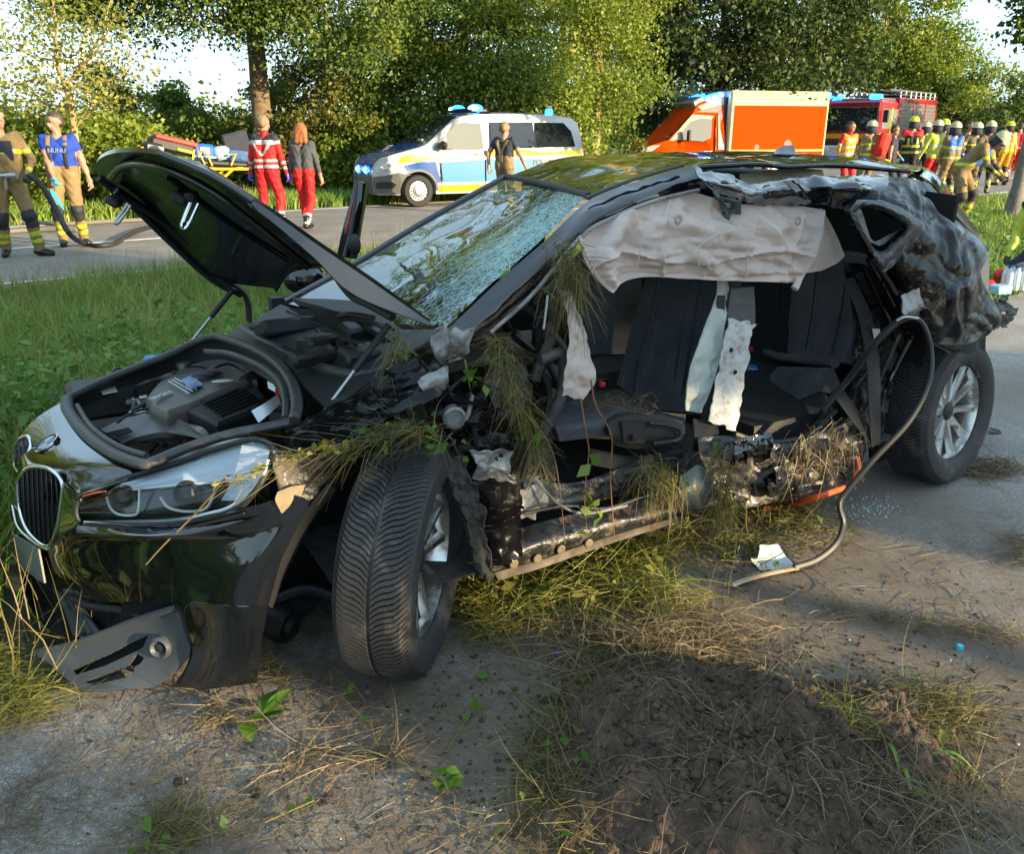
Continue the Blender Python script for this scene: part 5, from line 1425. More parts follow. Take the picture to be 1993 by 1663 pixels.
# wind turbine far beyond the field
def turbine():
    Y = 420.0; b = Vector((gx(186, Y), Y, 0)); r = empty('wind_turbine', b, 0, 'white wind turbine far away between the slender tree and the oak', 'wind turbine')
    M_t = mat('turbine_white', (.75, .72, .62), .5)
    hub = D(187, 120, Y) - b
    mb = MB(); mb.tube([(0, 0, 0), (0, 0, hub.z)], [2.2, 1.2], 16); mb.obj('tower', M_t, r, True)
    mb = MB(); mb.box((0, 0, hub.z), (3.4, 8, 3.4), bev=.8); mb.obj('nacelle', M_t, r, True)
    for k in range(3):
        w = R(-52) + k * 2 * math.pi / 3; d = Vector((math.cos(w), 0, math.sin(w)))
        q = MB(); h0 = Vector((0, -5, hub.z)); q.tube([h0, h0 + d * 6, h0 + d * 30], [.8, 1.3, .3], 8, flat=.35, up=(0, 1, 0)); q.obj('blade', M_t, r, True)
turbine()
# ================================================================ the wrecked car
CR_ = K(1.3, .9, 0)
car = empty('wrecked_car', CR_, 0, 'crushed black car with raised bonnet and torn open left side', 'car')
M_paint = mat('black_paint', (0.005, 0.0055, 0.007), 0.10, coat=1.0, dirt=((0.10, 0.09, 0.075), .12, 9, .6))
M_clean = mat('black_paint_clean', (0.005, 0.0055, 0.007), 0.08, coat=1.0, dirt=((0.07, 0.065, 0.055), .13, 11, .5), streak=(.8, 3, 7))
M_scuff = mat('scuffed_paint', (0.004, 0.004, 0.005), 0.24, coat=.06, spec=.22, dirt=((0.15, 0.15, 0.15), .24, 7, .6), bump=.12, bscale=60, streak=(0.9, 7, 13))
M_mud = mat('muddy_paint', (0.008, 0.008, 0.008), 0.36, coat=.12, dirt=((0.13, 0.095, 0.06), .42, 12, .9), bump=.4, bscale=60)
M_zinc = mat('bare_metal', (0.27, 0.27, 0.265), 0.42, metal=.45, dirt=((0.11, 0.09, 0.07), .48, 12, .8), bump=.3, bscale=40)
M_primer = mat('pale_primer', (0.50, 0.51, 0.49), 0.55, dirt=((0.22, 0.20, 0.17), .42, 16, .8), bump=.5, bscale=50)
M_dkplas = mat('dark_plastic', (0.018, 0.019, 0.020), 0.55, var=.25, bump=.25, bscale=220)
M_gplas = mat('grey_trim_plastic', (0.05, 0.056, 0.062), 0.42, var=.15, bump=.2, bscale=300, dirt=((0.12, .10, .08), .2, 14, .8))
M_rub = mat('seal_rubber', (0.05, 0.05, 0.05), 0.5, var=.25, dirt=((0.12, 0.115, 0.105), .36, 22, .8))
M_cloth = mat('seat_cloth', (0.088, 0.092, 0.104), 0.95, var=.35, vscale=5, bump=.5, bscale=420, dirt=((0.06, .055, .045), .25, 8, .95))
M_bag = mat('airbag_cloth', (0.60, 0.495, 0.445), 0.9, var=.10, vscale=5, bump=.25, bscale=300, dirt=((0.17, 0.125, 0.06), .16, 7, .95))
M_bag2 = mat('airbag_cloth_green', (0.52, 0.55, 0.50), 0.85, var=.1, bump=.3, bscale=120, dirt=((0.30, 0.22, .20), .3, 9, .9))
M_void = mat('cavity_shade', (0.006, 0.006, 0.006), 0.9)  # near-black stands in for the shade within hollows
M_rim = mat('alloy_rim', (0.62, 0.61, 0.58), 0.22, metal=.9, dirt=((0.10, 0.085, 0.065), .40, 10, .8))
M_rubt = mat('worn_tyre', (0.028, 0.028, 0.029), 0.62, var=.25, vscale=4, dirt=((0.17, 0.145, 0.115), .36, 7, .95), bump=.3, bscale=180)
M_belt = mat('belt_webbing', (0.012, 0.013, 0.016), 0.6, bump=.5, bscale=500)
M_engc = mat('engine_cover_plastic', (0.105, 0.097, 0.084), 0.42, var=.12, bump=.12, bscale=300)
M_duct = mat('grey_duct_plastic', (0.10, 0.10, 0.095), 0.45, var=.15)
M_liner = mat('felt_liner', (0.05, 0.048, 0.045), .95, var=.4, vscale=18, bump=1, bscale=70)
M_beigel = mat('headliner', (.36, .31, .24), .9, var=.2)
M_gorange = mat('orange_hose', (0.75, .10, .02), .4)
M_paper = mat('white_card', (.72, .74, .80), .8)

def pt(q):
    return q if isinstance(q, Vector) else C(*q)
def resample(row, n):
    s = spline([pt(q) for q in row], 12)
    idx = [i * (len(s) - 1) / (n - 1) for i in range(n)]
    return [s[int(i)].lerp(s[min(len(s) - 1, int(i) + 1)], i - int(i)) for i in idx]
def patch(name, rows, nu, nv, m, parent=None, thick=0.004, crum=0.0, cs=6.0, seed=0, edge=0.25, hole=None, inward=None, fold=0.0, fs=3.0, ragged=0.0, crease=0.0, cc=3.0, fn=None, flat=False, root=None):
    """skin through rows of (u,v,l) points; crumpled by ridged noise; closed with thickness"""
    root = root or car
    R0 = [resample(r, nu) for r in rows]
    cols = [spline([R0[j][i] for j in range(len(rows))], 12) for i in range(nu)]
    g = []
    for j in range(nv):
        row = []
        for i in range(nu):
            s = cols[i]; k = j * (len(s) - 1) / (nv - 1); a = int(k)
            row.append(s[a].lerp(s[min(len(s) - 1, a + 1)], k - a))
        g.append(row)
    nrm = [[None] * nu for _ in range(nv)]
    for j in range(nv):
        for i in range(nu):
            a = g[j][min(nu - 1, i + 1)] - g[j][max(0, i - 1)]; b = g[min(nv - 1, j + 1)][i] - g[max(0, j - 1)][i]
            q = a.cross(b); nrm[j][i] = q.normalized() if q.length > 1e-9 else -RX
    so_ = Vector((seed * 3.7, seed * 1.3, seed * 2.1))
    out = []
    for j in range(nv):
        row = []
        for i in range(nu):
            p = g[j][i]; q = p + so_; u, v = i / (nu - 1), j / (nv - 1)
            e = min(u, 1 - u, v, 1 - v) / max(1e-6, edge) if edge > 0 else 1
            e = min(1, .25 + .75 * e)
            d = 0
            if crum: d += crum * (ridged(q * cs, 3) * .9 + .5 * ridged(q * cs * 2.7, 2) - .25)
            if crease: d += crease * creased(q * cc)
            if fold: d += fold * noise.noise(Vector((q.dot(AX) * fs, q.z * fs * .35, seed)))
            if fn: d += fn(u, v, p)
            w = p + nrm[j][i] * d * e
            if ragged and (j in (0, nv - 1) or i in (0, nu - 1)):
                w = w + Vector((noise.noise(q * 31), noise.noise(q * 31 + Vector((5, 0, 0))), noise.noise(q * 31 + Vector((0, 5, 0))))) * ragged * 2
            row.append(w)
        out.append(row)
    vs = [p for r in out for p in r]
    fs_ = []
    for j in range(nv - 1):
        for i in range(nu - 1):
            if hole and hole((i + .5) / (nu - 1), (j + .5) / (nv - 1), (g[j][i] + g[j + 1][i + 1]) / 2): continue
            fs_.append((j * nu + i, j * nu + i + 1, (j + 1) * nu + i + 1, (j + 1) * nu + i))
    base = Vector(root.location) if root is not None else Vector((0, 0, 0))
    bm = bmesh.new()
    bv = [bm.verts.new(p - base) for p in vs]
    for f in fs_:
        try: bm.faces.new([bv[i] for i in f])
        except ValueError: pass
    bmesh.ops.delete(bm, geom=[q for q in bm.verts if not q.link_faces], context='VERTS')
    # face the camera side
    cm = Vector((0, 0, CAM_H)) - base
    sgn = sum(f.normal.dot((cm - f.calc_center_median()).normalized()) * f.calc_area() for f in (bm.faces if not bm.normal_update() else []))
    if sgn < 0:
        bmesh.ops.reverse_faces(bm, faces=bm.faces)
    bm.normal_update()
    if thick > 0:
        me_ = bpy.data.meshes.new(name)
        fl = list(bm.faces); bnd = [(e.verts[0], e.verts[1]) for e in bm.edges if len(e.link_faces) == 1]
        back = {q: bm.verts.new(q.co - q.normal * thick) for q in list(bm.verts)}
        for f in fl: bm.faces.new([back[q] for q in reversed(f.verts)])
        for a_, b_ in bnd: bm.faces.new((a_, b_, back[b_], back[a_]))
        bmesh.ops.recalc_face_normals(bm, faces=bm.faces)
    else:
        me_ = bpy.data.meshes.new(name)
    for f in bm.faces: f.smooth = not flat
    bm.to_mesh(me_); bm.free()
    if not flat: me_.set_sharp_from_angle(angle=R(42))
    return link(name, me_, parent if parent is not None else root, m)
def ctube(name, pts, r, m, parent=None, n=10, flat=1.0, dens=6, up=None, root=None):
    mb = MB(); p = spline([pt(q) for q in pts], dens)
    rr = r if not isinstance(r, (list, tuple)) else [r[0] + (r[1] - r[0]) * i / (len(p) - 1) for i in range(len(p))]
    mb.tube(p, rr, n, flat=flat, up=up)
    rt = root or car
    return mb.obj(name, m, parent or rt, True, off=rt.location)
def inpoly(poly):
    def f(u, v, p):
        # project the point to the photo plane of authoring (side plane outline)
        d = p - Vector((0, 0, CAM_H)); w = d.y * _c - d.z * _s
        x = 996.5 + 1665 * d.x / w; y = 831.5 + 1665 * (-d.z * _c - d.y * _s) / w
        c = False; n = len(poly)
        for i in range(n):
            (x1, y1), (x2, y2) = poly[i], poly[i - 1]
            if (y1 > y) != (y2 > y) and x < (x2 - x1) * (y - y1) / (y2 - y1) + x1: c = not c
        return c
    return f
def cmb(mb, name, m, parent=None, smooth=True): return mb.obj(name, m, parent or car, smooth, off=car.location)

# ---------------------------------------------------------------- wheels
def car_wheel(ctr, ang, r, camber, label, spokes, seed, toe=0.0):
    w = .215
    M = Matrix.Translation(ctr) @ Matrix.Rotation(ang, 4, 'Z') @ Matrix.Rotation(camber, 4, 'Y') @ Matrix.Rotation(math.pi / 2, 4, 'Y')
    # local z = outward
    t = MB()
    rt = r - .009
    prof = [(r * .66, -w * .46), (r * .80, -w * .53), (r * .92, -w * .50), (rt - .004, -w * .42), (rt, -w * .30), (rt + .002, 0), (rt, w * .30), (rt - .004, w * .42), (r * .92, w * .50), (r * .80, w * .53), (r * .70, w * .47), (r * .665, w * .44), (r * .64, w * .40), (r * .62, .0), (r * .62, -w * .40)]
    t.lathe(prof, 72, M, True)
    wo = cmb(t, 'wheel', M_rubt); wo['label'] = label
    # chevron tread: curved bars from the centre to the shoulders
    tr = MB(); N = 124
    for k in range(N):
        for s in (-1, 1):
            base = 2 * math.pi * (k + (.5 if s > 0 else 0)) / N
            vs = []; S_ = 7; bw = 2 * math.pi / N * .40
            for i in range(S_):
                q = i / (S_ - 1)
                z = s * (.006 + (w * .475 - .006) * q)
                sw = .30 * (q ** 1.0) * .62 + .05 * math.sin(q * 7) * .35
                rr = r - (.0 if q < .75 else (.020 * ((q - .75) / .25) ** 2))
                rb = rt - .004 - (.0 if q < .75 else (.020 * ((q - .75) / .25) ** 2))
                for d, rad in ((-bw, rb), (-bw * .8, rr), (bw * .8, rr), (bw, rb)):
                    a = base - sw + d * (1 + .15 * q)
                    vs.append(M @ Vector((rad * math.cos(a), rad * math.sin(a), z)))
            fs = []
            for i in range(S_ - 1):
                for c in range(3): fs.append((i * 4 + c, i * 4 + c + 1, i * 4 + c + 5, i * 4 + c + 4))
            fs += [(0, 1, 2, 3), tuple(S_ * 4 - 4 + q for q in (3, 2, 1, 0))]
            tr.add(vs, fs)
    to = tr.obj('tread', M_rubt, wo, False, off=car.location); to['kind'] = 'stuff'
    # rim
    q = MB(); z0 = w * .34
    q.lathe([(r * .675, z0 + .012), (r * .655, z0 + .016), (r * .635, z0 + .004), (r * .60, z0 - .05), (r * .58, -w * .3), (r * .60, -w * .42), (r * .63, -w * .42), (r * .61, -w * .3), (r * .63, z0 - .05)], 56, M, True)
    ro = q.obj('rim', M_rim, wo, True, off=car.location)
    for k in range(spokes):
        a = 2 * math.pi * (k + .3) / spokes
        sp = MB(); wid = .017
        vs = []
        for rad, zz, ww in ((r * .10, z0 - .032, wid * 1.3), (r * .30, z0 - .022, wid * .95), (r * .50, z0 - .012, wid), (r * .635, z0 - .004, wid * 1.25)):
            for d, h in ((-ww, -.022), (-ww * .55, .0), (ww * .55, .0), (ww, -.022)):
                vs.append(M @ Vector((rad * math.cos(a) - d * math.sin(a), rad * math.sin(a) + d * math.cos(a), zz + h)))
        fs = []
        for i in range(3):
            for c in range(3): fs.append((i * 4 + c, i * 4 + c + 1, i * 4 + c + 5, i * 4 + c + 4))
            fs.append((i * 4 + 3, i * 4, i * 4 + 4, i * 4 + 7))
        sp.add(vs, fs); sp.obj('spoke', M_rim, wo, True, off=car.location)
    h = MB(); h.lathe([(r * .13, z0 - .05), (r * .13, z0 - .03), (r * .10, z0 - .022), (r * .085, z0 - .02), (.0005, z0 - .018)], 28, M); h.obj('hub_cap', M_dkplas, wo, True, off=car.location)
    for k in range(5):
        a = 2 * math.pi * k / 5; b = MB(); b.lathe([(.0095, z0 - .055), (.0095, z0 - .028), (.0005, z0 - .028)], 8, M @ Matrix.Translation((r * .17 * math.cos(a), r * .17 * math.sin(a), 0))); b.obj('wheel_bolt', M_steel, wo, True, off=car.location)
    d = MB(); d.lathe([(.02, -.02), (r * .46, -.02), (r * .46, -.035), (.02, -.035)], 40, M, True); d.obj('brake_disc', mat('brake_disc' + str(seed), (.22, .17, .13), .45, metal=.8, var=.3), wo, True, off=car.location)
    bk = MB(); bk.lathe([(.001, -.06), (r * .6, -.06)], 40, M); bk.obj('backing_plate', M_void, wo, True, off=car.location)
    return M
MF = car_wheel(Vector((-.318, 2.285, .345)), R(-10), .345, R(3), 'left front wheel turned outwards with scraped tread', 10, 1)
MR_ = car_wheel(Vector((1.965, 3.75, .338)), R(-52), .335, R(-4), 'left rear wheel with tyre pulled off the rim edge', 10, 2)

# ---------------------------------------------------------------- bonnet
HR = [[(192, 345, 1.45), (186, 320, 1.2), (208, 302, .92), (252, 296, .65), (310, 300, .42)],
      [(262, 402, 1.50), (290, 368, 1.22), (330, 340, .92), (370, 328, .63), (412, 345, .37)],
      [(330, 468, 1.54), (370, 426, 1.25), (420, 398, .92), (470, 388, .62), (512, 404, .33)],
      [(410, 540, 1.58), (450, 500, 1.27), (510, 466, .93), (570, 456, .6), (617, 478, .30)],
      [(526, 560, 1.45), (556, 518, 1.22), (608, 504, .95), (684, 528, .6), (727, 554, .29)],
      [(533, 566, 1.42), (566, 526, 1.18), (640, 526, .88), (735, 584, .47), (834, 630, .27)]]
def hoodfn(u, v, p):
    return .018 * math.exp(-((u - .5) / .12) ** 2) * math.sin(v * 3.1) + .012 * math.sin(u * 9 + 1) * math.sin(v * 6)
M_hoodu = mat('bonnet_underside', (0.007, 0.009, 0.007), 0.25, coat=.3, var=.3, dirt=((.05, .045, .04), .15, 10, .6))
hood = patch('bonnet', HR, 44, 60, M_hoodu, None, .012, crum=.004, cs=4, fn=hoodfn)
# painted outer lip on the near side
patch('bonnet_lip', [[(470, 384, .34), (512, 402, .315), (617, 476, .285), (727, 551, .27), (836, 628, .255)], [(490, 404, .325), (525, 428, .30), (610, 500, .275), (690, 574, .255), (834, 633, .25)]], 40, 7, M_clean, hood, .006)
ctube('bonnet_edge', [(192, 347, 1.44), (262, 405, 1.49), (330, 471, 1.53), (410, 543, 1.57), (470, 575, 1.58)], .012, M_dkplas, hood)
ctube('bonnet_edge', [(310, 299, .41), (412, 343, .36), (490, 392, .33)], .010, M_clean, hood)
ctube('inner_rib', [(215, 345, 1.30), (240, 322, .98), (300, 322, .62), (400, 365, .45), (500, 440, .42), (600, 520, .45)], .012, M_hoodu, hood)
ctube('inner_rib', [(225, 370, 1.38), (330, 440, 1.45), (420, 515, 1.48)], .014, M_hoodu, hood)
ctube('inner_rib', [(330, 345, .80), (440, 430, .9), (560, 505, .98)], .012, M_hoodu, hood)
ctube('striker', [(372, 388, .80), (354, 437, .80), (364, 441, .79), (386, 396, .79)], .006, M_chrome, hood, 8)
ctube('striker', [(249, 396, 1.34), (226, 430, 1.34), (231, 432, 1.33), (254, 400, 1.33)], .006, M_steel, hood, 8)
b = MB(); b.box(C(352, 385, .82), (.05, .05, .035), Matrix.Rotation(.6, 3, 'Y'), .008); b.box(C(372, 382, .8), (.04, .04, .03), Matrix.Rotation(.3, 3, 'X'), .008); cmb(b, 'latch', M_dkplas, hood)
b = MB(); b.box(C(222, 392, 1.36), (.05, .05, .03), Matrix.Rotation(.5, 3, 'Y'), .008); cmb(b, 'latch', M_dkplas, hood)
ctube('hinge', [(440, 545, 1.56), (470, 565, 1.56), (482, 590, 1.57), (485, 625, 1.58)], .022, M_dkplas, hood, 8, .5)
ctube('hinge_bracket', [(395, 512, 1.56), (420, 535, 1.56), (450, 560, 1.56)], .016, M_dkplas, hood, 8)
ctube('gas_strut', [(452, 566, 1.55), (410, 618, 1.55)], .011, M_dkplas, hood)
ctube('gas_strut', [(410, 618, 1.55), (370, 668, 1.54)], .006, M_steel, hood)
ctube('gas_strut', [(757, 632, .36), (690, 722, .36)], .011, M_dkplas, hood)
ctube('gas_strut', [(690, 722, .36), (634, 798, .36)], .006, M_steel, hood)
ctube('torn_edge', [(650, 530, .8), (670, 560, .7), (688, 578, .6), (718, 592, .5), (765, 618, .38)], .014, M_dkplas, hood, 7)

# ---------------------------------------------------------------- windscreen
def glass_mat():
    m = bpy.data.materials.new('cracked_windscreen'); m.use_nodes = True
    t = m.node_tree; t.nodes.clear(); N = t.nodes.new; L = t.links.new
    out = N('ShaderNodeOutputMaterial'); co = N('ShaderNodeTexCoord')
    tr = N('ShaderNodeBsdfTransparent'); tr.inputs[0].default_value = (.26, .31, .31, 1)
    gl = N('ShaderNodeBsdfGlossy'); gl.inputs['Roughness'].default_value = .012; gl.inputs[0].default_value = (.92, .97, 1, 1)
    lw = N('ShaderNodeFresnel'); lw.inputs[0].default_value = 1.9
    mr = N('ShaderNodeMath'); mr.operation = 'MULTIPLY_ADD'; mr.inputs[1].default_value = 1.0; mr.inputs[2].default_value = .13; mr.use_clamp = True
    L(lw.outputs[0], mr.inputs[0])
    mg = N('ShaderNodeMixShader'); L(mr.outputs[0], mg.inputs[0]); L(tr.outputs[0], mg.inputs[1]); L(gl.outputs[0], mg.inputs[2])
    # cracks: cells of several sizes, dense around the impact at the driver's side
    imp = N('ShaderNodeVectorMath'); imp.operation = 'DISTANCE'
    ip = C(1060, 445, .42) - CR_; imp.inputs[1].default_value = ip
    L(co.outputs['Object'], imp.inputs[0])
    nz_ = N('ShaderNodeTexNoise'); nz_.inputs['Scale'].default_value = 5; L(co.outputs['Object'], nz_.inputs[0])
    dd = N('ShaderNodeMath'); dd.operation = 'MULTIPLY_ADD'; dd.inputs[1].default_value = .55; L(nz_.outputs[0], dd.inputs[0]); L(imp.outputs['Value'], dd.inputs[2])
    def crack(scale, wid, d0, d1):
        wv = N('ShaderNodeTexNoise'); wv.inputs['Scale'].default_value = scale * .35; L(co.outputs['Object'], wv.inputs[0])
        mv = N('ShaderNodeVectorMath'); mv.operation = 'MULTIPLY_ADD'; mv.inputs[1].default_value = (.05, .05, .05); L(wv.outputs['Color'], mv.inputs[0]); L(co.outputs['Object'], mv.inputs[2])
        v = N('ShaderNodeTexVoronoi'); v.feature = 'DISTANCE_TO_EDGE'; v.inputs['Scale'].default_value = scale; L(mv.outputs[0], v.inputs['Vector'])
        r = N('ShaderNodeMapRange'); r.inputs[1].default_value = wid * .4; r.inputs[2].default_value = wid; r.inputs[3].default_value = 1; r.inputs[4].default_value = 0; L(v.outputs['Distance'], r.inputs[0])
        f = N('ShaderNodeMapRange'); f.inputs[1].default_value = d0; f.inputs[2].default_value = d1; f.inputs[3].default_value = 1; f.inputs[4].default_value = 0; L(dd.outputs[0], f.inputs[0])
        k = N('ShaderNodeMath'); k.operation = 'MULTIPLY'; L(r.outputs[0], k.inputs[0]); L(f.outputs[0], k.inputs[1]); return k.outputs[0]
    a = crack(26, .075, .52, .86); b = crack(62, .11, .42, .72); c_ = crack(11, .012, .75, 1.3)
    m1 = N('ShaderNodeMath'); m1.operation = 'MAXIMUM'; L(a, m1.inputs[0]); L(b, m1.inputs[1])
    m2 = N('ShaderNodeMath'); m2.operation = 'MAXIMUM'; L(m1.outputs[0], m2.inputs[0]); L(c_, m2.inputs[1])
    ms = N('ShaderNodeMath'); ms.operation = 'MULTIPLY'; ms.inputs[1].default_value = .7; L(m2.outputs[0], ms.inputs[0])
    df = N('ShaderNodeBsdfDiffuse'); df.inputs[0].default_value = (.36, .62, .64, 1)
    mf = N('ShaderNodeMixShader'); L(ms.outputs[0], mf.inputs[0]); L(mg.outputs[0], mf.inputs[1]); L(df.outputs[0], mf.inputs[2])
    bp = N('ShaderNodeBump'); bp.inputs['Strength'].default_value = .35; bp.inputs['Distance'].default_value = .004; L(m2.outputs[0], bp.inputs['Height'])
    L(bp.outputs[0], gl.inputs['Normal'])
    L(mf.outputs[0], out.inputs[0])
    return m
M_wind = glass_mat()
WS = [[(985, 345, 1.45), (1062, 360, .92), (1142, 380, .38)],
      [(832, 430, 1.52), (932, 452, .97), (1046, 474, .33)],
      [(690, 516, 1.58), (802, 535, 1.02), (948, 560, .29)],
      [(556, 590, 1.62), (702, 622, 1.05), (872, 634, .28)]]
patch('windscreen', WS, 36, 40, M_wind, None, 0.0, crum=.0025, cs=5, fn=lambda u, v, p: .02 * math.sin(3.14 * u) + .006 * noise.noise(p * 7))
ctube('windscreen_frame', [(985, 344, 1.46), (832, 428, 1.53), (690, 514, 1.59), (556, 588, 1.63)], .014, M_clean)
ctube('windscreen_frame', [(985, 343, 1.45), (1062, 358, .92), (1146, 381, .36)], .012, M_dkplas)
# cowl below the glass
patch('cowl', [[(545, 592, 1.62), (640, 622, 1.2), (740, 640, .8), (868, 640, .3)], [(500, 620, 1.6), (600, 655, 1.05), (690, 680, .72), (790, 690, .32)], [(432, 655, 1.52), (545, 700, .85), (590, 750, .55), (640, 800, .3)]], 30, 22, M_dkplas, None, .008, crum=.012, cs=8)
ctube('wiper_arm', [(560, 605, 1.5), (640, 640, 1.15), (700, 660, .9)], .009, M_dkplas)
ctube('cowl_seal', [(470, 640, 1.57), (560, 690, .95), (640, 720, .6), (720, 730, .4), (770, 700, .33)], .018, M_rub)
ctube('hose_pipe', [(620, 645, 1.1), (655, 690, .8), (720, 705, .6)], .012, M_blk)
patch('cowl_cavity', [[(560, 600, 1.55), (650, 605, 1.0), (720, 628, .75)], [(560, 625, 1.5), (640, 650, 1.05), (740, 660, .7)]], 12, 8, M_void, None, .004)

# ---------------------------------------------------------------- nose, bumper, grilles
patch('nose_panel', [[(128, 778, 1.40), (158, 838, 1.05), (215, 884, .74), (282, 908, .56), (400, 864, .48), (530, 836, .37)],
                     [(70, 815, 1.36), (95, 862, 1.08), (145, 908, .78), (283, 913, .55), (403, 868, .465), (530, 842, .35)],
                     [(34, 862, 1.28), (55, 905, 1.06), (118, 935, .80), (215, 943, .59), (406, 872, .45), (529, 847, .33)],
                     [(26, 940, 1.20), (52, 960, 1.02), (130, 985, .74), (168, 960, .62), (330, 905, .49), (528, 852, .31)]], 60, 22, M_clean, None, .004)
patch('nose_side', [[(112, 930, .80), (140, 955, .70), (164, 962, .63)], [(112, 985, .79), (135, 1000, .69), (152, 998, .62)], [(98, 1050, .83), (128, 1040, .72), (156, 1026, .605)]], 12, 14, M_clean, None, .004)
BMP = [[(26, 985, 1.15), (100, 1062, .84), (155, 1022, .60), (330, 1026, .31), (470, 992, .11), (570, 962, .05)],
       [(32, 1030, 1.12), (112, 1090, .81), (200, 1050, .58), (350, 1054, .30), (500, 1035, .09), (600, 985, .03)],
       [(50, 1085, 1.10), (130, 1120, .79), (230, 1120, .54), (380, 1118, .25), (480, 1100, .085), (556, 1068, .045)],
       [(72, 1130, 1.02), (160, 1172, .76), (240, 1172, .52), (372, 1175, .25), (470, 1180, .085), (522, 1180, .06)]]
patch('bumper', BMP, 52, 30, M_clean, None, .005, fn=lambda u, v, p: .006 * math.sin(v * 6.28) * (1 - u))
patch('bumper_corner', [[(366, 1172, .262), (420, 1178, .15), (480, 1182, .08), (522, 1178, .058)], [(378, 1220, .265), (430, 1235, .15), (480, 1240, .085), (512, 1235, .065)], [(366, 1290, .30), (420, 1300, .17), (468, 1300, .10), (505, 1290, .075)], [(335, 1338, .34), (400, 1342, .20), (450, 1337, .13), (500, 1330, .09)]], 30, 26, M_clean, None, .005)
patch('bumper_shelf', [[(150, 1024, .585), (330, 1029, .295), (500, 1010, .075)], [(148, 1040, .565), (300, 1046, .285), (420, 1040, .17)], [(152, 1050, .59), (330, 1056, .31), (470, 1048, .12)]], 24, 8, M_clean, None, .004)
# arch edge with screw holes
patch('arch_edge', [[(640, 945, .06), (595, 1000, .07), (560, 1065, .08), (535, 1120, .09), (522, 1180, .10)], [(655, 955, .11), (612, 1010, .12), (578, 1075, .13), (552, 1130, .14), (530, 1185, .15)]], 24, 5, M_dkplas, None, .004)
# fog lamp trim, hanging off
def holes(polys):
    fs = [inpoly(p) for p in polys]
    return lambda u, v, p: any(f(u, v, p) for f in fs)
trim = patch('fog_lamp_trim', [[(64, 1272, .70), (130, 1256, .62), (210, 1230, .52), (290, 1200, .42), (346, 1182, .33)],
                        [(95, 1292, .62), (150, 1280, .58), (220, 1258, .50), (300, 1232, .40), (356, 1222, .30)],
                        [(118, 1312, .55), (165, 1308, .52), (230, 1296, .46), (310, 1280, .37), (370, 1270, .285)],
                        [(150, 1340, .46), (190, 1342, .42), (240, 1342, .39), (300, 1338, .35), (345, 1308, .32)]], 130, 84, M_gplas, None, .012,
             hole=holes([[(138, 1302), (205, 1277), (290, 1236), (278, 1262), (205, 1297), (150, 1314)], [(158, 1325), (248, 1297), (266, 1272), (281, 1282), (252, 1318), (182, 1335)]]))
ctube('trim_ridge', [(70, 1271, .695), (150, 1252, .60), (260, 1210, .465), (345, 1183, .325)], .010, M_gplas, trim)
patch('trim_cavity', [[(140, 1290, .66), (285, 1240, .48)], [(150, 1328, .53), (285, 1290, .45)]], 6, 6, M_void, trim, .003)
M4 = Matrix.Translation(C(312, 1262, .362)) @ (-(RX * .75 + AX * .65 + Vector((0, 0, -.15)))).to_track_quat('Z', 'Y').to_matrix().to_4x4()
b = MB(); b.lathe([(.036, -.01), (.034, .006), (.026, .012), (.022, .004), (.0005, -.012)], 28, M4); cmb(b, 'sensor_ring', M_gplas, trim)
b = MB(); b.lathe([(.015, -.012), (.013, .004), (.0005, .006)], 20, M4); cmb(b, 'sensor', M_blk, trim)
# fog recess edge, gloss
patch('fog_recess', [[(236, 1176, .52), (250, 1150, .50), (300, 1142, .40), (345, 1146, .31), (370, 1172, .26)], [(246, 1180, .53), (262, 1160, .50), (300, 1152, .41), (335, 1158, .33), (358, 1185, .28)]], 24, 5, M_paint, None, .006)
patch('fog_cavity', [[(240, 1168, .56), (300, 1150, .46), (360, 1160, .33)], [(230, 1215, .60), (290, 1205, .50), (350, 1200, .38)]], 10, 6, M_void, None, .004)
# lower intake
patch('intake_cavity', [[(60, 1120, 1.16), (150, 1165, .88), (245, 1172, .62)], [(70, 1180, 1.14), (150, 1210, .9), (240, 1215, .66)], [(100, 1236, .83), (150, 1246, .72), (230, 1238, .62)]], 14, 10, M_void, None, .004)
for k in range(4):
    t = k / 3
    ctube('intake_bar', [(100 + 30 * t, 1128 + 18 * t, 1.02 - .1 * t), (128 + 34 * t, 1180 + 12 * t, .94 - .1 * t), (150 + 42 * t, 1238 - 4 * t, .70 - .06 * t)], .011 if k != 1 else .02, M_gplas, None, 8, .5)
ctube('intake_frame', [(95, 1132, 1.0), (160, 1176, .76), (240, 1190, .60), (290, 1206, .50)], .012, M_dkplas)
ctube('splitter', [(50, 1108, 1.14), (52, 1150, 1.12), (66, 1195, 1.0), (96, 1232, .83), (135, 1252, .70)], .022, M_clean, None, 10, .6)
ctube('splitter_highlight', [(48, 1118, 1.15), (50, 1150, 1.13), (60, 1182, 1.09)], .012, M_primer, None, 8, .5)  # pale tube painted on as the white highlight of the splitter
patch('number_plate', [[(26, 1042, 1.13), (50, 1055, 1.0), (74, 1070, .88)], [(40, 1100, 1.12), (62, 1120, 1.0), (86, 1136, .86)]], 6, 4, mat('blank_plate', (.16, .165, .15), .6), None, .006)
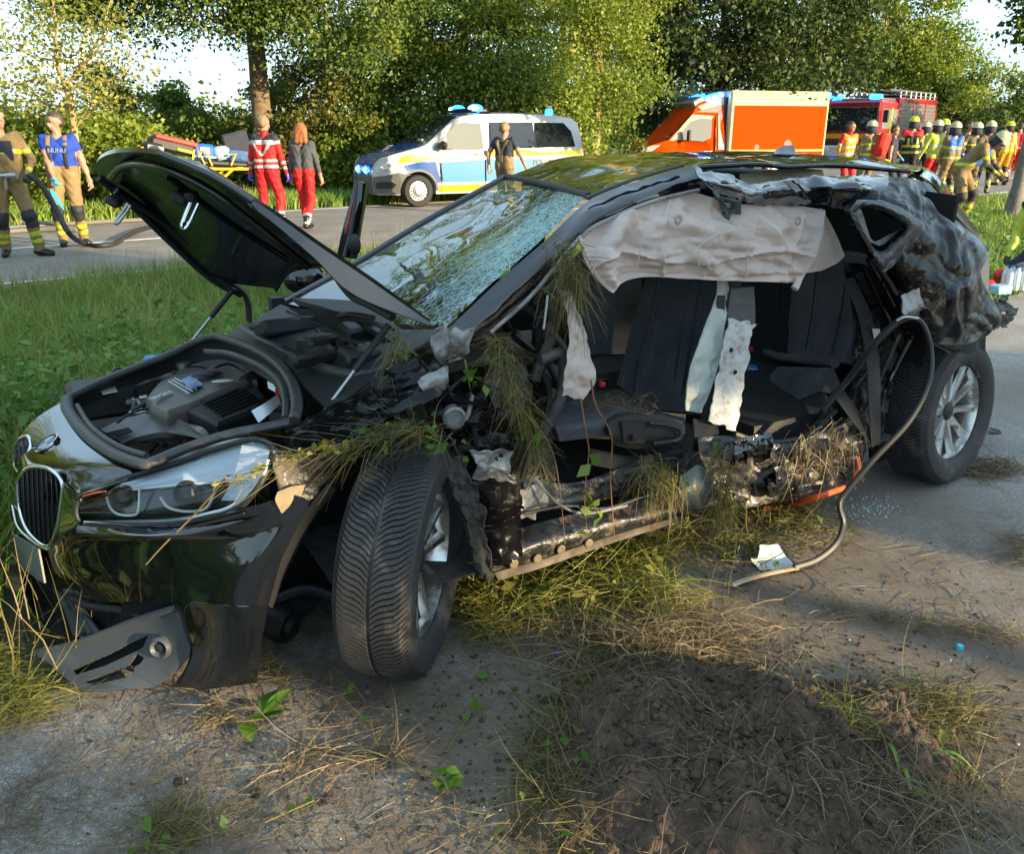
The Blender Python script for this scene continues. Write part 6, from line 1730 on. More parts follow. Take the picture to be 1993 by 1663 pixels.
# kidney grilles
def kidney(outline, name, nsl, lnear, label=None):
    fr = ctube(name, outline + [outline[0]], .0065, M_chrome, None, 10, 1.0, 6)
    if label: fr['label'] = label
    cx_ = sum(p[0] for p in outline) / len(outline); cy_ = sum(p[1] for p in outline) / len(outline)
    xs = [p[0] for p in outline]; x0, x1 = min(xs), max(xs)
    fn = inpoly([(p[0], p[1]) for p in outline])
    sp = [pt(q) for q in spline([Vector(o) for o in outline + [outline[0]]], 6) and outline]
    dense = spline([Vector(o) for o in outline + [outline[0]]], 8)
    for k in range(nsl):
        x = x0 + (x1 - x0) * (k + .7) / (nsl + .4)
        ys = []
        for a, b_ in zip(dense[:-1], dense[1:]):
            if (a.x - x) * (b_.x - x) < 0:
                t = (x - a.x) / (b_.x - a.x); ys.append((a.y + (b_.y - a.y) * t, a.z + (b_.z - a.z) * t))
        if len(ys) >= 2:
            ys.sort(); (ya, la), (yb, lb_) = ys[0], ys[-1]
            ctube('grille_slat', [(x - 4, ya, la + .015), (x - 1, (ya + yb) / 2, (la + lb_) / 2 - .004), (x + 3, yb, lb_ + .015)], .0055, M_blk, fr, 6, .5, 4)
    mid = [pt((cx_ + (p[0] - cx_) * .96, cy_ + (p[1] - cy_) * .96, p[2] + .045)) for p in outline]
    mb = MB(); mb.prism(mid, RX * .004); cmb(mb, 'grille_backing', M_void, fr)
kidney([(34, 940, .98), (44, 920, .95), (62, 910, .91), (96, 914, .82), (120, 938, .77), (118, 985, .77), (108, 1040, .79), (96, 1062, .82), (78, 1058, .86), (52, 1030, .93), (38, 990, .97)], 'kidney_grille', 9, .8, 'left grille with chrome surround facing the camera')
kidney([(27, 905, 1.26), (28, 875, 1.25), (38, 856, 1.22), (54, 850, 1.18), (60, 868, 1.15), (50, 895, 1.14), (38, 920, 1.16)], 'kidney_grille', 4, 1.1, 'right grille with chrome surround seen edge on')
# chrome line under the grille
ctube('grille_surround', [(24, 985, 1.12), (34, 1025, 1.02), (60, 1052, .92), (92, 1070, .82), (104, 1064, .80)], .004, M_chrome)
# round emblem on the nose
en = (C(90, 868, .98) - C(70, 900, 1.0)).normalized()
_n = (C(130, 908, .78) - C(70, 815, 1.36)).cross(C(118, 930, .80) - C(158, 838, 1.05)).normalized()
if _n.dot(Vector((0, 0, CAM_H)) - C(95, 862, 1.08)) < 0: _n = -_n
EM = Matrix.Translation(C(92, 864, 1.075) + _n * .003) @ _n.to_track_quat('Z', 'Y').to_matrix().to_4x4()
b = MB(); b.lathe([(.041, -.004), (.041, .003), (.034, .004), (.031, .0025)], 32, EM); em = cmb(b, 'emblem', M_blk)
b = MB(); b.lathe([(.0425, -.003), (.0425, .003), (.040, .0042)], 32, EM); cmb(b, 'emblem_rim', M_chrome, em)
for k in range(4):
    vs = [EM @ Vector((0, 0, .0034))] + [EM @ Vector((.031 * math.cos(w), .031 * math.sin(w), .0034)) for w in [k * math.pi / 2 + math.pi / 2 * i / 8 for i in range(9)]]
    b = MB(); b.add(vs, [(0, i, i + 1) for i in range(1, 9)]); cmb(b, 'emblem_quarter', M_white if k % 2 else M_lblue, em, False)

# ---------------------------------------------------------------- headlight
HLr = [[(168, 958, .600), (250, 930, .46), (330, 905, .36), (410, 878, .26), (488, 856, .16), (526, 866, .095)],
       [(156, 975, .605), (245, 950, .45), (330, 930, .34), (415, 908, .235), (495, 888, .13), (529, 890, .085)],
       [(149, 992, .61), (245, 980, .445), (335, 968, .33), (420, 950, .22), (480, 935, .125), (516, 925, .085)],
       [(152, 1010, .61), (240, 1008, .45), (335, 1002, .33), (415, 988, .225), (462, 972, .14), (498, 955, .095)],
       [(168, 1022, .605), (240, 1023, .455), (330, 1021, .335), (400, 1010, .245), (445, 998, .16), (474, 984, .11)]]
HLr = [[(u, v, l + dl) for u, v, l in r_] for r_, dl in zip(HLr, (.10, .045, .012, 0, .008))]
M_hl = bpy.data.materials.new('headlight_glass'); M_hl.use_nodes = True
def hl_nodes():
    t = M_hl.node_tree; t.nodes.clear(); N = t.nodes.new; L = t.links.new
    o = N('ShaderNodeOutputMaterial'); a = N('ShaderNodeBsdfTransparent'); g = N('ShaderNodeBsdfGlossy'); g.inputs['Roughness'].default_value = .02
    f = N('ShaderNodeFresnel'); f.inputs[0].default_value = 1.45; a.inputs[0].default_value = (.92, .95, .95, 1)
    x = N('ShaderNodeMixShader'); L(f.outputs[0], x.inputs[0]); L(a.outputs[0], x.inputs[1]); L(g.outputs[0], x.inputs[2]); L(x.outputs[0], o.inputs[0])
hl_nodes()
hl = patch('headlight', HLr, 30, 18, M_hl, None, 0.0, fn=lambda u, v, p: 0)
inw = [[(u, v, l + .075) for u, v, l in r] for r in HLr]
patch('lamp_housing', inw, 24, 16, mat('lamp_housing_black', (.02, .02, .018), .25, coat=.4), hl, .004)
lerp3 = lambda a, b_, t: tuple(x + (y - x) * t for x, y in zip(a, b_))
RS = [[(u, v, l + .02) for u, v, l in HLr[0]], [(u, v, l + .045) for u, v, l in HLr[1]], [(lambda q: (q[0], q[1], q[2] + .055))(lerp3(a, b_, t)) for a, b_, t in zip(HLr[1], HLr[2], (.1, .25, .5, .8, 1, 1))]]
patch('sky_sheen_strip', RS, 40, 12, mat('sky_sheen_silver', (.66, .72, .80), .25, metal=.1), hl, .004)  # lamp strip coloured blue-white for sky mirrored in the glass
M_rib = mat('sky_sheen_white', (.80, .85, .92), .25)  # ribs carry the same mirrored sky in their colour
for k in range(7):
    t = (k + .5) / 7
    ctube('sky_sheen_rib', [(lambda q: (q[0], q[1], q[2] - .006))(lerp3(a, c_, t)) for a, c_ in zip(RS[0], RS[2])][1:], .0026, M_rib, hl, 6)
patch('reflector_end', [[(470, 868, .165), (522, 878, .10)], [(455, 925, .19), (514, 922, .10)], [(430, 975, .22), (475, 975, .125)]], 10, 12, bpy.data.materials['sky_sheen_silver'], hl, .004, crum=.006, cs=20)
for pth in ([(208, 968, .555), (216, 990, .55), (232, 1002, .53), (262, 1003, .48), (270, 990, .47), (272, 950, .48)], [(312, 968, .40), (328, 988, .385), (360, 996, .345), (398, 992, .30), (412, 972, .29), (420, 945, .29)]):
    ctube('light_ring', pth, .004, mat('light_ring_white' + str(pth[0][0]), (.75, .74, .68), .3), hl, 8)
for u, v, l in ((240, 972, .53), (365, 965, .36)):
    M4 = Matrix.Translation(C(u, v, l)) @ (-(RX * .8 + AX * .6)).to_track_quat('Z', 'Y').to_matrix().to_4x4()
    b = MB(); b.lathe([(.042, -.01), (.040, .004), (.034, .004), (.03, .0), (.02, .012), (.0005, .018)], 24, M4); cmb(b, 'projector_lens', M_blk, hl)
ctube('orange_reflector', [(162, 966, .63), (185, 960, .585), (205, 957, .555)], .0035, M_gorange, hl, 8, .6)
ctube('lamp_rim', [(r_[0][0], r_[0][1], r_[0][2]) for r_ in HLr] + HLr[4][1:], .008, M_dkplas, hl)
ctube('lamp_rim', list(HLr[0]) + [r_[5] for r_ in HLr[1:]], .008, M_dkplas, hl)
ctube('chrome_line', [(165, 1016, .60), (250, 1016, .45), (335, 1013, .34), (400, 1001, .25), (450, 986, .16), (505, 940, .10), (522, 895, .095)], .0045, mat('lamp_line_white', (.78, .8, .82), .2), hl, 8)

# ---------------------------------------------------------------- engine bay
SEAL = [(130, 776, 1.40), (133, 800, 1.27), (165, 842, 1.00), (215, 880, .74), (275, 903, .52), (300, 898, .49), (360, 874, .44), (440, 848, .39), (520, 832, .33), (566, 822, .30)]
ctube('bay_seal', SEAL, .021, M_rub, None, 12, .7)
ctube('bay_seal', [(150, 790, 1.34), (178, 832, 1.02), (228, 868, .76), (285, 888, .56)], .010, M_rub, None, 10)
SEAL2 = [(572, 820, .32), (578, 785, .42), (568, 745, .58), (540, 708, .82), (500, 682, 1.05), (455, 665, 1.27), (420, 656, 1.44), (385, 664, 1.50), (330, 690, 1.50), (280, 710, 1.50), (200, 742, 1.47), (130, 776, 1.40)]
ctube('bay_seal', SEAL2, .018, M_rub, None, 12, .8)
ctube('bay_seal', [(556, 815, .36), (556, 780, .48), (545, 745, .62), (510, 715, .85), (450, 690, 1.18), (400, 685, 1.40)], .012, M_rub, None, 10)
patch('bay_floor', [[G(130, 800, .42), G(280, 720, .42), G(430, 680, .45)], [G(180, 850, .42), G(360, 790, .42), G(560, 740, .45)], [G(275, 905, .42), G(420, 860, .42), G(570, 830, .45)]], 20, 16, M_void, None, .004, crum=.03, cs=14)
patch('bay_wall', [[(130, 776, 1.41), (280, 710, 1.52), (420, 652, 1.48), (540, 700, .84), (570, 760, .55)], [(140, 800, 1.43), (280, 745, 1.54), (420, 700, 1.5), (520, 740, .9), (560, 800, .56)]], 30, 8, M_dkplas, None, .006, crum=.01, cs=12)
# engine cover
def zprism(poly, z, depth, bev=.02):
    top = [G(u, v, z if not isinstance(z, list) else z[i]) for i, (u, v) in enumerate(poly)]
    c = sum(top, Vector()) / len(top)
    mid = [p + (p - c).normalized() * bev - Vector((0, 0, bev * .8)) for p in top]
    bot = [p - Vector((0, 0, depth)) for p in mid]
    n = len(top); mb = MB()
    vs = top + mid + bot
    fs = [tuple(range(n))]
    for k in range(2):
        for i in range(n): fs.append((k * n + i, k * n + (i + 1) % n, (k + 1) * n + (i + 1) % n, (k + 1) * n + i))
    mb.add(vs, fs); return mb
EC = [(292, 768), (310, 744), (338, 730), (395, 718), (455, 714), (486, 736), (420, 762), (372, 782), (325, 800), (300, 788)]
ezz = [.645, .655, .665, .675, .68, .675, .665, .66, .65, .645]
ec = cmb(zprism(EC, ezz, .10, .02), 'engine_cover', M_engc, None, False)
bpy_bev = ec.modifiers.new('bevel', 'BEVEL'); bpy_bev.width = .008; bpy_bev.segments = 3
def ongrid(name, s, p, q, size, z, m, parent):
    "raised print on the cover, baseline from photo point p to q"
    a, b_ = G(*p, z), G(*q, z); x = (b_ - a).normalized(); zz = Vector((-.06, 0, 1)).normalized(); y = zz.cross(x).normalized(); zz = x.cross(y)
    me = text_mesh(s, size, .0012, bold=.001)
    o = link(name, me, parent, m)
    Mx = Matrix((( x.x, y.x, zz.x, (a.x + b_.x) / 2), (x.y, y.y, zz.y, (a.y + b_.y) / 2), (x.z, y.z, zz.z, (a.z + b_.z) / 2), (0, 0, 0, 1)))
    o.matrix_local = Matrix.Translation(-car.location) @ Mx
    return o
M_sil = mat('silver_print', (.55, .56, .55), .35)
ongrid('lettering', 'BMW', (300, 775), (330, 764), .042, .662, M_sil, ec)
for k in range(3):
    a = G(328 + k * 6, 742 - k * 3, .672); b_ = G(368 + k * 7, 766 - k * 4, .668)
    b = MB(); b.tube([a, b_], .0028, 6); cmb(b, 'cover_line', M_sil, ec)
patch('blue_badge', [[G(352, 740, .676), G(372, 730, .68)], [G(372, 758, .672), G(395, 748, .676)]], 4, 4, mat('badge_blue', (.16, .32, .60), .3), ec, .003)
ongrid('badge_lettering', 'TURBO', (362, 754), (385, 742), .024, .684, M_white, ec)
b = MB(); b.ball(G(434, 742, .682), (.042, .011, .006), 12, 6, Matrix.Rotation(.25, 3, 'Z')); cmb(b, 'cover_mark', M_sil, ec)
b = MB(); b.ball(G(402, 728, .685), (.06, .03, .008), 14, 6, Matrix.Rotation(.2, 3, 'Z')); cmb(b, 'cover_recess', M_blk, ec)
cmb(zprism([(470, 716), (490, 712), (520, 722), (500, 740), (488, 738)], .67, .08, .015), 'rear_cover', M_dkplas, None, False)
# air box with ribs
AB = [(366, 792), (388, 776), (470, 744), (500, 756), (512, 772), (500, 792), (424, 822)]
ab = cmb(zprism(AB, .645, .12, .014), 'air_box', M_dkplas, None, False)
for k in range(7):
    t = (k + .5) / 7
    a = G(386 + (432 - 386) * t, 782 + (812 - 782) * t, .648); b_ = G(462 + (506 - 462) * t, 748 + (780 - 748) * t, .650)
    b = MB(); b.tube([a, b_], .0065, 6); cmb(b, 'air_box_rib', M_dkplas, ab)
for k in range(9):
    t = (k + .5) / 9
    a = G(424 + (502 - 424) * t, 824 + (792 - 824) * t, .632)
    b = MB(); b.tube([a, a + Vector((0, -.012, -.07))], .006, 6); cmb(b, 'air_box_rib', M_dkplas, ab)
ctube('intake_hose', [G(470, 760, .63), G(500, 740, .65), G(520, 750, .62), G(530, 775, .56)], .045, M_blk)
# grey duct in front
patch('air_duct', [[G(196, 836, .56), G(240, 815, .585), G(300, 806, .60), G(340, 812, .61), (386, 842, .62)], [G(215, 848, .56), G(250, 835, .59), G(300, 828, .61), G(340, 832, .615), (392, 850, .60)], [G(238, 864, .55), G(265, 852, .58), G(310, 842, .60), G(345, 845, .60), (396, 856, .58)]], 26, 14, M_duct, None, .02, fn=lambda u, v, p: .012 * math.sin(3.14 * v))
patch('duct_mouth', [[G(205, 843, .575), G(250, 832, .60)], [G(225, 852, .57), G(258, 840, .597)]], 6, 4, M_void, None, .003)
for k in range(6):
    ctube('radiator_rib', [G(292 + k * 14, 880 - k * 5, .50), G(306 + k * 14, 866 - k * 5, .53)], .006, M_steel if k % 2 else M_dkplas, None, 6)
# left bank: battery box, caps, pipes
b = MB(); b.box(G(215, 772, .56), (.30, .22, .12), Matrix.Rotation(CAR_A, 3, 'Z'), .02); cmb(b, 'fuse_box', M_dkplas)
patch('white_sticker', [[G(193, 755, .625), G(222, 750, .628)], [G(200, 768, .622), G(229, 762, .625)]], 4, 3, M_white, None, .002)
b = MB(); b.lathe([(.03, 0), (.034, .02), (.034, .05), (.028, .06), (.0005, .062)], 18, Matrix.Translation(G(298, 722, .62))); b.box(G(298, 717, .66), (.06, .02, .03), Matrix.Rotation(.3, 3, 'Z'), .004); cmb(b, 'blue_cap', mat('cap_blue', (.02, .20, .55), .4))
b = MB(); b.lathe([(.075, -.1), (.075, .0), (.06, .015), (.0005, .015)], 18, Matrix.Translation(G(300, 738, .60))); cmb(b, 'washer_tank', M_blk)
b = MB(); b.lathe([(.022, 0), (.022, .014), (.0005, .016)], 14, Matrix.Translation(G(240, 738, .60))); cmb(b, 'white_cap', M_white)
b = MB(); b.lathe([(.03, 0), (.03, .02), (.0005, .022)], 14, Matrix.Translation(G(358, 715, .66))); cmb(b, 'strut_top', M_steel)
rnd = random.Random(3)
for k in range(9):
    u, v = rnd.uniform(205, 275), rnd.uniform(775, 808); a = G(u, v, rnd.uniform(.5, .58))
    ctube('coolant_pipe', [a, a + Vector((rnd.uniform(-.06, .06), rnd.uniform(-.05, .05), rnd.uniform(.0, .06))), a + Vector((rnd.uniform(-.1, .1), rnd.uniform(-.08, .08), rnd.uniform(-.04, .03)))], rnd.uniform(.006, .013), M_steel if k % 3 else M_zinc, None, 8)
ctube('cable', [G(275, 790, .55), G(262, 760, .62), G(285, 745, .66), G(310, 740, .66)], .008, M_blk)
ctube('cable', [G(255, 800, .58), G(285, 785, .60), G(300, 792, .58)], .008, M_blk)
# cards hanging on the strut tower
cd = patch('rescue_card', [[G(540, 768, .70), G(547, 785, .69)], [G(515, 785, .72), G(525, 805, .70)], [G(489, 800, .70), G(503, 823, .68)]], 6, 10, M_paper, None, .0015)
patch('rescue_card', [[G(520, 742, .74), G(535, 750, .74)], [G(522, 756, .72), G(536, 764, .72)]], 4, 4, M_paper, None, .0015)
b = MB(); b.box(G(545, 762, .71), (.03, .03, .05), None, .006); cmb(b, 'red_clip', M_redb)

# ---------------------------------------------------------------- front wing and the torn side behind the wheel
patch('front_wing', [[(560, 826, .30), (640, 792, .27), (705, 770, .23), (765, 745, .20), (830, 700, .22)],
                     [(556, 850, .20), (640, 818, .16), (705, 795, .12), (770, 775, .10), (840, 740, .12)],
                     [(548, 880, .12), (620, 868, .07), (690, 845, .05), (770, 805, .05), (850, 775, .08)]], 46, 24, M_scuff, None, .004, crease=.05, cc=5, seed=2, ragged=.004)
patch('wing_edge', [[(530, 868, .10), (600, 880, .08), (690, 862, .06)], [(540, 940, .07), (590, 940, .07), (660, 900, .08)], [(585, 985, .06), (612, 975, .07), (650, 940, .09)]], 26, 18, M_mud, None, .004, crum=.01, cs=9, seed=7, ragged=.006)
patch('sunlit_wing_patch', [[(540, 958, .055), (566, 948, .05), (594, 944, .055)], [(536, 975, .05), (562, 968, .048), (588, 962, .05)], [(548, 1000, .055), (570, 988, .05), (584, 976, .05)]], 12, 10, mat('sunlit_tan', (.24, .18, .10), .7, var=.3, vscale=20), None, .004)  # tan colour stands for sun falling on the bare wing end
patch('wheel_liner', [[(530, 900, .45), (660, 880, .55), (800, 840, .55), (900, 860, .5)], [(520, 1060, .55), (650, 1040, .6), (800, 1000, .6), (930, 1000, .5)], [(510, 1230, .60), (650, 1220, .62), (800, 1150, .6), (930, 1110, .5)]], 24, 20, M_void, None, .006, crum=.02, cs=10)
b = MB(); Mx = Matrix.Translation(C(548, 1215, .42)) @ (-(RX * .6 + AX * -.5 + Vector((0, 0, .1)))).to_track_quat('Z', 'Y').to_matrix().to_4x4()
b.lathe([(.0005, .05), (.03, .05), (.034, .03), (.055, .03), (.06, .0), (.055, -.04), (.03, -.06)], 20, Mx); cmb(b, 'drive_joint', M_blk)
p0 = C(560, 1200, .44); p1 = C(650, 1130, .5); b = MB(); pp = [p0.lerp(p1, i / 24) for i in range(25)]; b.tube(pp, [.030 + .012 * (i % 2) - .0006 * i for i in range(25)], 14); cmb(b, 'drive_bellows', M_blk, None, False)
ctube('suspension_arm', [(520, 1180, .5), (600, 1150, .45), (690, 1180, .30)], .022, M_blk)
# dark crushed bulkhead filling the gap behind the wheel
patch('bulkhead', [[(800, 700, .36), (880, 660, .40), (960, 650, .45), (1060, 640, .5)], [(830, 800, .36), (900, 790, .36), (980, 790, .40), (1070, 780, .46)], [(860, 920, .36), (920, 920, .34), (1000, 920, .38), (1080, 900, .42)], [(880, 1080, .40), (940, 1090, .34), (1010, 1080, .32), (1090, 1040, .36)]], 40, 40, M_mud, None, .006, crum=.045, cs=7, seed=4)
TP = [('torn_panel', [[(836, 652, .18), (868, 632, .16)], [(848, 690, .16), (884, 690, .14)], [(862, 712, .17), (892, 702, .15)]], M_zinc, .012),
      ('torn_panel', [[(880, 640, .14), (920, 640, .12)], [(872, 680, .13), (914, 678, .12)], [(874, 704, .15), (900, 700, .15)]], M_zinc, .010),
      ('torn_panel', [[(808, 742, .12), (870, 712, .12)], [(822, 760, .10), (872, 735, .10)], [(848, 780, .12), (866, 765, .12)]], M_zinc, .014),
      ('torn_panel', [[(720, 740, .22), (790, 700, .2), (850, 700, .2)], [(730, 770, .2), (800, 740, .15), (860, 740, .16)], [(760, 800, .18), (810, 780, .14), (870, 790, .16)]], M_scuff, .03),
      ('torn_panel', [[(850, 790, .18), (930, 770, .16), (1000, 760, .2)], [(860, 830, .14), (930, 820, .12), (1010, 810, .18)], [(880, 870, .16), (940, 870, .12), (1005, 870, .18)]], M_scuff, .032),
      ('torn_panel', [[(905, 870, .16), (960, 862, .12), (1006, 872, .14)], [(910, 950, .15), (965, 950, .10), (1012, 955, .12)], [(925, 1030, .15), (970, 1040, .11), (1016, 1030, .12)], [(942, 1095, .14), (980, 1105, .11), (1016, 1085, .12)]], M_scuff, .018),
      ('torn_panel', [[(912, 880, .10), (1000, 876, .09)], [(930, 905, .09), (990, 915, .09)], [(920, 930, .11), (1005, 938, .1)]], M_zinc, .02),
      ('torn_panel', [[(1000, 960, .16), (1060, 940, .2)], [(1020, 985, .14), (1066, 975, .2)], [(1016, 1010, .15), (1040, 1012, .2)]], M_zinc, .015),
      ('torn_panel', [[(940, 730, .2), (1020, 700, .25)], [(960, 790, .16), (1040, 770, .22)], [(975, 850, .18), (1030, 840, .24)]], M_mud, .03),
      ('torn_panel', [[(640, 830, .14), (720, 800, .11), (780, 780, .1)], [(660, 852, .10), (720, 835, .07), (770, 815, .06)]], M_scuff, .018)]
for i, (nm, rows, m, c) in enumerate(TP):
    patch(nm, rows, 24, 24, m, None, .003, crease=c * 1.8, cc=9, crum=c * .3, cs=14, seed=20 + i, edge=.1, ragged=.006)
patch('arch_liner_rag', [[(866, 900, .10), (896, 890, .12)], [(885, 950, .09), (925, 950, .10)], [(905, 1000, .09), (940, 1005, .10)], [(918, 1060, .10), (948, 1055, .12)], [(935, 1112, .10), (965, 1140, .12)]], 14, 40, M_liner, None, .006, crum=.03, cs=13, seed=3, edge=.05, ragged=.012)
for i in range(12):
    u, v = rnd.uniform(780, 1000), rnd.uniform(690, 930)
    ctube('torn_strip', [(u, v, .12), (u + rnd.uniform(-40, 40), v + rnd.uniform(-10, 50), .08 + rnd.uniform(-.03, .05)), (u + rnd.uniform(-70, 70), v + rnd.uniform(10, 80), .14)], rnd.uniform(.004, .010), rnd.choice([M_zinc, M_blk, M_blk, M_scuff]), None, 6, rnd.choice([.3, 1]), 4)
b = MB(); Mx = Matrix.Translation(C(884, 812, .12)) @ (-(RX * .9 + AX * .3)).to_track_quat('Z', 'Y').to_matrix().to_4x4(); b.lathe([(.034, -.02), (.034, .01), (.026, .014), (.022, .004), (.012, .004), (.0005, .004)], 22, Mx); cmb(b, 'strut_mount', M_zinc)

# ---------------------------------------------------------------- roof, pillars
def roofn(u, v, p):
    return .03 * noise.noise(p * 3.1) + .012 * abs(noise.noise(p * 6.7))
RF = [[(986, 342, 1.45), (1110, 303, 1.46), (1280, 299, 1.42), (1450, 293, 1.36), (1620, 303, 1.30), (1795, 322, 1.22)],
      [(1040, 355, 1.08), (1170, 312, 1.10), (1310, 303, 1.08), (1470, 299, 1.05), (1630, 308, 1.0), (1800, 326, .95)],
      [(1098, 370, .70), (1215, 328, .70), (1335, 312, .70), (1480, 306, .72), (1640, 313, .72), (1795, 330, .70)],
      [(1150, 388, .36), (1250, 352, .34), (1345, 326, .36), (1480, 318, .42), (1620, 320, .46), (1770, 332, .46)]]
roof = patch('roof', RF, 80, 36, M_clean, None, .006, fn=roofn, edge=.15, crum=.006, cs=4)
ctube('roof_lip', [(1345, 326, .36), (1420, 322, .40), (1480, 320, .42), (1530, 325, .43), (1620, 322, .46), (1700, 328, .46), (1770, 334, .46)], .009, M_scuff, roof, 8)
patch('antenna_fin', [[(1503, 297, .98), (1522, 284, .98), (1545, 282, .98)], [(1503, 299, .95), (1525, 300, .93), (1550, 301, .95)]], 10, 5, M_clean, roof, .02)
patch('a_pillar', [[(850, 650, .28), (880, 632, .27), (960, 556, .27), (1060, 468, .27), (1150, 388, .33), (1250, 350, .33), (1345, 322, .33), (1365, 328, .34)],
                   [(880, 660, .23), (920, 640, .22), (990, 575, .22), (1085, 485, .21), (1155, 418, .25), (1255, 376, .26), (1350, 345, .28), (1372, 348, .28)],
                   [(905, 668, .24), (955, 645, .23), (1015, 592, .22), (1105, 500, .21), (1150, 448, .23), (1260, 398, .25), (1350, 368, .28), (1376, 370, .29)]], 70, 16, M_paint, None, .03, crum=.010, cs=6, seed=9, fold=.012)
ctube('pillar_seam', [(955, 648, .21), (1040, 570, .20), (1130, 462, .20), (1190, 425, .22), (1270, 392, .24), (1360, 370, .27)], .007, M_zinc)
ctube('pillar_seam', [(1140, 385, .31), (1230, 350, .31), (1330, 320, .31)], .006, M_rub)
patch('pillar_inner', [[(1040, 590, .32), (1120, 505, .32), (1200, 440, .34), (1300, 405, .36), (1400, 385, .38)], [(1060, 620, .34), (1140, 530, .34), (1210, 460, .36), (1300, 420, .38), (1400, 400, .40)]], 30, 6, M_dkplas, None, .01, crum=.01, cs=9)
# front door remains: hinge post with mud
ctube('hinge_post', [(1066, 560, .22), (1070, 620, .22), (1060, 680, .22), (1040, 740, .22)], [.030, .022], M_mud, None, 10)
ctube('hinge_post', [(1050, 700, .2), (1092, 690, .2), (1098, 740, .2), (1080, 800, .2), (1050, 850, .22)], .020, M_rub, None, 10)
ctube('hinge_post', [(1000, 650, .22), (1040, 680, .21), (1046, 640, .2), (1062, 570, .2)], .016, M_scuff, None, 8)
ctube('door_glass_shard', [(1066, 575, .16), (1062, 610, .16), (1058, 640, .16)], .012, M_primer, None, 6, .3)
# torn cant rail over the rear door
patch('torn_rail', [[(1352, 330, .24), (1400, 336, .24), (1440, 348, .22), (1476, 365, .2)], [(1372, 352, .17), (1410, 360, .15), (1440, 370, .14), (1464, 380, .16)], [(1392, 372, .2), (1415, 382, .18), (1436, 388, .18), (1450, 392, .2)]], 24, 14, M_clean, None, .003, crease=.03, cc=8, seed=5, ragged=.005)
ctube('torn_rail_edge', [(1352, 331, .235), (1390, 370, .18), (1408, 352, .17), (1440, 372, .15), (1462, 378, .15)], .0035, M_zinc, None, 6)
patch('headliner', [[(1440, 338, .5), (1500, 330, .52), (1560, 328, .52), (1600, 330, .5)], [(1445, 362, .46), (1500, 356, .48), (1560, 348, .48), (1605, 342, .48)]], 14, 6, M_beigel, None, .006, crum=.012, cs=10)
patch('rear_rail', [[(1440, 366, .28), (1500, 352, .30), (1560, 346, .32), (1650, 342, .32), (1720, 340, .34)], [(1450, 380, .2), (1520, 368, .2), (1580, 362, .2), (1660, 360, .2), (1730, 358, .22)], [(1455, 398, .25), (1530, 398, .25), (1600, 400, .24), (1650, 405, .22), (1700, 390, .18)]], 44, 20, M_paint, None, .004, crease=.05, cc=5, seed=11, ragged=.004)
patch('rail_shine', [[(1525, 352, .17), (1548, 350, .16)], [(1548, 372, .15), (1568, 372, .15)], [(1562, 386, .17), (1580, 386, .17)]], 8, 12, M_clean, None, .003, crum=.004, cs=12)
for pth in ([(1390, 372, .30), (1408, 400, .27), (1420, 424, .26)], [(1440, 378, .3), (1425, 405, .27), (1408, 420, .26)], [(1405, 385, .25), (1430, 395, .25), (1432, 415, .26)]):
    ctube('belt_anchor', pth, .022, mat('grey_green_webbing' + str(pth[0][1]), (.10, .125, .115), .6), None, 8, .25)
ctube('bowed_trim', [(1128, 455, .19), (1160, 425, .19), (1230, 392, .21)], .006, M_rub)

# ---------------------------------------------------------------- curtain airbag
def bagfn(u, v, p):
    a = .012 * noise.noise(Vector((p.dot(AX) * 7, p.z * 15, 1)))
    a += .010 * (1 - abs(noise.noise(Vector((p.dot(AX) * 4, p.z * 26, 5)))) * 2) * (.3 + v)
    a += .030 * math.sin(u * 21 + v * 3) * math.exp(-((u - .17) / .2) ** 2) + .026 * creased(Vector((p.dot(AX) * 4.5 + p.z * 3, p.z * 9, 3.3))) + .006 * creased(Vector((p.dot(AX) * 15 + p.z * 9, p.z * 26, 8.1)))
    a += .005 * noise.noise(Vector((p.dot(AX) * 9, p.z * 40, 2))) + .0015 * noise.noise(p * 60)
    a += .012 * (1 - abs(noise.noise(Vector((p.dot(AX) * 9 + p.z * 12, p.z * 7, 9)))) * 2.4)
    a += -.014 * math.exp(-((v - .62 + .12 * math.sin(u * 9)) / .03) ** 2) - .012 * math.exp(-(((u * 6) % 1 - .5) / .05) ** 2) * (u > .3)
    return a
AG = [[(1130, 458, .19), (1200, 420, .22), (1270, 392, .25), (1345, 374, .27), (1430, 396, .27), (1520, 396, .27), (1608, 408, .26)],
      [(1136, 485, .17), (1194, 458, .19), (1260, 432, .21), (1340, 418, .22), (1430, 436, .22), (1515, 440, .22), (1604, 452, .23)],
      [(1150, 520, .17), (1190, 500, .18), (1250, 482, .20), (1332, 470, .21), (1425, 485, .21), (1505, 488, .21), (1592, 492, .22)],
      [(1172, 548, .18), (1202, 530, .19), (1256, 518, .22), (1330, 515, .22), (1415, 522, .22), (1495, 525, .22), (1575, 526, .23)],
      [(1196, 570, .19), (1212, 552, .20), (1258, 540, .24), (1330, 543, .24), (1410, 547, .24), (1490, 549, .24), (1558, 551, .24)]]
ag = patch('curtain_airbag', AG, 110, 50, M_bag, None, .004, fn=bagfn, edge=.04)
patch('airbag_fold', [[(1600, 405, .30), (1625, 450, .30), (1645, 498, .29)], [(1585, 470, .29), (1610, 490, .28), (1630, 512, .28)], [(1560, 530, .29), (1580, 530, .28), (1600, 526, .28)]], 24, 20, M_bag, ag, .004, crum=.010, cs=9, edge=.05)
ctube('airbag_knot', [(1556, 540, .22), (1550, 556, .22), (1546, 562, .22)], .014, M_bag, ag, 8)
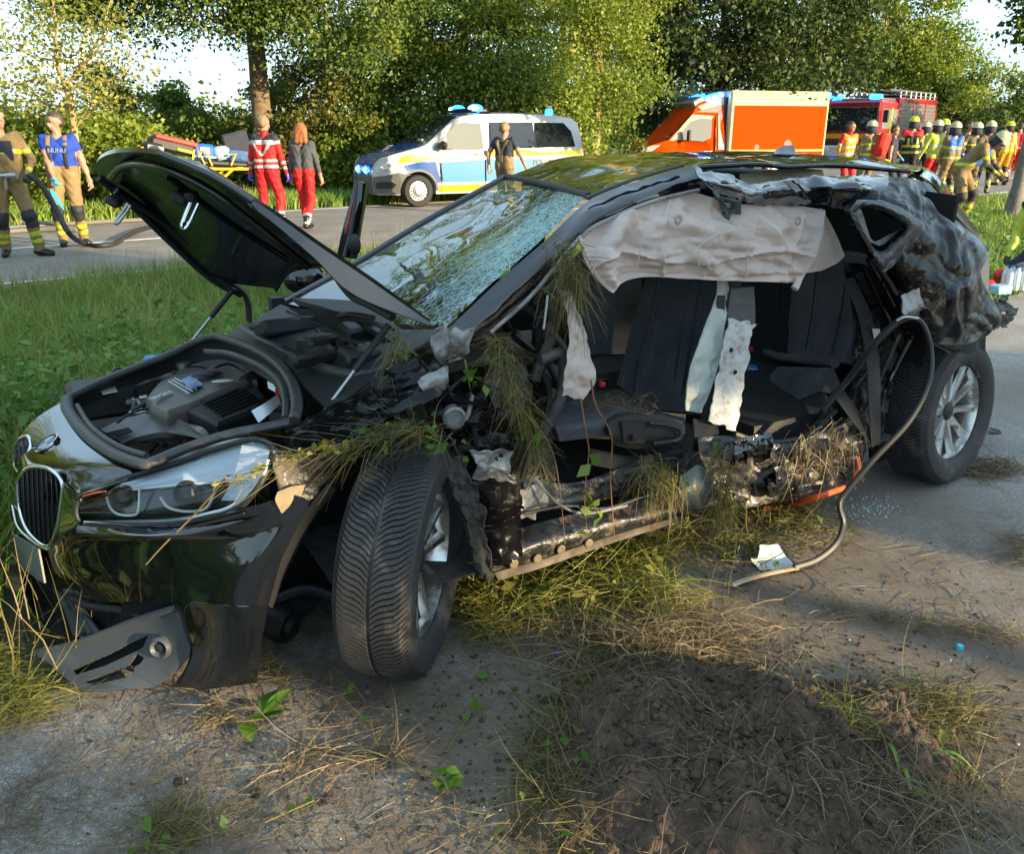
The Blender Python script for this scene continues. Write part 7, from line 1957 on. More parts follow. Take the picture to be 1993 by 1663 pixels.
for u, v, l in ((1320, 427, .185), (1385, 520, .18), (1553, 430, .195)):
    b = MB(); Mx = Matrix.Translation(C(u, v, l)) @ (-RX).to_track_quat('Z', 'Y').to_matrix().to_4x4(); b.lathe([(.018, 0), (.014, .003), (.009, .003), (.005, .0)], 18, Mx); cmb(b, 'airbag_grommet', M_beigel, ag)
ctube('airbag_seam', [(1360, 520, .19), (1362, 480, .18), (1400, 455, .185), (1450, 448, .19), (1500, 440, .19), (1530, 480, .185), (1545, 530, .2)], .0018, M_bag, ag, 6)
ctube('airbag_seam', [(1455, 448, .19), (1455, 500, .18), (1448, 548, .21)], .0018, M_bag, ag, 6)
ctube('airbag_seam', [(1270, 400, .22), (1250, 470, .175), (1238, 530, .19)], .0018, M_bag, ag, 6)
# side airbag of the seat, and the torn bag at the hinge post
patch('seat_airbag', [[(1399, 543, .34), (1416, 545, .33)], [(1396, 575, .33), (1420, 585, .31)], [(1376, 630, .31), (1410, 640, .29)], [(1350, 700, .30), (1402, 700, .28)], [(1338, 760, .30), (1380, 770, .28)], [(1336, 800, .31), (1362, 805, .30)]], 16, 50, M_bag2, None, .004, crum=.022, cs=9, seed=6, edge=.1)
patch('knee_airbag', [[(1088, 562, .18), (1112, 568, .18)], [(1104, 610, .17), (1126, 610, .17)], [(1112, 660, .16), (1140, 650, .17)], [(1100, 735, .15), (1160, 735, .17)], [(1096, 772, .17), (1136, 778, .18)]], 18, 50, M_bag, None, .004, crum=.020, cs=10, seed=8, edge=.1, ragged=.004)

# ---------------------------------------------------------------- interior
patch('floor_pan', [[K(-.1, .15, .24), K(1.0, .15, .22), K(2.4, .15, .30)], [K(-.1, .9, .30), K(1.0, .9, .30), K(2.4, .9, .30)], [K(-.1, 1.75, .24), K(1.0, 1.75, .22), K(2.4, 1.75, .30)]], 20, 14, M_liner, None, .01)
patch('right_door_inner', [[K(.2, 1.74, .86), K(1.0, 1.76, .84), K(2.5, 1.72, .88)], [K(.2, 1.76, .5), K(1.0, 1.78, .5), K(2.5, 1.76, .5)], [K(.2, 1.72, .22), K(1.0, 1.74, .22), K(2.5, 1.72, .22)]], 20, 10, M_dkplas, None, .05)
for a0, a1 in ((1.42, 1.56), (2.42, 2.9)):
    patch('right_pillar', [[K(a0, 1.70, .86), K(a1, 1.70, .86)], [K(a0 + .02, 1.55, 1.33), K(a1, 1.55, 1.33)]], 6, 8, M_dkplas, None, .05)
ctube('right_roof_rail', [K(1.35, 1.50, 1.30), K(2.0, 1.48, 1.36), K(3.0, 1.42, 1.32)], .03, M_dkplas)
patch('dashboard', [[K(.25, .25, .86), K(.25, .9, .90), K(.25, 1.6, .86)], [K(.55, .25, .86), K(.58, .9, .90), K(.55, 1.6, .86)], [K(.66, .25, .72), K(.68, .9, .74), K(.66, 1.6, .72)], [K(.55, .25, .45), K(.55, .9, .45), K(.55, 1.6, .45)]], 24, 20, M_dkplas, None, .02, crum=.01, cs=6)
SWc = K(.80, .52, .82); SWn = Vector((AX.x * .85, AX.y * .85, .5)).normalized(); Mx = Matrix.Translation(SWc) @ SWn.to_track_quat('Z', 'Y').to_matrix().to_4x4()
b = MB(); ring = [(.185 + .016 * math.cos(w), .016 * math.sin(w)) for w in [2 * math.pi * k / 10 for k in range(10)]]; b.lathe(ring, 40, Mx, True); sw = cmb(b, 'steering_wheel', M_dkplas)
b = MB(); b.lathe([(.07, -.03), (.075, .0), (.05, .02), (.0005, .025)], 20, Mx); cmb(b, 'steering_hub', M_dkplas, sw)
for w in (0.2, 2.9, 4.7):
    b = MB(); b.tube([Mx @ Vector((.06 * math.cos(w), .06 * math.sin(w), 0)), Mx @ Vector((.18 * math.cos(w), .18 * math.sin(w), 0))], .014, 8); cmb(b, 'steering_spoke', M_dkplas, sw)
def seatfn(u, v, p): return .022 * math.sin(math.pi * u) - .014 * math.exp(-((u - .27) / .02) ** 2) - .014 * math.exp(-((u - .73) / .02) ** 2) - .008 * math.exp(-((u - .5) / .012) ** 2)
def seat(off, name_label=None):
    o = patch('front_seat', [[(1264, 515, .80 + off), (1330, 520, .62 + off), (1402, 520, .42 + off)], [(1246, 580, .80 + off), (1318, 590, .59 + off), (1396, 590, .40 + off)], [(1218, 680, .80 + off), (1294, 690, .58 + off), (1374, 690, .39 + off)], [(1200, 748, .80 + off), (1272, 795, .58 + off), (1345, 802, .39 + off)]], 40, 30, M_cloth, None, .12, fn=seatfn)
    return o
s1 = seat(0)
ctube('seat_piping', [(1282, 522, .70), (1265, 600, .68), (1242, 700, .68), (1232, 765, .68)], .004, M_blk, s1, 6)
ctube('seat_piping', [(1365, 522, .50), (1355, 600, .48), (1338, 700, .46), (1325, 790, .46)], .004, M_blk, s1, 6)
cu = patch('seat_cushion', [[(1090, 776, .80), (1200, 758, .80), (1330, 785, .75)], [(1078, 800, .55), (1190, 790, .55), (1335, 808, .50)], [(1080, 826, .32), (1190, 816, .30), (1330, 822, .30)], [(1090, 860, .30), (1195, 850, .29), (1330, 852, .29)]], 40, 24, M_cloth, None, .05, crum=.006, cs=8)
st = patch('seat_side_trim', [[(1184, 822, .26), (1220, 808, .25), (1290, 812, .25), (1334, 828, .26)], [(1186, 848, .25), (1230, 850, .24), (1290, 846, .24), (1332, 846, .25)], [(1196, 868, .26), (1240, 874, .25), (1295, 866, .25), (1326, 858, .26)]], 30, 14, M_dkplas, None, .04)
patch('adjuster_panel', [[(1210, 822, .235), (1256, 822, .23)], [(1214, 862, .235), (1254, 864, .23)]], 8, 8, M_dkplas, st, .01)
b = MB(); Mx = Matrix.Translation(C(1232, 852, .225)) @ (-RX).to_track_quat('Z', 'Y').to_matrix().to_4x4(); b.lathe([(.012, 0), (.010, .01), (.0005, .012)], 14, Mx); cmb(b, 'adjuster_knob', M_blk, st)
ctube('adjuster_lever', [(1262, 824, .225), (1300, 828, .225), (1322, 838, .23), (1318, 856, .23), (1270, 864, .23)], .008, M_dkplas, st, 8)
patch('seat_rail', [[(1150, 880, .34), (1240, 895, .32), (1330, 880, .32)], [(1150, 905, .36), (1240, 920, .34), (1330, 905, .34)]], 14, 6, M_gplas, None, .02)
patch('front_seat', [[(1128, 500, 1.42), (1165, 505, 1.2), (1200, 515, 1.0)], [(1130, 580, 1.42), (1165, 590, 1.2), (1198, 590, 1.0)], [(1130, 690, 1.42), (1150, 690, 1.2), (1190, 690, 1.0)]], 20, 20, M_cloth, None, .12)
patch('passenger_cushion', [[K(.9, .98, .55), K(1.35, .98, .52)], [K(.9, 1.45, .55), K(1.35, 1.45, .52)]], 10, 10, M_cloth, None, .12)
patch('centre_console', [[K(.7, .80, .60), K(1.6, .80, .58)], [K(.7, 1.0, .60), K(1.6, 1.0, .58)]], 10, 6, M_dkplas, None, .15)
rs = patch('rear_seat', [[(1478, 480, 1.30), (1570, 490, .84), (1690, 500, .36)], [(1474, 560, 1.28), (1566, 566, .82), (1680, 585, .35)], [(1474, 630, 1.25), (1556, 640, .80), (1660, 660, .35)], [(1480, 668, 1.2), (1550, 692, .80), (1642, 706, .36)]], 44, 30, M_cloth, None, .10, fn=lambda u, v, p: .02 * math.sin(3.14 * u) - .012 * math.exp(-((u - .3) / .015) ** 2) - .012 * math.exp(-((u - .62) / .015) ** 2) - .012 * math.exp(-((u - .82) / .015) ** 2))
ctube('rear_seat_edge', [(1482, 668, 1.15), (1500, 690, 1.0), (1560, 700, .75), (1625, 708, .4)], .022, M_cloth, rs)
rc_ = patch('rear_cushion', [[(1462, 712, 1.15), (1540, 714, .8), (1612, 716, .36)], [(1452, 742, .95), (1530, 740, .65), (1606, 735, .32)], [(1446, 775, .85), (1530, 784, .58), (1598, 762, .32)]], 30, 16, M_cloth, None, .05)
patch('rear_footwell', [[(1448, 778, .82), (1530, 788, .56), (1600, 764, .33)], [(1438, 815, .70), (1528, 824, .5), (1612, 790, .3)], [(1432, 842, .60), (1530, 858, .4), (1622, 800, .27)]], 26, 14, M_liner, None, .02, crum=.004, cs=12)
ctube('door_opening_seal', [(1430, 845, .3), (1480, 860, .28), (1540, 858, .26), (1590, 836, .25), (1626, 800, .25)], .011, M_rub)
patch('plastic_shard', [[(1568, 788, .3), (1600, 795, .3)], [(1576, 806, .29), (1592, 806, .29)]], 8, 8, M_gplas, None, .003, crum=.012, cs=20)
for u, v, l in ((1172, 748, .5), (1462, 680, .9)):
    b = MB(); b.box(C(u, v, l), (.022, .022, .02), Matrix.Rotation(.4, 3, 'Y'), .004); cmb(b, 'buckle_button', M_redb)
b = MB(); b.box(C(1462, 716, .75), (.06, .04, .012), Matrix.Rotation(.3, 3, 'X'), .004); cmb(b, 'blue_tag', M_lblue)
# B pillar
patch('b_pillar', [[(1396, 575, .33), (1412, 575, .32)], [(1392, 700, .30), (1404, 700, .29)], [(1366, 830, .28), (1390, 830, .26)]], 6, 20, M_dkplas, None, .03)
patch('b_pillar_upper', [[(1424, 562, .31), (1468, 558, .30)], [(1418, 600, .30), (1470, 596, .29)], [(1416, 640, .29), (1470, 632, .28)]], 10, 12, M_gplas, None, .03, crum=.006, cs=14)
bpf = patch('b_pillar_strip', [[(1420, 618, .27), (1476, 634, .27)], [(1414, 650, .26), (1462, 652, .25)], [(1404, 700, .25), (1456, 705, .24)], [(1392, 760, .24), (1446, 765, .23)], [(1378, 822, .23), (1434, 840, .22)]], 18, 50, M_primer, None, .004, crum=.012, cs=10, seed=13, edge=.1, ragged=.006)
for u, v in ((1424, 682), (1432, 725)):
    b = MB(); Mx = Matrix.Translation(C(u, v, .232)) @ (-RX).to_track_quat('Z', 'Y').to_matrix().to_4x4(); b.lathe([(.0005, 0), (.008, 0), (.009, -.004)], 12, Mx); cmb(b, 'bolt_hole', M_void, bpf)
patch('b_pillar_foot', [[(1350, 815, .27), (1395, 820, .26)], [(1352, 850, .24), (1400, 850, .22)], [(1350, 880, .25), (1392, 885, .23)]], 12, 14, M_belt, None, .006, crum=.02, cs=14)

# ---------------------------------------------------------------- sill
sill = patch('sill', [[(940, 1056, .22), (1010, 1030, .20), (1100, 1005, .19), (1200, 985, .19), (1340, 955, .2)], [(948, 1090, .15), (1015, 1068, .13), (1100, 1045, .13), (1200, 1015, .13), (1340, 985, .15)], [(962, 1120, .14), (1020, 1105, .13), (1100, 1082, .13), (1200, 1045, .13), (1330, 1008, .15)]], 60, 18, M_mud, None, .004, crum=.008, cs=8, seed=14)
patch('sill_flange', [[(962, 1116, .13), (1050, 1092, .12), (1180, 1048, .12), (1330, 1004, .14)], [(970, 1130, .13), (1050, 1108, .12), (1180, 1062, .12), (1330, 1014, .14)]], 40, 4, mat('muddy_flange', (.085, .068, .048), .7, var=.5, vscale=16, dirt=((.05, .035, .022), .5, 10, .95)), sill, .004, crum=.006, cs=18)
M_plug = mat('tan_plug', (.11, .082, .05), .6, var=.3, vscale=30)
for u, v in ((1000, 1098), (1046, 1088), (1092, 1070), (1146, 1058)):
    b = MB(); Mx = Matrix.Translation(C(u, v, .118)) @ (-RX).to_track_quat('Z', 'Y').to_matrix().to_4x4(); b.lathe([(.016, -.004), (.016, .003), (.010, .005), (.0005, .003)], 16, Mx); cmb(b, 'sill_plug', M_plug, sill)
patch('floor_side', [[(1020, 930, .3), (1120, 940, .32), (1240, 900, .34), (1340, 880, .34)], [(1020, 1000, .25), (1120, 985, .25), (1240, 955, .25), (1340, 940, .25)]], 30, 14, M_mud, None, .004, crum=.03, cs=9, seed=15)
ctube('brake_line', [(1020, 1000, .14), (1100, 985, .12), (1180, 990, .13), (1260, 965, .14), (1330, 960, .14)], .006, M_blk, None, 7)
ctube('loose_cable', [(1040, 930, .16), (1085, 980, .12), (1140, 1000, .12), (1220, 985, .13)], .005, M_zinc, None, 7)
patch('rear_sill', [[(1360, 850, .22), (1430, 850, .2), (1540, 862, .18), (1640, 815, .2), (1700, 800, .2)], [(1370, 900, .14), (1440, 905, .12), (1540, 900, .10), (1640, 865, .12), (1692, 860, .14)], [(1390, 950, .12), (1450, 955, .10), (1540, 940, .10), (1620, 910, .12), (1680, 900, .15)], [(1420, 990, .16), (1460, 990, .14), (1540, 970, .13), (1610, 950, .15), (1650, 940, .18)]], 80, 50, M_mud, None, .004, crease=.10, cc=7, crum=.02, cs=11, seed=16, edge=.12)
for i in range(6):
    u, v = rnd.uniform(1400, 1620), rnd.uniform(850, 930)
    patch('sill_scrap', [[(u, v, .10), (u + 50, v - 10, .10)], [(u + 8, v + 24, .06), (u + 56, v + 14, .06)], [(u + 4, v + 46, .10), (u + 44, v + 40, .11)]], 12, 12, rnd.choice([M_scuff, M_mud, M_paint]), None, .003, crum=.03, cs=14, seed=30 + i, edge=.1, ragged=.006)
patch('bent_plate', [[(1324, 930, .10), (1360, 905, .09), (1388, 930, .08)], [(1322, 965, .07), (1355, 955, .05), (1390, 955, .06)], [(1340, 990, .09), (1360, 992, .07), (1384, 978, .08)]], 14, 12, mat('grey_green_plate', (.045, .062, .062), .45, coat=.3, var=.2), None, .004, crum=.01, cs=8)

# ---------------------------------------------------------------- rear quarter
QH = [(1668, 402), (1690, 400), (1758, 438), (1744, 462), (1716, 486), (1692, 472)]
QR = [[(1636, 378, .30), (1690, 352, .30), (1755, 345, .32), (1800, 352, .36), (1826, 372, .38)],
      [(1640, 398, .22), (1710, 378, .17), (1775, 388, .17), (1830, 405, .22), (1872, 432, .26)],
      [(1652, 432, .20), (1735, 436, .10), (1790, 440, .09), (1850, 455, .12), (1924, 484, .18)],
      [(1690, 502, .20), (1745, 512, .09), (1800, 520, .05), (1858, 530, .05), (1910, 535, .10)],
      [(1716, 560, .20), (1766, 572, .08), (1815, 580, .03), (1880, 590, .02), (1935, 592, .08)],
      [(1750, 636, .14), (1800, 636, .03), (1842, 640, .0), (1892, 636, .0), (1948, 622, .06)],
      [(1786, 662, .10), (1815, 668, .02), (1850, 672, .0), (1890, 668, .0), (1925, 650, .05)]]
patch('rear_quarter', QR, 120, 120, M_scuff, None, .004, crease=.055, cc=3.8, seed=17, edge=.08, hole=inpoly(QH), fn=lambda u, v, p: .035 * noise.noise(p * 3 + Vector((3, 0, 0))))
M_wscuff = mat('grey_scuffed_frame', (0.04, 0.042, 0.045), 0.45, dirt=((0.30, 0.31, 0.31), .42, 14, .8), bump=.5, bscale=60)
o_ = [(1650, 408), (1672, 388), (1730, 392), (1800, 432), (1790, 462), (1726, 530), (1702, 508), (1660, 430)]
i_ = [(1666, 412), (1682, 402), (1722, 414), (1760, 440), (1752, 458), (1718, 488), (1700, 480), (1672, 430)]
m_ = [((a[0] + b_[0]) / 2, (a[1] + b_[1]) / 2) for a, b_ in zip(o_, i_)]
cl = lambda L_, l: [(u, v, l) for u, v in L_ + L_[:1]]
qf = patch('quarter_window_frame', [cl(o_, .085), cl(m_, .05), cl(i_, .075), [(u, v, .13) for u, v in i_ + i_[:1]]], 80, 14, M_wscuff, None, .004, crum=.010, cs=16, seed=18, edge=0)
patch('window_shade', [[(1664, 404, .16), (1676, 408, .16)], [(1690, 470, .16), (1705, 478, .15)], [(1740, 452, .14), (1752, 446, .14)]], 16, 10, mat('grey_blind', (.32, .33, .33), .7), qf, .004)
patch('load_space_shade', [[(1640, 380, .9), (1800, 420, .9)], [(1680, 520, .9), (1800, 520, .9)]], 6, 6, M_void, None, .02)  # black sheet painted as the shade behind the quarter window
# roof edge at the tail and tailgate
patch('tail_spoiler', [[(1768, 322, 1.1), (1800, 326, .85), (1832, 345, .55)], [(1772, 334, .7), (1806, 350, .5), (1828, 372, .38)]], 16, 8, M_clean, None, .02)
patch('tailgate', [[(1828, 349, .75), (1845, 367, .75), (1874, 410, .75), (1928, 481, .75)], [(1822, 372, .38), (1836, 386, .36), (1866, 428, .28), (1922, 486, .20)]], 24, 8, M_clean, None, .02)
ctube('tailgate_gap', [(1826, 374, .37), (1866, 430, .27), (1922, 487, .19)], .008, M_blk)
patch('tail_lamp', [[(1896, 492, .16), (1926, 490, .3)], [(1900, 530, .12), (1926, 530, .28)], [(1910, 562, .12), (1924, 566, .26)]], 10, 12, mat('dark_red_lamp', (.05, .006, .006), .12, coat=1), None, .02, crum=.006, cs=14)
patch('rear_bumper', [[(1925, 590, .08), (1955, 585, .2), (1982, 600, .3)], [(1930, 612, .07), (1958, 612, .18), (1978, 615, .28)], [(1918, 646, .08), (1935, 640, .16), (1962, 634, .26)]], 22, 18, M_dkplas, None, .008, crum=.022, cs=10, seed=19, edge=.1, ragged=.012, hole=inpoly([(1950, 606), (1966, 603), (1968, 612), (1952, 616)]))
patch('bumper_side', [[(1800, 664, .10), (1850, 662, .08), (1920, 648, .10)], [(1850, 690, .12), (1890, 700, .12), (1918, 690, .14)], [(1895, 720, .14), (1905, 735, .14), (1914, 728, .15)]], 22, 16, M_mud, None, .006, crum=.018, cs=9, seed=21, edge=.1)
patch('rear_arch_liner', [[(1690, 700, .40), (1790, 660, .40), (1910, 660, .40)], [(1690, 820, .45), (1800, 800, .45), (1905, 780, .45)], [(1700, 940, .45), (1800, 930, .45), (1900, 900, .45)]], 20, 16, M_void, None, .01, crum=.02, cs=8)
# door jamb strips, crushed
JS = [[(1690, 505, .19), (1722, 560, .16), (1752, 620, .14), (1776, 660, .12)], [(1702, 505, .17), (1738, 560, .14), (1768, 610, .12), (1792, 640, .10)], [(1680, 520, .21), (1712, 590, .19), (1740, 650, .17), (1752, 690, .16)],
      [(1770, 660, .12), (1740, 720, .15), (1712, 790, .17), (1704, 850, .18)], [(1750, 650, .16), (1720, 720, .18), (1690, 790, .2), (1660, 830, .2)], [(1730, 640, .2), (1700, 700, .22), (1660, 760, .24), (1600, 800, .25)]]
for i, j in enumerate(JS):
    ctube('jamb_strip', j, [.016, .010], [M_paint, M_rub, M_scuff][i % 3], None, 8, .55)
patch('door_jamb', [[(1640, 510, .28), (1690, 520, .25), (1730, 580, .22)], [(1660, 600, .28), (1712, 620, .25), (1760, 660, .2)], [(1660, 720, .28), (1700, 730, .25), (1740, 740, .2)], [(1650, 830, .26), (1690, 850, .22), (1720, 840, .18)]], 34, 44, M_scuff, None, .004, crease=.07, cc=7, seed=22)
patch('jamb_sticker', [[(1698, 640, .17), (1712, 640, .165)], [(1702, 664, .17), (1716, 662, .165)]], 4, 4, M_white, None, .002)
patch('jamb_scrap', [[(1755, 575, .06), (1790, 560, .05)], [(1760, 610, .03), (1800, 600, .02)], [(1790, 620, .05), (1815, 600, .05)]], 12, 12, M_zinc, None, .003, crum=.02, cs=14, seed=24, edge=.1, ragged=.005)
# belts
patch('seat_belt', [[(1640, 545, .24), (1662, 540, .24)], [(1672, 620, .2), (1698, 620, .2)], [(1688, 720, .14), (1712, 715, .14)], [(1692, 800, .10), (1714, 800, .10)], [(1696, 868, .12), (1714, 866, .12)]], 5, 30, M_belt, None, .003)
patch('seat_belt', [[(1600, 724, .26), (1622, 716, .26)], [(1620, 765, .2), (1640, 755, .2)], [(1655, 815, .14), (1675, 805, .14)], [(1698, 872, .12), (1712, 860, .12)]], 5, 30, M_belt, None, .003)
# torn door seal, looping down over the rear wheel to the ground
ts = ctube('torn_door_seal', [(1600, 800, .2), (1650, 740, .16), (1700, 672, .08), (1745, 628, .03), (1778, 618, .0), (1800, 640, -.03), (1812, 690, -.06), (1806, 750, -.10), (1768, 822, -.12), (1700, 895, -.10), (1645, 960, -.06), (1634, 985, -.06), (1642, 1020, -.08), (1628, 1060, -.12), G(1590, 1092, .03), G(1545, 1108, .02)], .018, mat('black_seal_rubber', (.014, .014, .015), .5, var=.3), None, 10, .65)
ctube('seal_core', [G(1552, 1106, .022), G(1500, 1116, .018), G(1450, 1130, .016), G(1424, 1140, .014)], .013, mat('tan_seal_core', (.42, .30, .19), .8, var=.3, vscale=20), ts, 8, .5)
ctube('seal_lip', [(1745, 624, .02), (1762, 617, .0), (1786, 620, -.02)], .010, M_primer, ts, 8, .5)
# right door standing open, seen edge on; right mirror
od = patch('right_front_door', [[(690, 350, 1.95), (712, 358, 1.90)], [(682, 390, 1.95), (706, 400, 1.90)], [(668, 440, 1.95), (700, 450, 1.90)], [(655, 500, 1.95), (694, 505, 1.90)]], 6, 20, M_paint, None, .03)
ctube('red_reflector', [(688, 390, 1.90), (680, 425, 1.90), (672, 455, 1.90)], .010, M_redb, od, 8, .4)
ctube('door_seal', [(694, 352, 1.90), (690, 400, 1.89), (682, 450, 1.89), (670, 500, 1.89)], .009, M_rub, od)
b = MB(); b.ball(C(690, 476, 1.86), (.03, .025, .05), 14, 10); cmb(b, 'door_handle', M_dkplas, od)
b = MB(); b.ball(C(592, 542, 1.84), (.10, .09, .075), 16, 10); b.tube([C(592, 548, 1.80), C(620, 545, 1.68)], .03, 8); cmb(b, 'right_mirror', M_paint)
# broken grey shell over the tailpipe side and small glass granules

patch('rear_shade_sheet', [[K(2.62, .18, 1.30), K(2.62, .9, 1.34), K(2.62, 1.7, 1.30)], [K(2.6, .18, .8), K(2.6, .9, .8), K(2.6, 1.7, .8)], [K(2.5, .18, .22), K(2.5, .9, .22), K(2.5, 1.75, .22)]], 12, 12, M_void, None, .02)  # added black sheet standing for the shade behind the rear seat
patch('rear_seat_base', [[K(1.75, .35, .40), K(1.8, 1.6, .40)], [K(2.5, .3, .42), K(2.5, 1.65, .42)]], 8, 8, M_dkplas, None, .1)
for k_, (u, v, l, sx, sy, sz) in enumerate([(560, 640, 1.25, .22, .16, .06), (640, 668, .85, .20, .12, .05), (520, 650, 1.42, .10, .12, .07), (700, 700, .55, .12, .10, .06), (610, 700, .68, .16, .06, .05), (680, 660, .75, .07, .07, .09)]):
    b = MB(); b.box(C(u, v, l) + Vector((0, 0, .01)), (sx, sy, sz), Matrix.Rotation(CAR_A + .15 * (k_ % 3), 3, 'Z') @ Matrix.Rotation(.12 * (k_ - 2), 3, 'X'), .012); cmb(b, 'cowl_cover', M_blk if k_ % 2 else M_dkplas)
for k_ in range(7):
    u, v = rnd.uniform(520, 700), rnd.uniform(615, 690)
    ctube('cowl_cable', [(u, v, 1.9 - u / 560), (u + rnd.uniform(20, 60), v + rnd.uniform(-8, 30), 1.85 - (u + 40) / 560), (u + rnd.uniform(60, 120), v + rnd.uniform(0, 55), 1.8 - (u + 80) / 560)], rnd.uniform(.004, .009), M_blk, None, 6)
patch('strut_tower', [[(700, 745, .45), (760, 735, .38)], [(706, 775, .42), (768, 765, .36)]], 8, 8, M_zinc, None, .01, crum=.008, cs=14)
ctube('panel_gap', [(128, 782, 1.395), (158, 842, 1.045), (217, 888, .715), (282, 911, .495), (400, 866, .42), (520, 838, .33)], .004, M_void)
ctube('panel_gap', [(100, 1066, .80), (156, 1026, .585), (330, 1032, .30), (475, 1000, .10)], .004, M_void)

# hoses, clips and wiring in the engine bay
for k_ in range(16):
    u, v = rnd.uniform(190, 540), rnd.uniform(715, 860)
    z_ = rnd.uniform(.52, .60); a = G(u, v, z_); w_ = rnd.uniform(0, 6.28)
    ctube('wiring', [a, a + Vector((.05 * math.cos(w_), .05 * math.sin(w_), .03)), a + Vector((.12 * math.cos(w_ + .5), .12 * math.sin(w_ + .5), .02)), a + Vector((.17 * math.cos(w_ + 1), .17 * math.sin(w_ + 1), -.03))], rnd.choice([.003, .005, .009]), rnd.choice([M_blk, M_rub, M_dkplas]), None, 6)
for k_ in range(14):
    u, v = rnd.uniform(180, 560), rnd.uniform(715, 870)
    b = MB(); b.box(G(u, v, rnd.uniform(.52, .62)), (rnd.uniform(.015, .05), rnd.uniform(.015, .04), rnd.uniform(.01, .03)), Matrix.Rotation(rnd.uniform(0, 3), 3, 'Z'), .003); cmb(b, 'clip', rnd.choice([M_blk, M_dkplas, M_steel, M_gplas]))
# headrests and stitching make the seats readable
for q_ in ([(1290, 520, .66), (1270, 620, .64), (1250, 720, .62)], [(1345, 520, .56), (1330, 620, .53), (1312, 740, .52)]):
    ctube('seat_seam', q_, .003, M_blk, s1, 6)
for q_ in ([(1520, 520, 1.05), (1512, 600, 1.03), (1510, 665, 1.0)], [(1590, 520, .75), (1580, 610, .72), (1568, 680, .70)], [(1648, 530, .50), (1634, 620, .48), (1618, 690, .46)]):
    ctube('seat_seam', q_, .004, M_blk, rs, 6)
# ================================================================ grass, earth and scraps on and around the wreck
def strands(P, Dv, L, w, droop, rng=RNG, seg=5, wob=0.15, floor=None):
    "thin curved ribbons from P along Dv, falling by droop"
    n = len(P); P = np.asarray(P, float); Dv = np.asarray(Dv, float); Dv = Dv / (np.linalg.norm(Dv, axis=1)[:, None] + 1e-9)
    L = np.asarray(L) * np.ones(n); w = np.asarray(w) * np.ones(n); droop = np.asarray(droop) * np.ones(n)
    side = np.cross(Dv, rng.normal(size=(n, 3))); side /= np.linalg.norm(side, axis=1)[:, None] + 1e-9
    bend = rng.normal(size=(n, 3)) * wob
    V = np.zeros((n, 2 * (seg + 1), 3))
    for k in range(seg + 1):
        t = k / seg
        c = P + Dv * (L * t)[:, None] + bend * (L * t * t)[:, None]
        c[:, 2] -= droop * L * t * t
        if floor is not None: c[:, 2] = np.maximum(c[:, 2], floor + .004 * rng.random(n))
        ww = (w * (1 - .75 * t) / 2)[:, None]
        V[:, 2 * k] = c - side * ww; V[:, 2 * k + 1] = c + side * ww
    F = np.array([[2 * k, 2 * k + 1, 2 * k + 3, 2 * k + 2] for k in range(seg)])
    return V.reshape(-1, 3), ((np.arange(n) * 2 * (seg + 1))[:, None, None] + F[None]).reshape(-1, 4)
M_wilt = leafmat('wilted_grass', [(0.05, 0.065, 0.015), (0.11, 0.105, 0.03), (0.20, 0.16, 0.06), (0.28, 0.22, 0.09)], 0.25)
M_fresh = leafmat('torn_fresh_grass', [(0.07, 0.10, 0.018), (0.15, 0.17, 0.028), (0.26, 0.23, 0.05), (0.34, 0.26, 0.09)], 0.3)
M_straw = leafmat('straw', [(0.10, 0.075, 0.04), (0.20, 0.15, 0.08), (0.32, 0.25, 0.14)], 0.2)
M_leafg = leafmat('green_leaf', [(0.05, 0.12, 0.015), (0.09, 0.18, 0.02), (0.16, 0.24, 0.03)], 0.3)
M_root = mat('root_bark', (0.20, 0.13, 0.08), .85, var=.35, vscale=30)
M_rootd = mat('reddish_root', (0.24, 0.10, 0.045), .8, var=.3, vscale=30)
def clump_thing(name, label, path, n, L, spread, w, m, dirv=(0, 0, -1), dvar=.85, droop=.5, nl=0, group=None, cat='grass', lm=None, floor=None, seedlen=None):
    pts = [pt(q) for q in path]; sp = spline(pts, 8) if len(pts) > 1 else pts
    A = np.array([tuple(p) for p in sp]); i = RNG.integers(0, len(A), n)
    P = A[i] + RNG.normal(size=(n, 3)) * spread
    Dv = np.array(dirv, float)[None] + RNG.normal(size=(n, 3)) * dvar
    v, f = strands(P, Dv, L * RNG.uniform(.4, 1.3, n), w * RNG.uniform(.6, 1.4, n), droop * RNG.uniform(.3, 1.5, n), floor=floor, wob=.22)
    base = pts[0]
    o = link(name, np_mesh(name, v - np.array(base), f), None, m); o.location = base
    tag(o, label, cat, group)
    if nl:
        j = RNG.integers(0, len(A), nl)
        Pl = A[j] + RNG.normal(size=(nl, 3)) * spread * 1.2 + np.array(dirv) * L * .4 * RNG.random((nl, 1))
        if floor is not None: Pl[:, 2] = np.maximum(Pl[:, 2], floor + .01)
        v, f = leaves(Pl - np.array(base), RNG.uniform(.012, .032, nl), RNG, up=.4)
        link('leaves', np_mesh('leaves', v, f), o, lm or M_leafg)
    return o
AXn = np.array(AX); RXn = np.array(RX)
clump_thing('grass_clump', 'wilted grass tuft hanging from the windscreen pillar beside the airbag', [(1100, 480, .12), (1110, 520, .12), (1112, 560, .13)], 380, .10, .022, .0026, M_wilt, nl=26)
clump_thing('grass_clump', 'long matted strand of dry grass and roots hanging down the door hinge post', [(955, 660, .10), (985, 700, .08), (1005, 760, .08), (1030, 820, .09), (1050, 880, .09)], 620, .085, .017, .0024, M_wilt, nl=34)
clump_thing('grass_clump', 'grass clump caught on the sill left of the grey green plate', [(1250, 905, .10), (1280, 915, .08), (1310, 935, .07), (1290, 960, .08)], 330, .10, .026, .0026, M_wilt, nl=14)
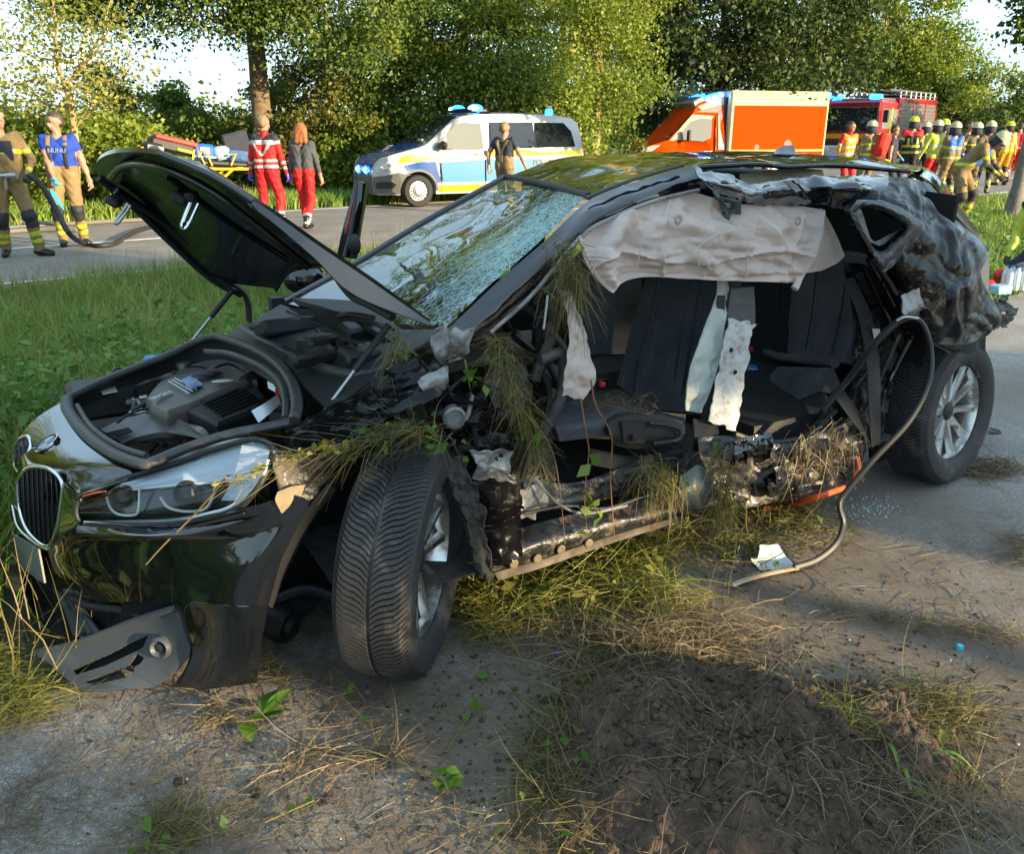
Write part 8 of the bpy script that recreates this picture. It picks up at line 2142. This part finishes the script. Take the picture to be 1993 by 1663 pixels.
clump_thing('grass_clump', 'grass clump hanging right of the grey green plate down to the ground', [(1395, 880, .06), (1408, 920, .04), (1412, 970, .05), (1400, 1010, .06)], 380, .10, .02, .0026, M_wilt, nl=24)
clump_thing('grass_clump', 'thin stems and seed heads stuck at the bonnet hinge', [(772, 640, .26), (776, 690, .24), (772, 740, .22)], 110, .14, .015, .003, M_wilt, nl=26)
clump_thing('grass_clump', 'stems lying across the crumpled front wing above the tyre', [(700, 868, .03), (760, 838, .03), (820, 835, .02), (860, 850, .02)], 200, .13, .016, .0024, M_wilt, dirv=tuple(-AXn * .9 + np.array((0, 0, -.1))), dvar=.55, droop=.3, nl=40)
clump_thing('grass_clump', 'grassy twigs draped from the front wing over the headlight', [(700, 862, .02), (620, 872, .02), (545, 900, .02), (470, 935, .05)], 70, .13, .008, .0022, M_wilt, dirv=tuple(-AXn * .95 + np.array((0, 0, -.12))), dvar=.28, droop=.2, nl=70, lm=M_fresh)
clump_thing('grass_clump', 'dry straw stuck to the crushed rear sill', [(1540, 870, .05), (1580, 880, .05), (1620, 860, .05), (1650, 840, .06)], 260, .11, .04, .003, M_straw, nl=0)
clump_thing('grass_clump', 'loose straw on the front seat cushion', [(1130, 782, .5), (1190, 786, .45), (1260, 800, .4)], 240, .10, .03, .0025, M_straw, dirv=(0, 0, .0), dvar=.8, droop=.3)
def stem(name, label, path, r, m, cat, nl=0, ls=.03):
    base = pt(path[0]); mb = MB(); p = spline([pt(q) for q in path], 8); mb.tube(p, [r * (1 - .6 * i / (len(p) - 1)) for i in range(len(p))], 6)
    o = mb.obj(name, m, None, True, off=base); o.location = base; tag(o, label, cat)
    if nl:
        A = np.array([tuple(q) for q in p]); j = RNG.integers(len(A) // 3, len(A), nl)
        v, f = leaves(A[j] + RNG.normal(size=(nl, 3)) * ls * .5 - np.array(base), ls * RNG.uniform(.6, 1.4, nl), RNG, up=.3)
        link('leaves', np_mesh('leaves', v, f), o, M_leafg)
    return o
stem('root', 'reddish root hanging in front of the seat, right one of two', [(1150, 740, .12), (1160, 790, .10), (1190, 850, .08), (1188, 930, .08), (1196, 1050, .08)], .0034, M_rootd, 'root')
stem('root', 'reddish root hanging in front of the seat, left one of two', [(1130, 775, .12), (1140, 840, .09), (1146, 880, .09), (1138, 960, .08), (1142, 1040, .08)], .0030, M_rootd, 'root', 6, .05)
stem('root', 'thin pale root crossing from the hinge post to the sill', [(1040, 820, .10), (1075, 880, .09), (1090, 960, .09), (1100, 1060, .09)], .003, M_root, 'root')
stem('dry_stalk', 'long straw stalk leaning across the bumper below the headlight', [(440, 930, .06), (380, 1000, .20), (320, 1060, .27), (284, 1100, .30)], .0035, M_straw, 'stalk')
stem('bramble_shoot', 'leafy green shoot hanging in front of the wheel hub pillar', [(905, 700, .10), (912, 740, .09), (918, 770, .09)], .003, M_fresh, 'shoot', 8, .045)
stem('bramble_shoot', 'leafy shoot lying on top of the left front tyre', [(830, 850, .0), (860, 865, .0), (880, 900, .02)], .003, M_fresh, 'shoot', 9, .04)
stem('bramble_shoot', 'leafy shoot at the lower end of the matted dry strand', [(1030, 800, .07), (1042, 840, .07), (1048, 880, .07)], .003, M_fresh, 'shoot', 9, .045)
stem('bramble_shoot', 'small leafy shoot hanging over the sill near the reddish roots', [(1140, 955, .07), (1155, 980, .07), (1162, 1000, .07)], .003, M_fresh, 'shoot', 7, .045)
stem('bramble_shoot', 'leafy shoot below the grey green plate', [(1390, 980, .04), (1400, 1010, .04), (1412, 1030, .05)], .003, M_fresh, 'shoot', 7, .04)

# ---------------------------------------------------------------- grass torn up, lying on the path
def ground_clump(name, label, uvs, n, L, spread, w, m, h=.03, nl=0, lm=None, ls=.04, dvar=.35, dirv=(0, 0, .15)):
    A = np.array([tuple(G(*q)) for q in uvs]); i = RNG.integers(0, len(A), n)
    P = A[i] + RNG.normal(size=(n, 3)) * np.array([spread, spread, 0]); P[:, 2] = RNG.uniform(.004, h, n)
    az = RNG.uniform(0, 6.283, n); Dv = np.stack([np.cos(az), np.sin(az), RNG.normal(size=n) * dvar + .1], 1) + np.array(dirv)
    v, f = strands(P, Dv, L * RNG.uniform(.4, 1.4, n), w * RNG.uniform(.6, 1.5, n), RNG.uniform(.1, .6, n), floor=.003, wob=.25)
    b0 = A.mean(0); o = link(name, np_mesh(name, v - b0, f), None, m); o.location = b0
    tag(o, label, 'grass')
    if nl:
        j = RNG.integers(0, len(A), nl); Pl = A[j] + RNG.normal(size=(nl, 3)) * np.array([spread, spread, 0]); Pl[:, 2] = RNG.uniform(.01, h + .02, nl)
        v, f = leaves(Pl - b0, ls * RNG.uniform(.6, 1.4, nl), RNG, up=1.2)
        link('leaves', np_mesh('leaves', v, f), o, lm or M_leafg)
    return o
ground_clump('torn_grass', 'bright heap of torn grass on the path below the sill', [(1000, 1190), (1060, 1170), (1120, 1160), (1180, 1140), (1220, 1110), (1250, 1090), (1150, 1190), (1240, 1170), (1290, 1180), (1200, 1100)], 1900, .15, .07, .004, M_fresh, .09, 130, M_fresh, .045)
ground_clump('torn_grass', 'torn grass heap right behind the left front tyre', [(900, 1130), (910, 1170), (930, 1210), (960, 1230), (920, 1100)], 800, .14, .045, .004, M_fresh, .07, 60, M_fresh, .04)
ground_clump('torn_grass', 'dry grass lying between the bright heap and the mound of earth', [(1100, 1240), (1180, 1260), (1260, 1240), (1330, 1250), (1380, 1280), (1150, 1290), (1290, 1290)], 1300, .16, .08, .0032, M_straw, .03)
ground_clump('torn_grass', 'grass and straw strewn under the rear sill beside the orange hose', [(1460, 1010), (1520, 1020), (1580, 1040), (1480, 1060), (1420, 1080), (1560, 1000), (1350, 1060)], 1100, .14, .08, .0035, M_wilt, .04, 40)
ground_clump('torn_grass', 'dead grass tuft beside the rear tyre', [(1905, 925), (1935, 920), (1955, 912)], 420, .10, .05, .004, M_straw, .03)
ground_clump('torn_grass', 'grass tuft lying left of the mound of earth', [(1150, 1380), (1110, 1420), (1130, 1460), (1180, 1340), (1160, 1500)], 620, .15, .05, .003, M_wilt, .04, 20)
ground_clump('torn_grass', 'green grass tuft on the right slope of the mound', [(1620, 1450), (1650, 1470), (1600, 1440)], 280, .13, .03, .0028, M_fresh, .12)
ground_clump('torn_grass', 'flattened grass right of the mound near its top', [(1780, 1370), (1830, 1390), (1860, 1400), (1800, 1410)], 420, .16, .05, .0028, M_wilt, .05)
ground_clump('torn_grass', 'grass wisp at the lower left of the picture', [(330, 1600), (370, 1620), (300, 1640), (350, 1650)], 300, .12, .04, .0022, M_wilt, .02, 8)
ground_clump('torn_grass', 'dry straw bundle in the middle of the foreground', [(600, 1480), (660, 1490), (720, 1485), (560, 1500), (770, 1475)], 200, .16, .022, .0026, M_straw, .02)
ground_clump('torn_grass', 'yellow straw wisp below the bumper corner', [(415, 1390), (420, 1420), (440, 1410)], 130, .10, .018, .0024, M_straw, .04)
ground_clump('torn_grass', 'straw wisp beside the bumper edge and the tyre', [(515, 1290), (530, 1310), (545, 1330)], 110, .10, .02, .0024, M_wilt, .03)
ground_clump('torn_grass', 'straw wisp at the left edge of the foreground', [(40, 1550), (30, 1580), (60, 1600)], 130, .13, .03, .002, M_straw, .02)
ground_clump('torn_grass', 'dry grass along the path edge under the dangling trim', [(5, 1360), (30, 1375), (70, 1380), (-20, 1330), (10, 1400), (-30, 1300)], 900, .11, .045, .0026, M_fresh, .05)
ground_clump('torn_grass', 'dry straw laid in the shape of the sun streak crossing the path at the right', [(1640, 1200), (1720, 1210), (1800, 1222), (1880, 1232), (1960, 1245)], 500, .10, .03, .0024, M_straw, .02)  # pale straw stands in for the sun streak on the asphalt
ground_clump('torn_grass', 'dry grass near the right edge below the tyre', [(1980, 1060), (1990, 1090)], 160, .12, .03, .003, M_straw, .04)
ground_clump('torn_grass', 'long dry stems fanned over the top edge of the mound', [(1250, 1290), (1330, 1270), (1420, 1265), (1500, 1275), (1300, 1300)], 420, .18, .05, .0026, M_straw, .16)
ground_clump('torn_grass', 'wilted grass matted along the left foot of the mound', [(1080, 1480), (1070, 1540), (1050, 1600), (1100, 1560), (1120, 1620)], 520, .16, .05, .0026, M_wilt, .05, 14)
ground_clump('torn_grass', 'straw lying over the right slope of the mound towards the picture edge', [(1700, 1520), (1780, 1560), (1850, 1600), (1900, 1560), (1640, 1560)], 480, .18, .06, .0024, M_straw, .08, 10)
ground_clump('torn_grass', 'thin straw spread on the path between bumper and bottom edge', [(250, 1480), (350, 1520), (450, 1560), (200, 1560), (520, 1600), (120, 1620)], 300, .14, .09, .0016, M_straw, .015)
ground_clump('torn_grass', 'straw and roots in front of the left tyre', [(640, 1370), (720, 1400), (800, 1390), (860, 1350), (950, 1330), (900, 1420)], 330, .12, .06, .0018, M_straw, .015, 6)
# broad green blades
def blade_fan():
    b0 = G(1740, 1490); o = None
    root = empty('grass_fan', b0, 0, 'fan of broad green grass blades lying right of the mound', 'grass')
    for k, (p, q) in enumerate([((1700, 1470), (1880, 1545)), ((1720, 1480), (1850, 1570)), ((1710, 1500), (1830, 1600)), ((1730, 1490), (1780, 1600)), ((1640, 1465), (1900, 1510)), ((1760, 1500), (1930, 1550)), ((1690, 1480), (1760, 1560))]):
        a, c = G(*p), G(*q); mid = a.lerp(c, .5) + Vector((0, 0, .03 + .012 * k)); pts = spline([a + Vector((0, 0, .02)), mid, c + Vector((0, 0, .006))], 5)
        mb = MB(); sd_ = (c - a).cross(Vector((0, 0, 1))).normalized(); vs = []; n = len(pts)
        for i, p_ in enumerate(pts):
            w = .0055 * math.sin(math.pi * min(.97, .12 + .86 * i / (n - 1))) ; vs += [p_ - sd_ * w + Vector((0, 0, .003)), p_, p_ + sd_ * w + Vector((0, 0, .003))]
        mb.add(vs, [(3 * i + j, 3 * i + j + 1, 3 * i + j + 4, 3 * i + j + 3) for i in range(n - 1) for j in (0, 1)])
        mb.obj('blade', M_grass if k % 2 else M_nettle, root, True, off=b0)
blade_fan()
def leaf_mesh(mb, base, d, nrm, L, W, curl=.15):
    d = d.normalized(); s_ = d.cross(nrm).normalized(); vs = []; n = 5
    for i in range(n + 1):
        t = i / n; w = W * math.sin(math.pi * (t ** .8) * .98 + .03) * .5; c = base + d * L * t + nrm * (curl * L * math.sin(t * 2.6) * .4)
        vs += [c - s_ * w + nrm * w * .35, c, c + s_ * w + nrm * w * .35]
    mb.add(vs, [(3 * i + j, 3 * i + j + 1, 3 * i + j + 4, 3 * i + j + 3) for i in range(n) for j in (0, 1)])
def sprig(label, u, v, nl, L, W, az0, m=M_leafg, spread=1.3, stemL=.12):
    b0 = G(u, v); root = empty('leafy_sprig', b0, 0, label, 'sprig'); rn_ = random.Random(u)
    sd_ = Vector((math.cos(az0), math.sin(az0), 0)); mb = MB(); mb.tube(spline([Vector((0, 0, .008)) - sd_ * stemL, Vector((0, 0, .015)), sd_ * .06 + Vector((0, 0, .02))], 4), .0018, 5); mb.obj('stem', M_fresh, root, True)
    for k in range(nl):
        a = az0 + rn_.uniform(-spread, spread); q = MB()
        leaf_mesh(q, sd_ * rn_.uniform(-.02, .06) + Vector((0, 0, .012 + .008 * k)), Vector((math.cos(a), math.sin(a), rn_.uniform(-.1, .45))), Vector((rn_.uniform(-.3, .3), rn_.uniform(-.3, .3), 1)).normalized(), L * rn_.uniform(.7, 1.2), W * rn_.uniform(.8, 1.2))
        q.obj('leaf', m, root, True)
sprig('sprig of large crinkled green leaves below the bumper', 470, 1415, 5, .085, .045, 0.1)
sprig('three lobed green leaf sprig in the lower middle', 845, 1525, 7, .05, .028, -.6)
sprig('small upright green seedling left of the grass tuft', 905, 1415, 4, .035, .018, 1.2)
sprig('single small leaf on a stem near the bottom edge', 565, 1590, 2, .03, .02, .5, stemL=.06)
sprig('green leaf tuft at the left foot of the mound', 1118, 1465, 6, .05, .02, .8)
sprig('bright yellow green leaves lying right of the mound', 1830, 1470, 5, .042, .026, 1.0, M_fresh)
sprig('little leaf on the path close to the front tyre', 650, 1365, 2, .03, .016, .3, stemL=.02)
sprig('yellow leaf near the bottom edge', 960, 1640, 1, .045, .014, .9, M_fresh, stemL=.01)
sprig('pale heart shaped leaf at the foot of the mound', 1640, 1605, 2, .03, .026, 1.5, M_bag2, stemL=.01)
sprig('dark green leaf at the bottom of the mound', 1255, 1620, 3, .045, .018, .3)
sprig('large pale yellow leaf on the lit grass heap', 1170, 1160, 3, .06, .045, .4, M_fresh)
# straw scattered all over the foreground
n = 6200
u = RNG.uniform(-60, 2050, n); v = 1663 - (RNG.random(n) ** 1.2) * 640
P = np.array([tuple(G(a, b_)) for a, b_ in zip(u, v)])
c = clump(P[:, 0], P[:, 1], 1.6); k = (c + .4 * RNG.normal(size=n)) > -.05 + .10 * (P[:, 0] < 0)
pdist = (P[:, 1] - PATH_P.y - (P[:, 0] - PATH_P.x)) < 0.1
P = P[k & pdist]; n = len(P); P[:, 2] = .004
az = RNG.uniform(0, 6.283, n)
vv, ff = strands(P, np.stack([np.cos(az), np.sin(az), np.abs(RNG.normal(size=n)) * .12], 1), RNG.uniform(.02, .15, n) * RNG.uniform(.3, 1.5, n), RNG.uniform(.0010, .0028, n), .1, floor=.003, wob=.35)
tag(link('scattered_straw', np_mesh('scattered_straw', vv, ff), None, M_straw), kind='stuff', label='fine straw and grass stems scattered over the path')
# clods and grit
def clod_field(name, n, uvf, smin, smax, m, label, power=2.5, dens=None):
    P = []; 
    while len(P) < n:
        q = uvf(); p = G(*q)
        if (p.y - PATH_P.y - (p.x - PATH_P.x)) > 0.0: continue
        P.append(p)
    ico = bmesh.new(); bmesh.ops.create_icosphere(ico, subdivisions=1, radius=1); bv = np.array([v_.co[:] for v_ in ico.verts]); bf = np.array([[v_.index for v_ in f_.verts] for f_ in ico.faces]); ico.free()
    n = len(P); s = smin + (smax - smin) * RNG.random(n) ** power
    V = bv[None] * (1 + .35 * RNG.normal(size=(n, len(bv), 1))) * s[:, None, None] * np.array([1, 1, .7]) * RNG.uniform(.7, 1.3, (n, 1, 3)) + np.array([tuple(p) for p in P])[:, None, :] + np.array([0, 0, 1])[None, None] * (s * .35)[:, None, None]
    F = bf[None] + (np.arange(n) * len(bv))[:, None, None]
    return tag(link(name, np_mesh(name, V.reshape(-1, 3), F.reshape(-1, 3), False), None, m), kind='stuff', label=label)
M_soil = mat('loose_soil', (0.060, 0.042, 0.030), .95, var=.5, vscale=25, bump=1, bscale=120)
rr = random.Random(9)
clod_field('soil_crumbs', 4200, lambda: (1400 + rr.gauss(0, 330), min(1700, 1430 + rr.gauss(0, 160))), .0012, .0075, M_soil, 'dark crumbs of earth strewn around the mound')
clod_field('soil_crumbs', 1100, lambda: (rr.uniform(100, 1990), rr.uniform(1230, 1690)), .0008, .006, M_soil, 'dark crumbs of earth scattered thinly on the path', 3.5)
clod_field('white_grit', 240, lambda: (rr.uniform(0, 1990), rr.uniform(1150, 1690)), .0012, .0045, mat('pale_grit', (.5, .5, .48), .8), 'pale grit and glass crumbs on the path')
clod_field('glass_crumbs', 260, lambda: (1680 + rr.gauss(0, 40), 990 + rr.gauss(0, 14)), .002, .006, mat('glass_crumb', (.35, .42, .42), .1, coat=1), 'glass crumbs on the path beside the rear tyre', 1.5)
# ---------------------------------------------------------------- mound of earth
def mound():
    ctr = G(1450, 1478); ctr.z = 0
    root = empty('soil_mound', ctr, 0, 'mound of dark brown earth and roots in the right foreground', 'earth mound')
    nx, ny = 230, 150; X0, X1, Y0, Y1 = -.85, .78, -.52, .50
    vs = np.zeros((nx * ny, 3)); k = 0
    def hgt(x, y):
        p = Vector((x, y, 0))
        r = math.sqrt((x / .66) ** 2 + (y / .42) ** 2) + .34 * noise.noise(p * 2.6 + Vector((2, 0, 0))) + .16 * noise.noise(p * 7 + Vector((5, 1, 0))) + .07 * noise.noise(p * 19)
        b_ = max(0, 1 - r); h = .165 * b_ ** .95
        h += .05 * max(0, 1 - math.hypot((x + .42) / .22, (y + .26) / .14)) + .045 * max(0, 1 - math.hypot((x - .36) / .2, (y + .02) / .13)) + .04 * max(0, 1 - math.hypot((x + .05) / .2, (y + .36) / .12))
        n_ = .034 * (abs(noise.noise(p * 7)) + .7 * abs(noise.noise(p * 17)) + .5 * noise.noise(p * 41) + .35 * noise.noise(p * 85))
        e = min(1, max(0, 1.25 - r) / .45)
        return h * (1 + .8 * noise.noise(p * 5)) + n_ * e - .016 + .010 * e
    for j in range(ny):
        for i in range(nx):
            x = X0 + (X1 - X0) * i / (nx - 1); y = Y0 + (Y1 - Y0) * j / (ny - 1)
            vs[k] = (x, y, hgt(x, y)); k += 1
    idx = np.arange(nx * ny).reshape(ny, nx)
    F = np.stack([idx[:-1, :-1], idx[:-1, 1:], idx[1:, 1:], idx[1:, :-1]], -1).reshape(-1, 4)
    M_mound = mat('mound_earth', (0.080, 0.051, 0.034), .97, var=.55, vscale=14, bump=1.0, bscale=110)
    link('earth', np_mesh('earth', vs, F, True), root, M_mound)
    rn_ = random.Random(8)
    for k in range(60):
        x, y = rn_.gauss(0, .28), rn_.gauss(-.06, .17); pts = [Vector((x, y, hgt(x, y) + .004))]; a = rn_.uniform(0, 6.28); st_ = rn_.uniform(.018, .045)
        for _ in range(6):
            a += rn_.uniform(-.45, .45); x += math.cos(a) * st_; y += math.sin(a) * st_; pts.append(Vector((x, y, max(.004, hgt(x, y)) + rn_.uniform(.004, .022))))
        mb = MB(); r0 = rn_.choice([.0008, .0011, .0014, .0022]); p = spline(pts, 3); mb.tube(p, [r0 * (1 - .7 * i / (len(p) - 1)) for i in range(len(p))], 5)
        mb.obj('root', M_root if k % 3 else M_straw, root, True)
    n = 1900; P = np.zeros((n, 3)); P[:, 0] = RNG.normal(0, .34, n); P[:, 1] = RNG.normal(-.02, .21, n); P[:, 2] = [hgt(a, b_) + .006 for a, b_ in P[:, :2]]
    az = RNG.uniform(0, 6.283, n); v_, f_ = strands(P, np.stack([np.cos(az), np.sin(az), RNG.uniform(-.1, .8, n)], 1), RNG.uniform(.02, .09, n), RNG.uniform(.0016, .0032, n), .5, wob=.5)
    o = link('fine_roots', np_mesh('fine_roots', v_, f_), root, M_straw); o['kind'] = 'stuff'
    n = 3600; ico = bmesh.new(); bmesh.ops.create_icosphere(ico, subdivisions=1, radius=1); bv = np.array([q.co[:] for q in ico.verts]); bf = np.array([[q.index for q in f2.verts] for f2 in ico.faces]); ico.free()
    P = np.zeros((n, 3)); P[:, 0] = RNG.normal(0, .26, n); P[:, 1] = RNG.normal(-.03, .18, n); P[:, 2] = [hgt(a, b_) for a, b_ in P[:, :2]]
    s = .0015 + .014 * RNG.random(n) ** 4
    V = bv[None] * (1 + .35 * RNG.normal(size=(n, len(bv), 1))) * s[:, None, None] + P[:, None]
    o = link('clods', np_mesh('clods', V.reshape(-1, 3), (bf[None] + (np.arange(n) * len(bv))[:, None, None]).reshape(-1, 3), False), root, M_mound); o['kind'] = 'stuff'
mound()
# ---------------------------------------------------------------- scraps
def scrap(name, label, cat, rows, m, crum, seed, nu=18, nv=18, thick=.003, ragged=.003):
    b0 = rows[0][0]; e = bpy.data.objects.new('tmp', None); e.location = b0
    o = patch(name, rows, nu, nv, m, None, thick, crum=crum, cs=16, seed=seed, ragged=ragged, root=e)
    o.parent = None; o.location = b0; bpy.data.objects.remove(e)
    return tag(o, label, cat)
scrap('metal_scrap', 'crumpled pale grey metal scrap lying by the dangling door seal', 'scrap', [[G(1480, 1062, .07), G(1515, 1060, .06)], [G(1475, 1085, .045), G(1530, 1082, .03)], [G(1463, 1090, .02), G(1545, 1100, .012)], [G(1480, 1110, .01), G(1530, 1108, .008)]], mat('pale_grey_paint', (.42, .47, .47), .4, coat=.3, dirt=((.2, .17, .13), .3, 16, .8)), .016, 41)
scrap('plastic_scrap', 'black pointed plastic splinter standing beside the grey metal scrap', 'scrap', [[G(1440, 1060, .06), G(1443, 1062, .058)], [G(1434, 1080, .03), G(1448, 1080, .03)], [G(1424, 1098, .008), G(1452, 1102, .006)]], M_dkplas, .006, 42, 8, 10)
scrap('plastic_scrap', 'flat black plastic scrap on the path behind the rear tyre', 'scrap', [[G(1925, 832, .02), G(1945, 835, .02)], [G(1928, 842, .015), G(1950, 842, .012)]], M_dkplas, .01, 43, 8, 8)
b = MB(); b.tube(spline([G(1480, 993, .02), G(1530, 984, .025), C(1590, 968, .02), C(1642, 950, .06)], 8), .012, 10); o = b.obj('orange_hose', M_gorange, None, True); tag(o, 'orange hydraulic hose running under the rear sill', 'hose')
b = MB(); b.tube(spline([C(1660, 940, .1), C(1672, 910, .14), C(1668, 890, .16)], 6), .010, 8); o = b.obj('orange_hose', M_gorange, None, True); tag(o, 'short orange hose end showing above the door seal', 'hose')
b = MB(); b.lathe([(.0005, .012), (.010, .012), (.0115, .008), (.0115, .0), (.0005, .0)], 16, Matrix.Translation(G(1868, 1263, .0))); o = b.obj('bottle_cap', mat('cap_light_blue', (.05, .45, .65), .35), None, True); tag(o, 'light blue bottle cap on the path right of the mound', 'cap')
b = MB(); b.ball(G(1085, 1272, .006), (.012, .008, .006), 10, 6); o = b.obj('plastic_bit', mat('violet_plastic', (.10, .06, .50), .4), None, True); tag(o, 'tiny violet plastic bit on the path', 'scrap')
b = MB(); b.box(G(952, 1158, .03), (.05, .014, .014), Matrix.Rotation(.3, 3, 'Z'), .003); b.box(G(962, 1160, .03), (.014, .02, .02), None, .003); o = b.obj('red_plug', M_gorange, None, True); tag(o, 'small orange red plug in the grass behind the front tyre', 'scrap')
for u_, v_, lb in ((640, 1555, 'reddish brown clod on the path in the lower middle'), (350, 1522, 'black lump of earth on the path left of the straw bundle'), (500, 1545, 'dark flattened clod beside the straw bundle'), (1065, 1362, 'black splinter of earth left of the mound')):
    b = MB(); b.ball(G(u_, v_, .004), (.018, .014, .009), 12, 8); o = b.obj('earth_clod', M_soil, None, True); tag(o, lb, 'clod')
    for q in o.data.vertices: q.co += Vector((noise.noise(q.co * 90), noise.noise(q.co * 90 + Vector((3, 0, 0))), noise.noise(q.co * 90 + Vector((0, 3, 0))))) * .005
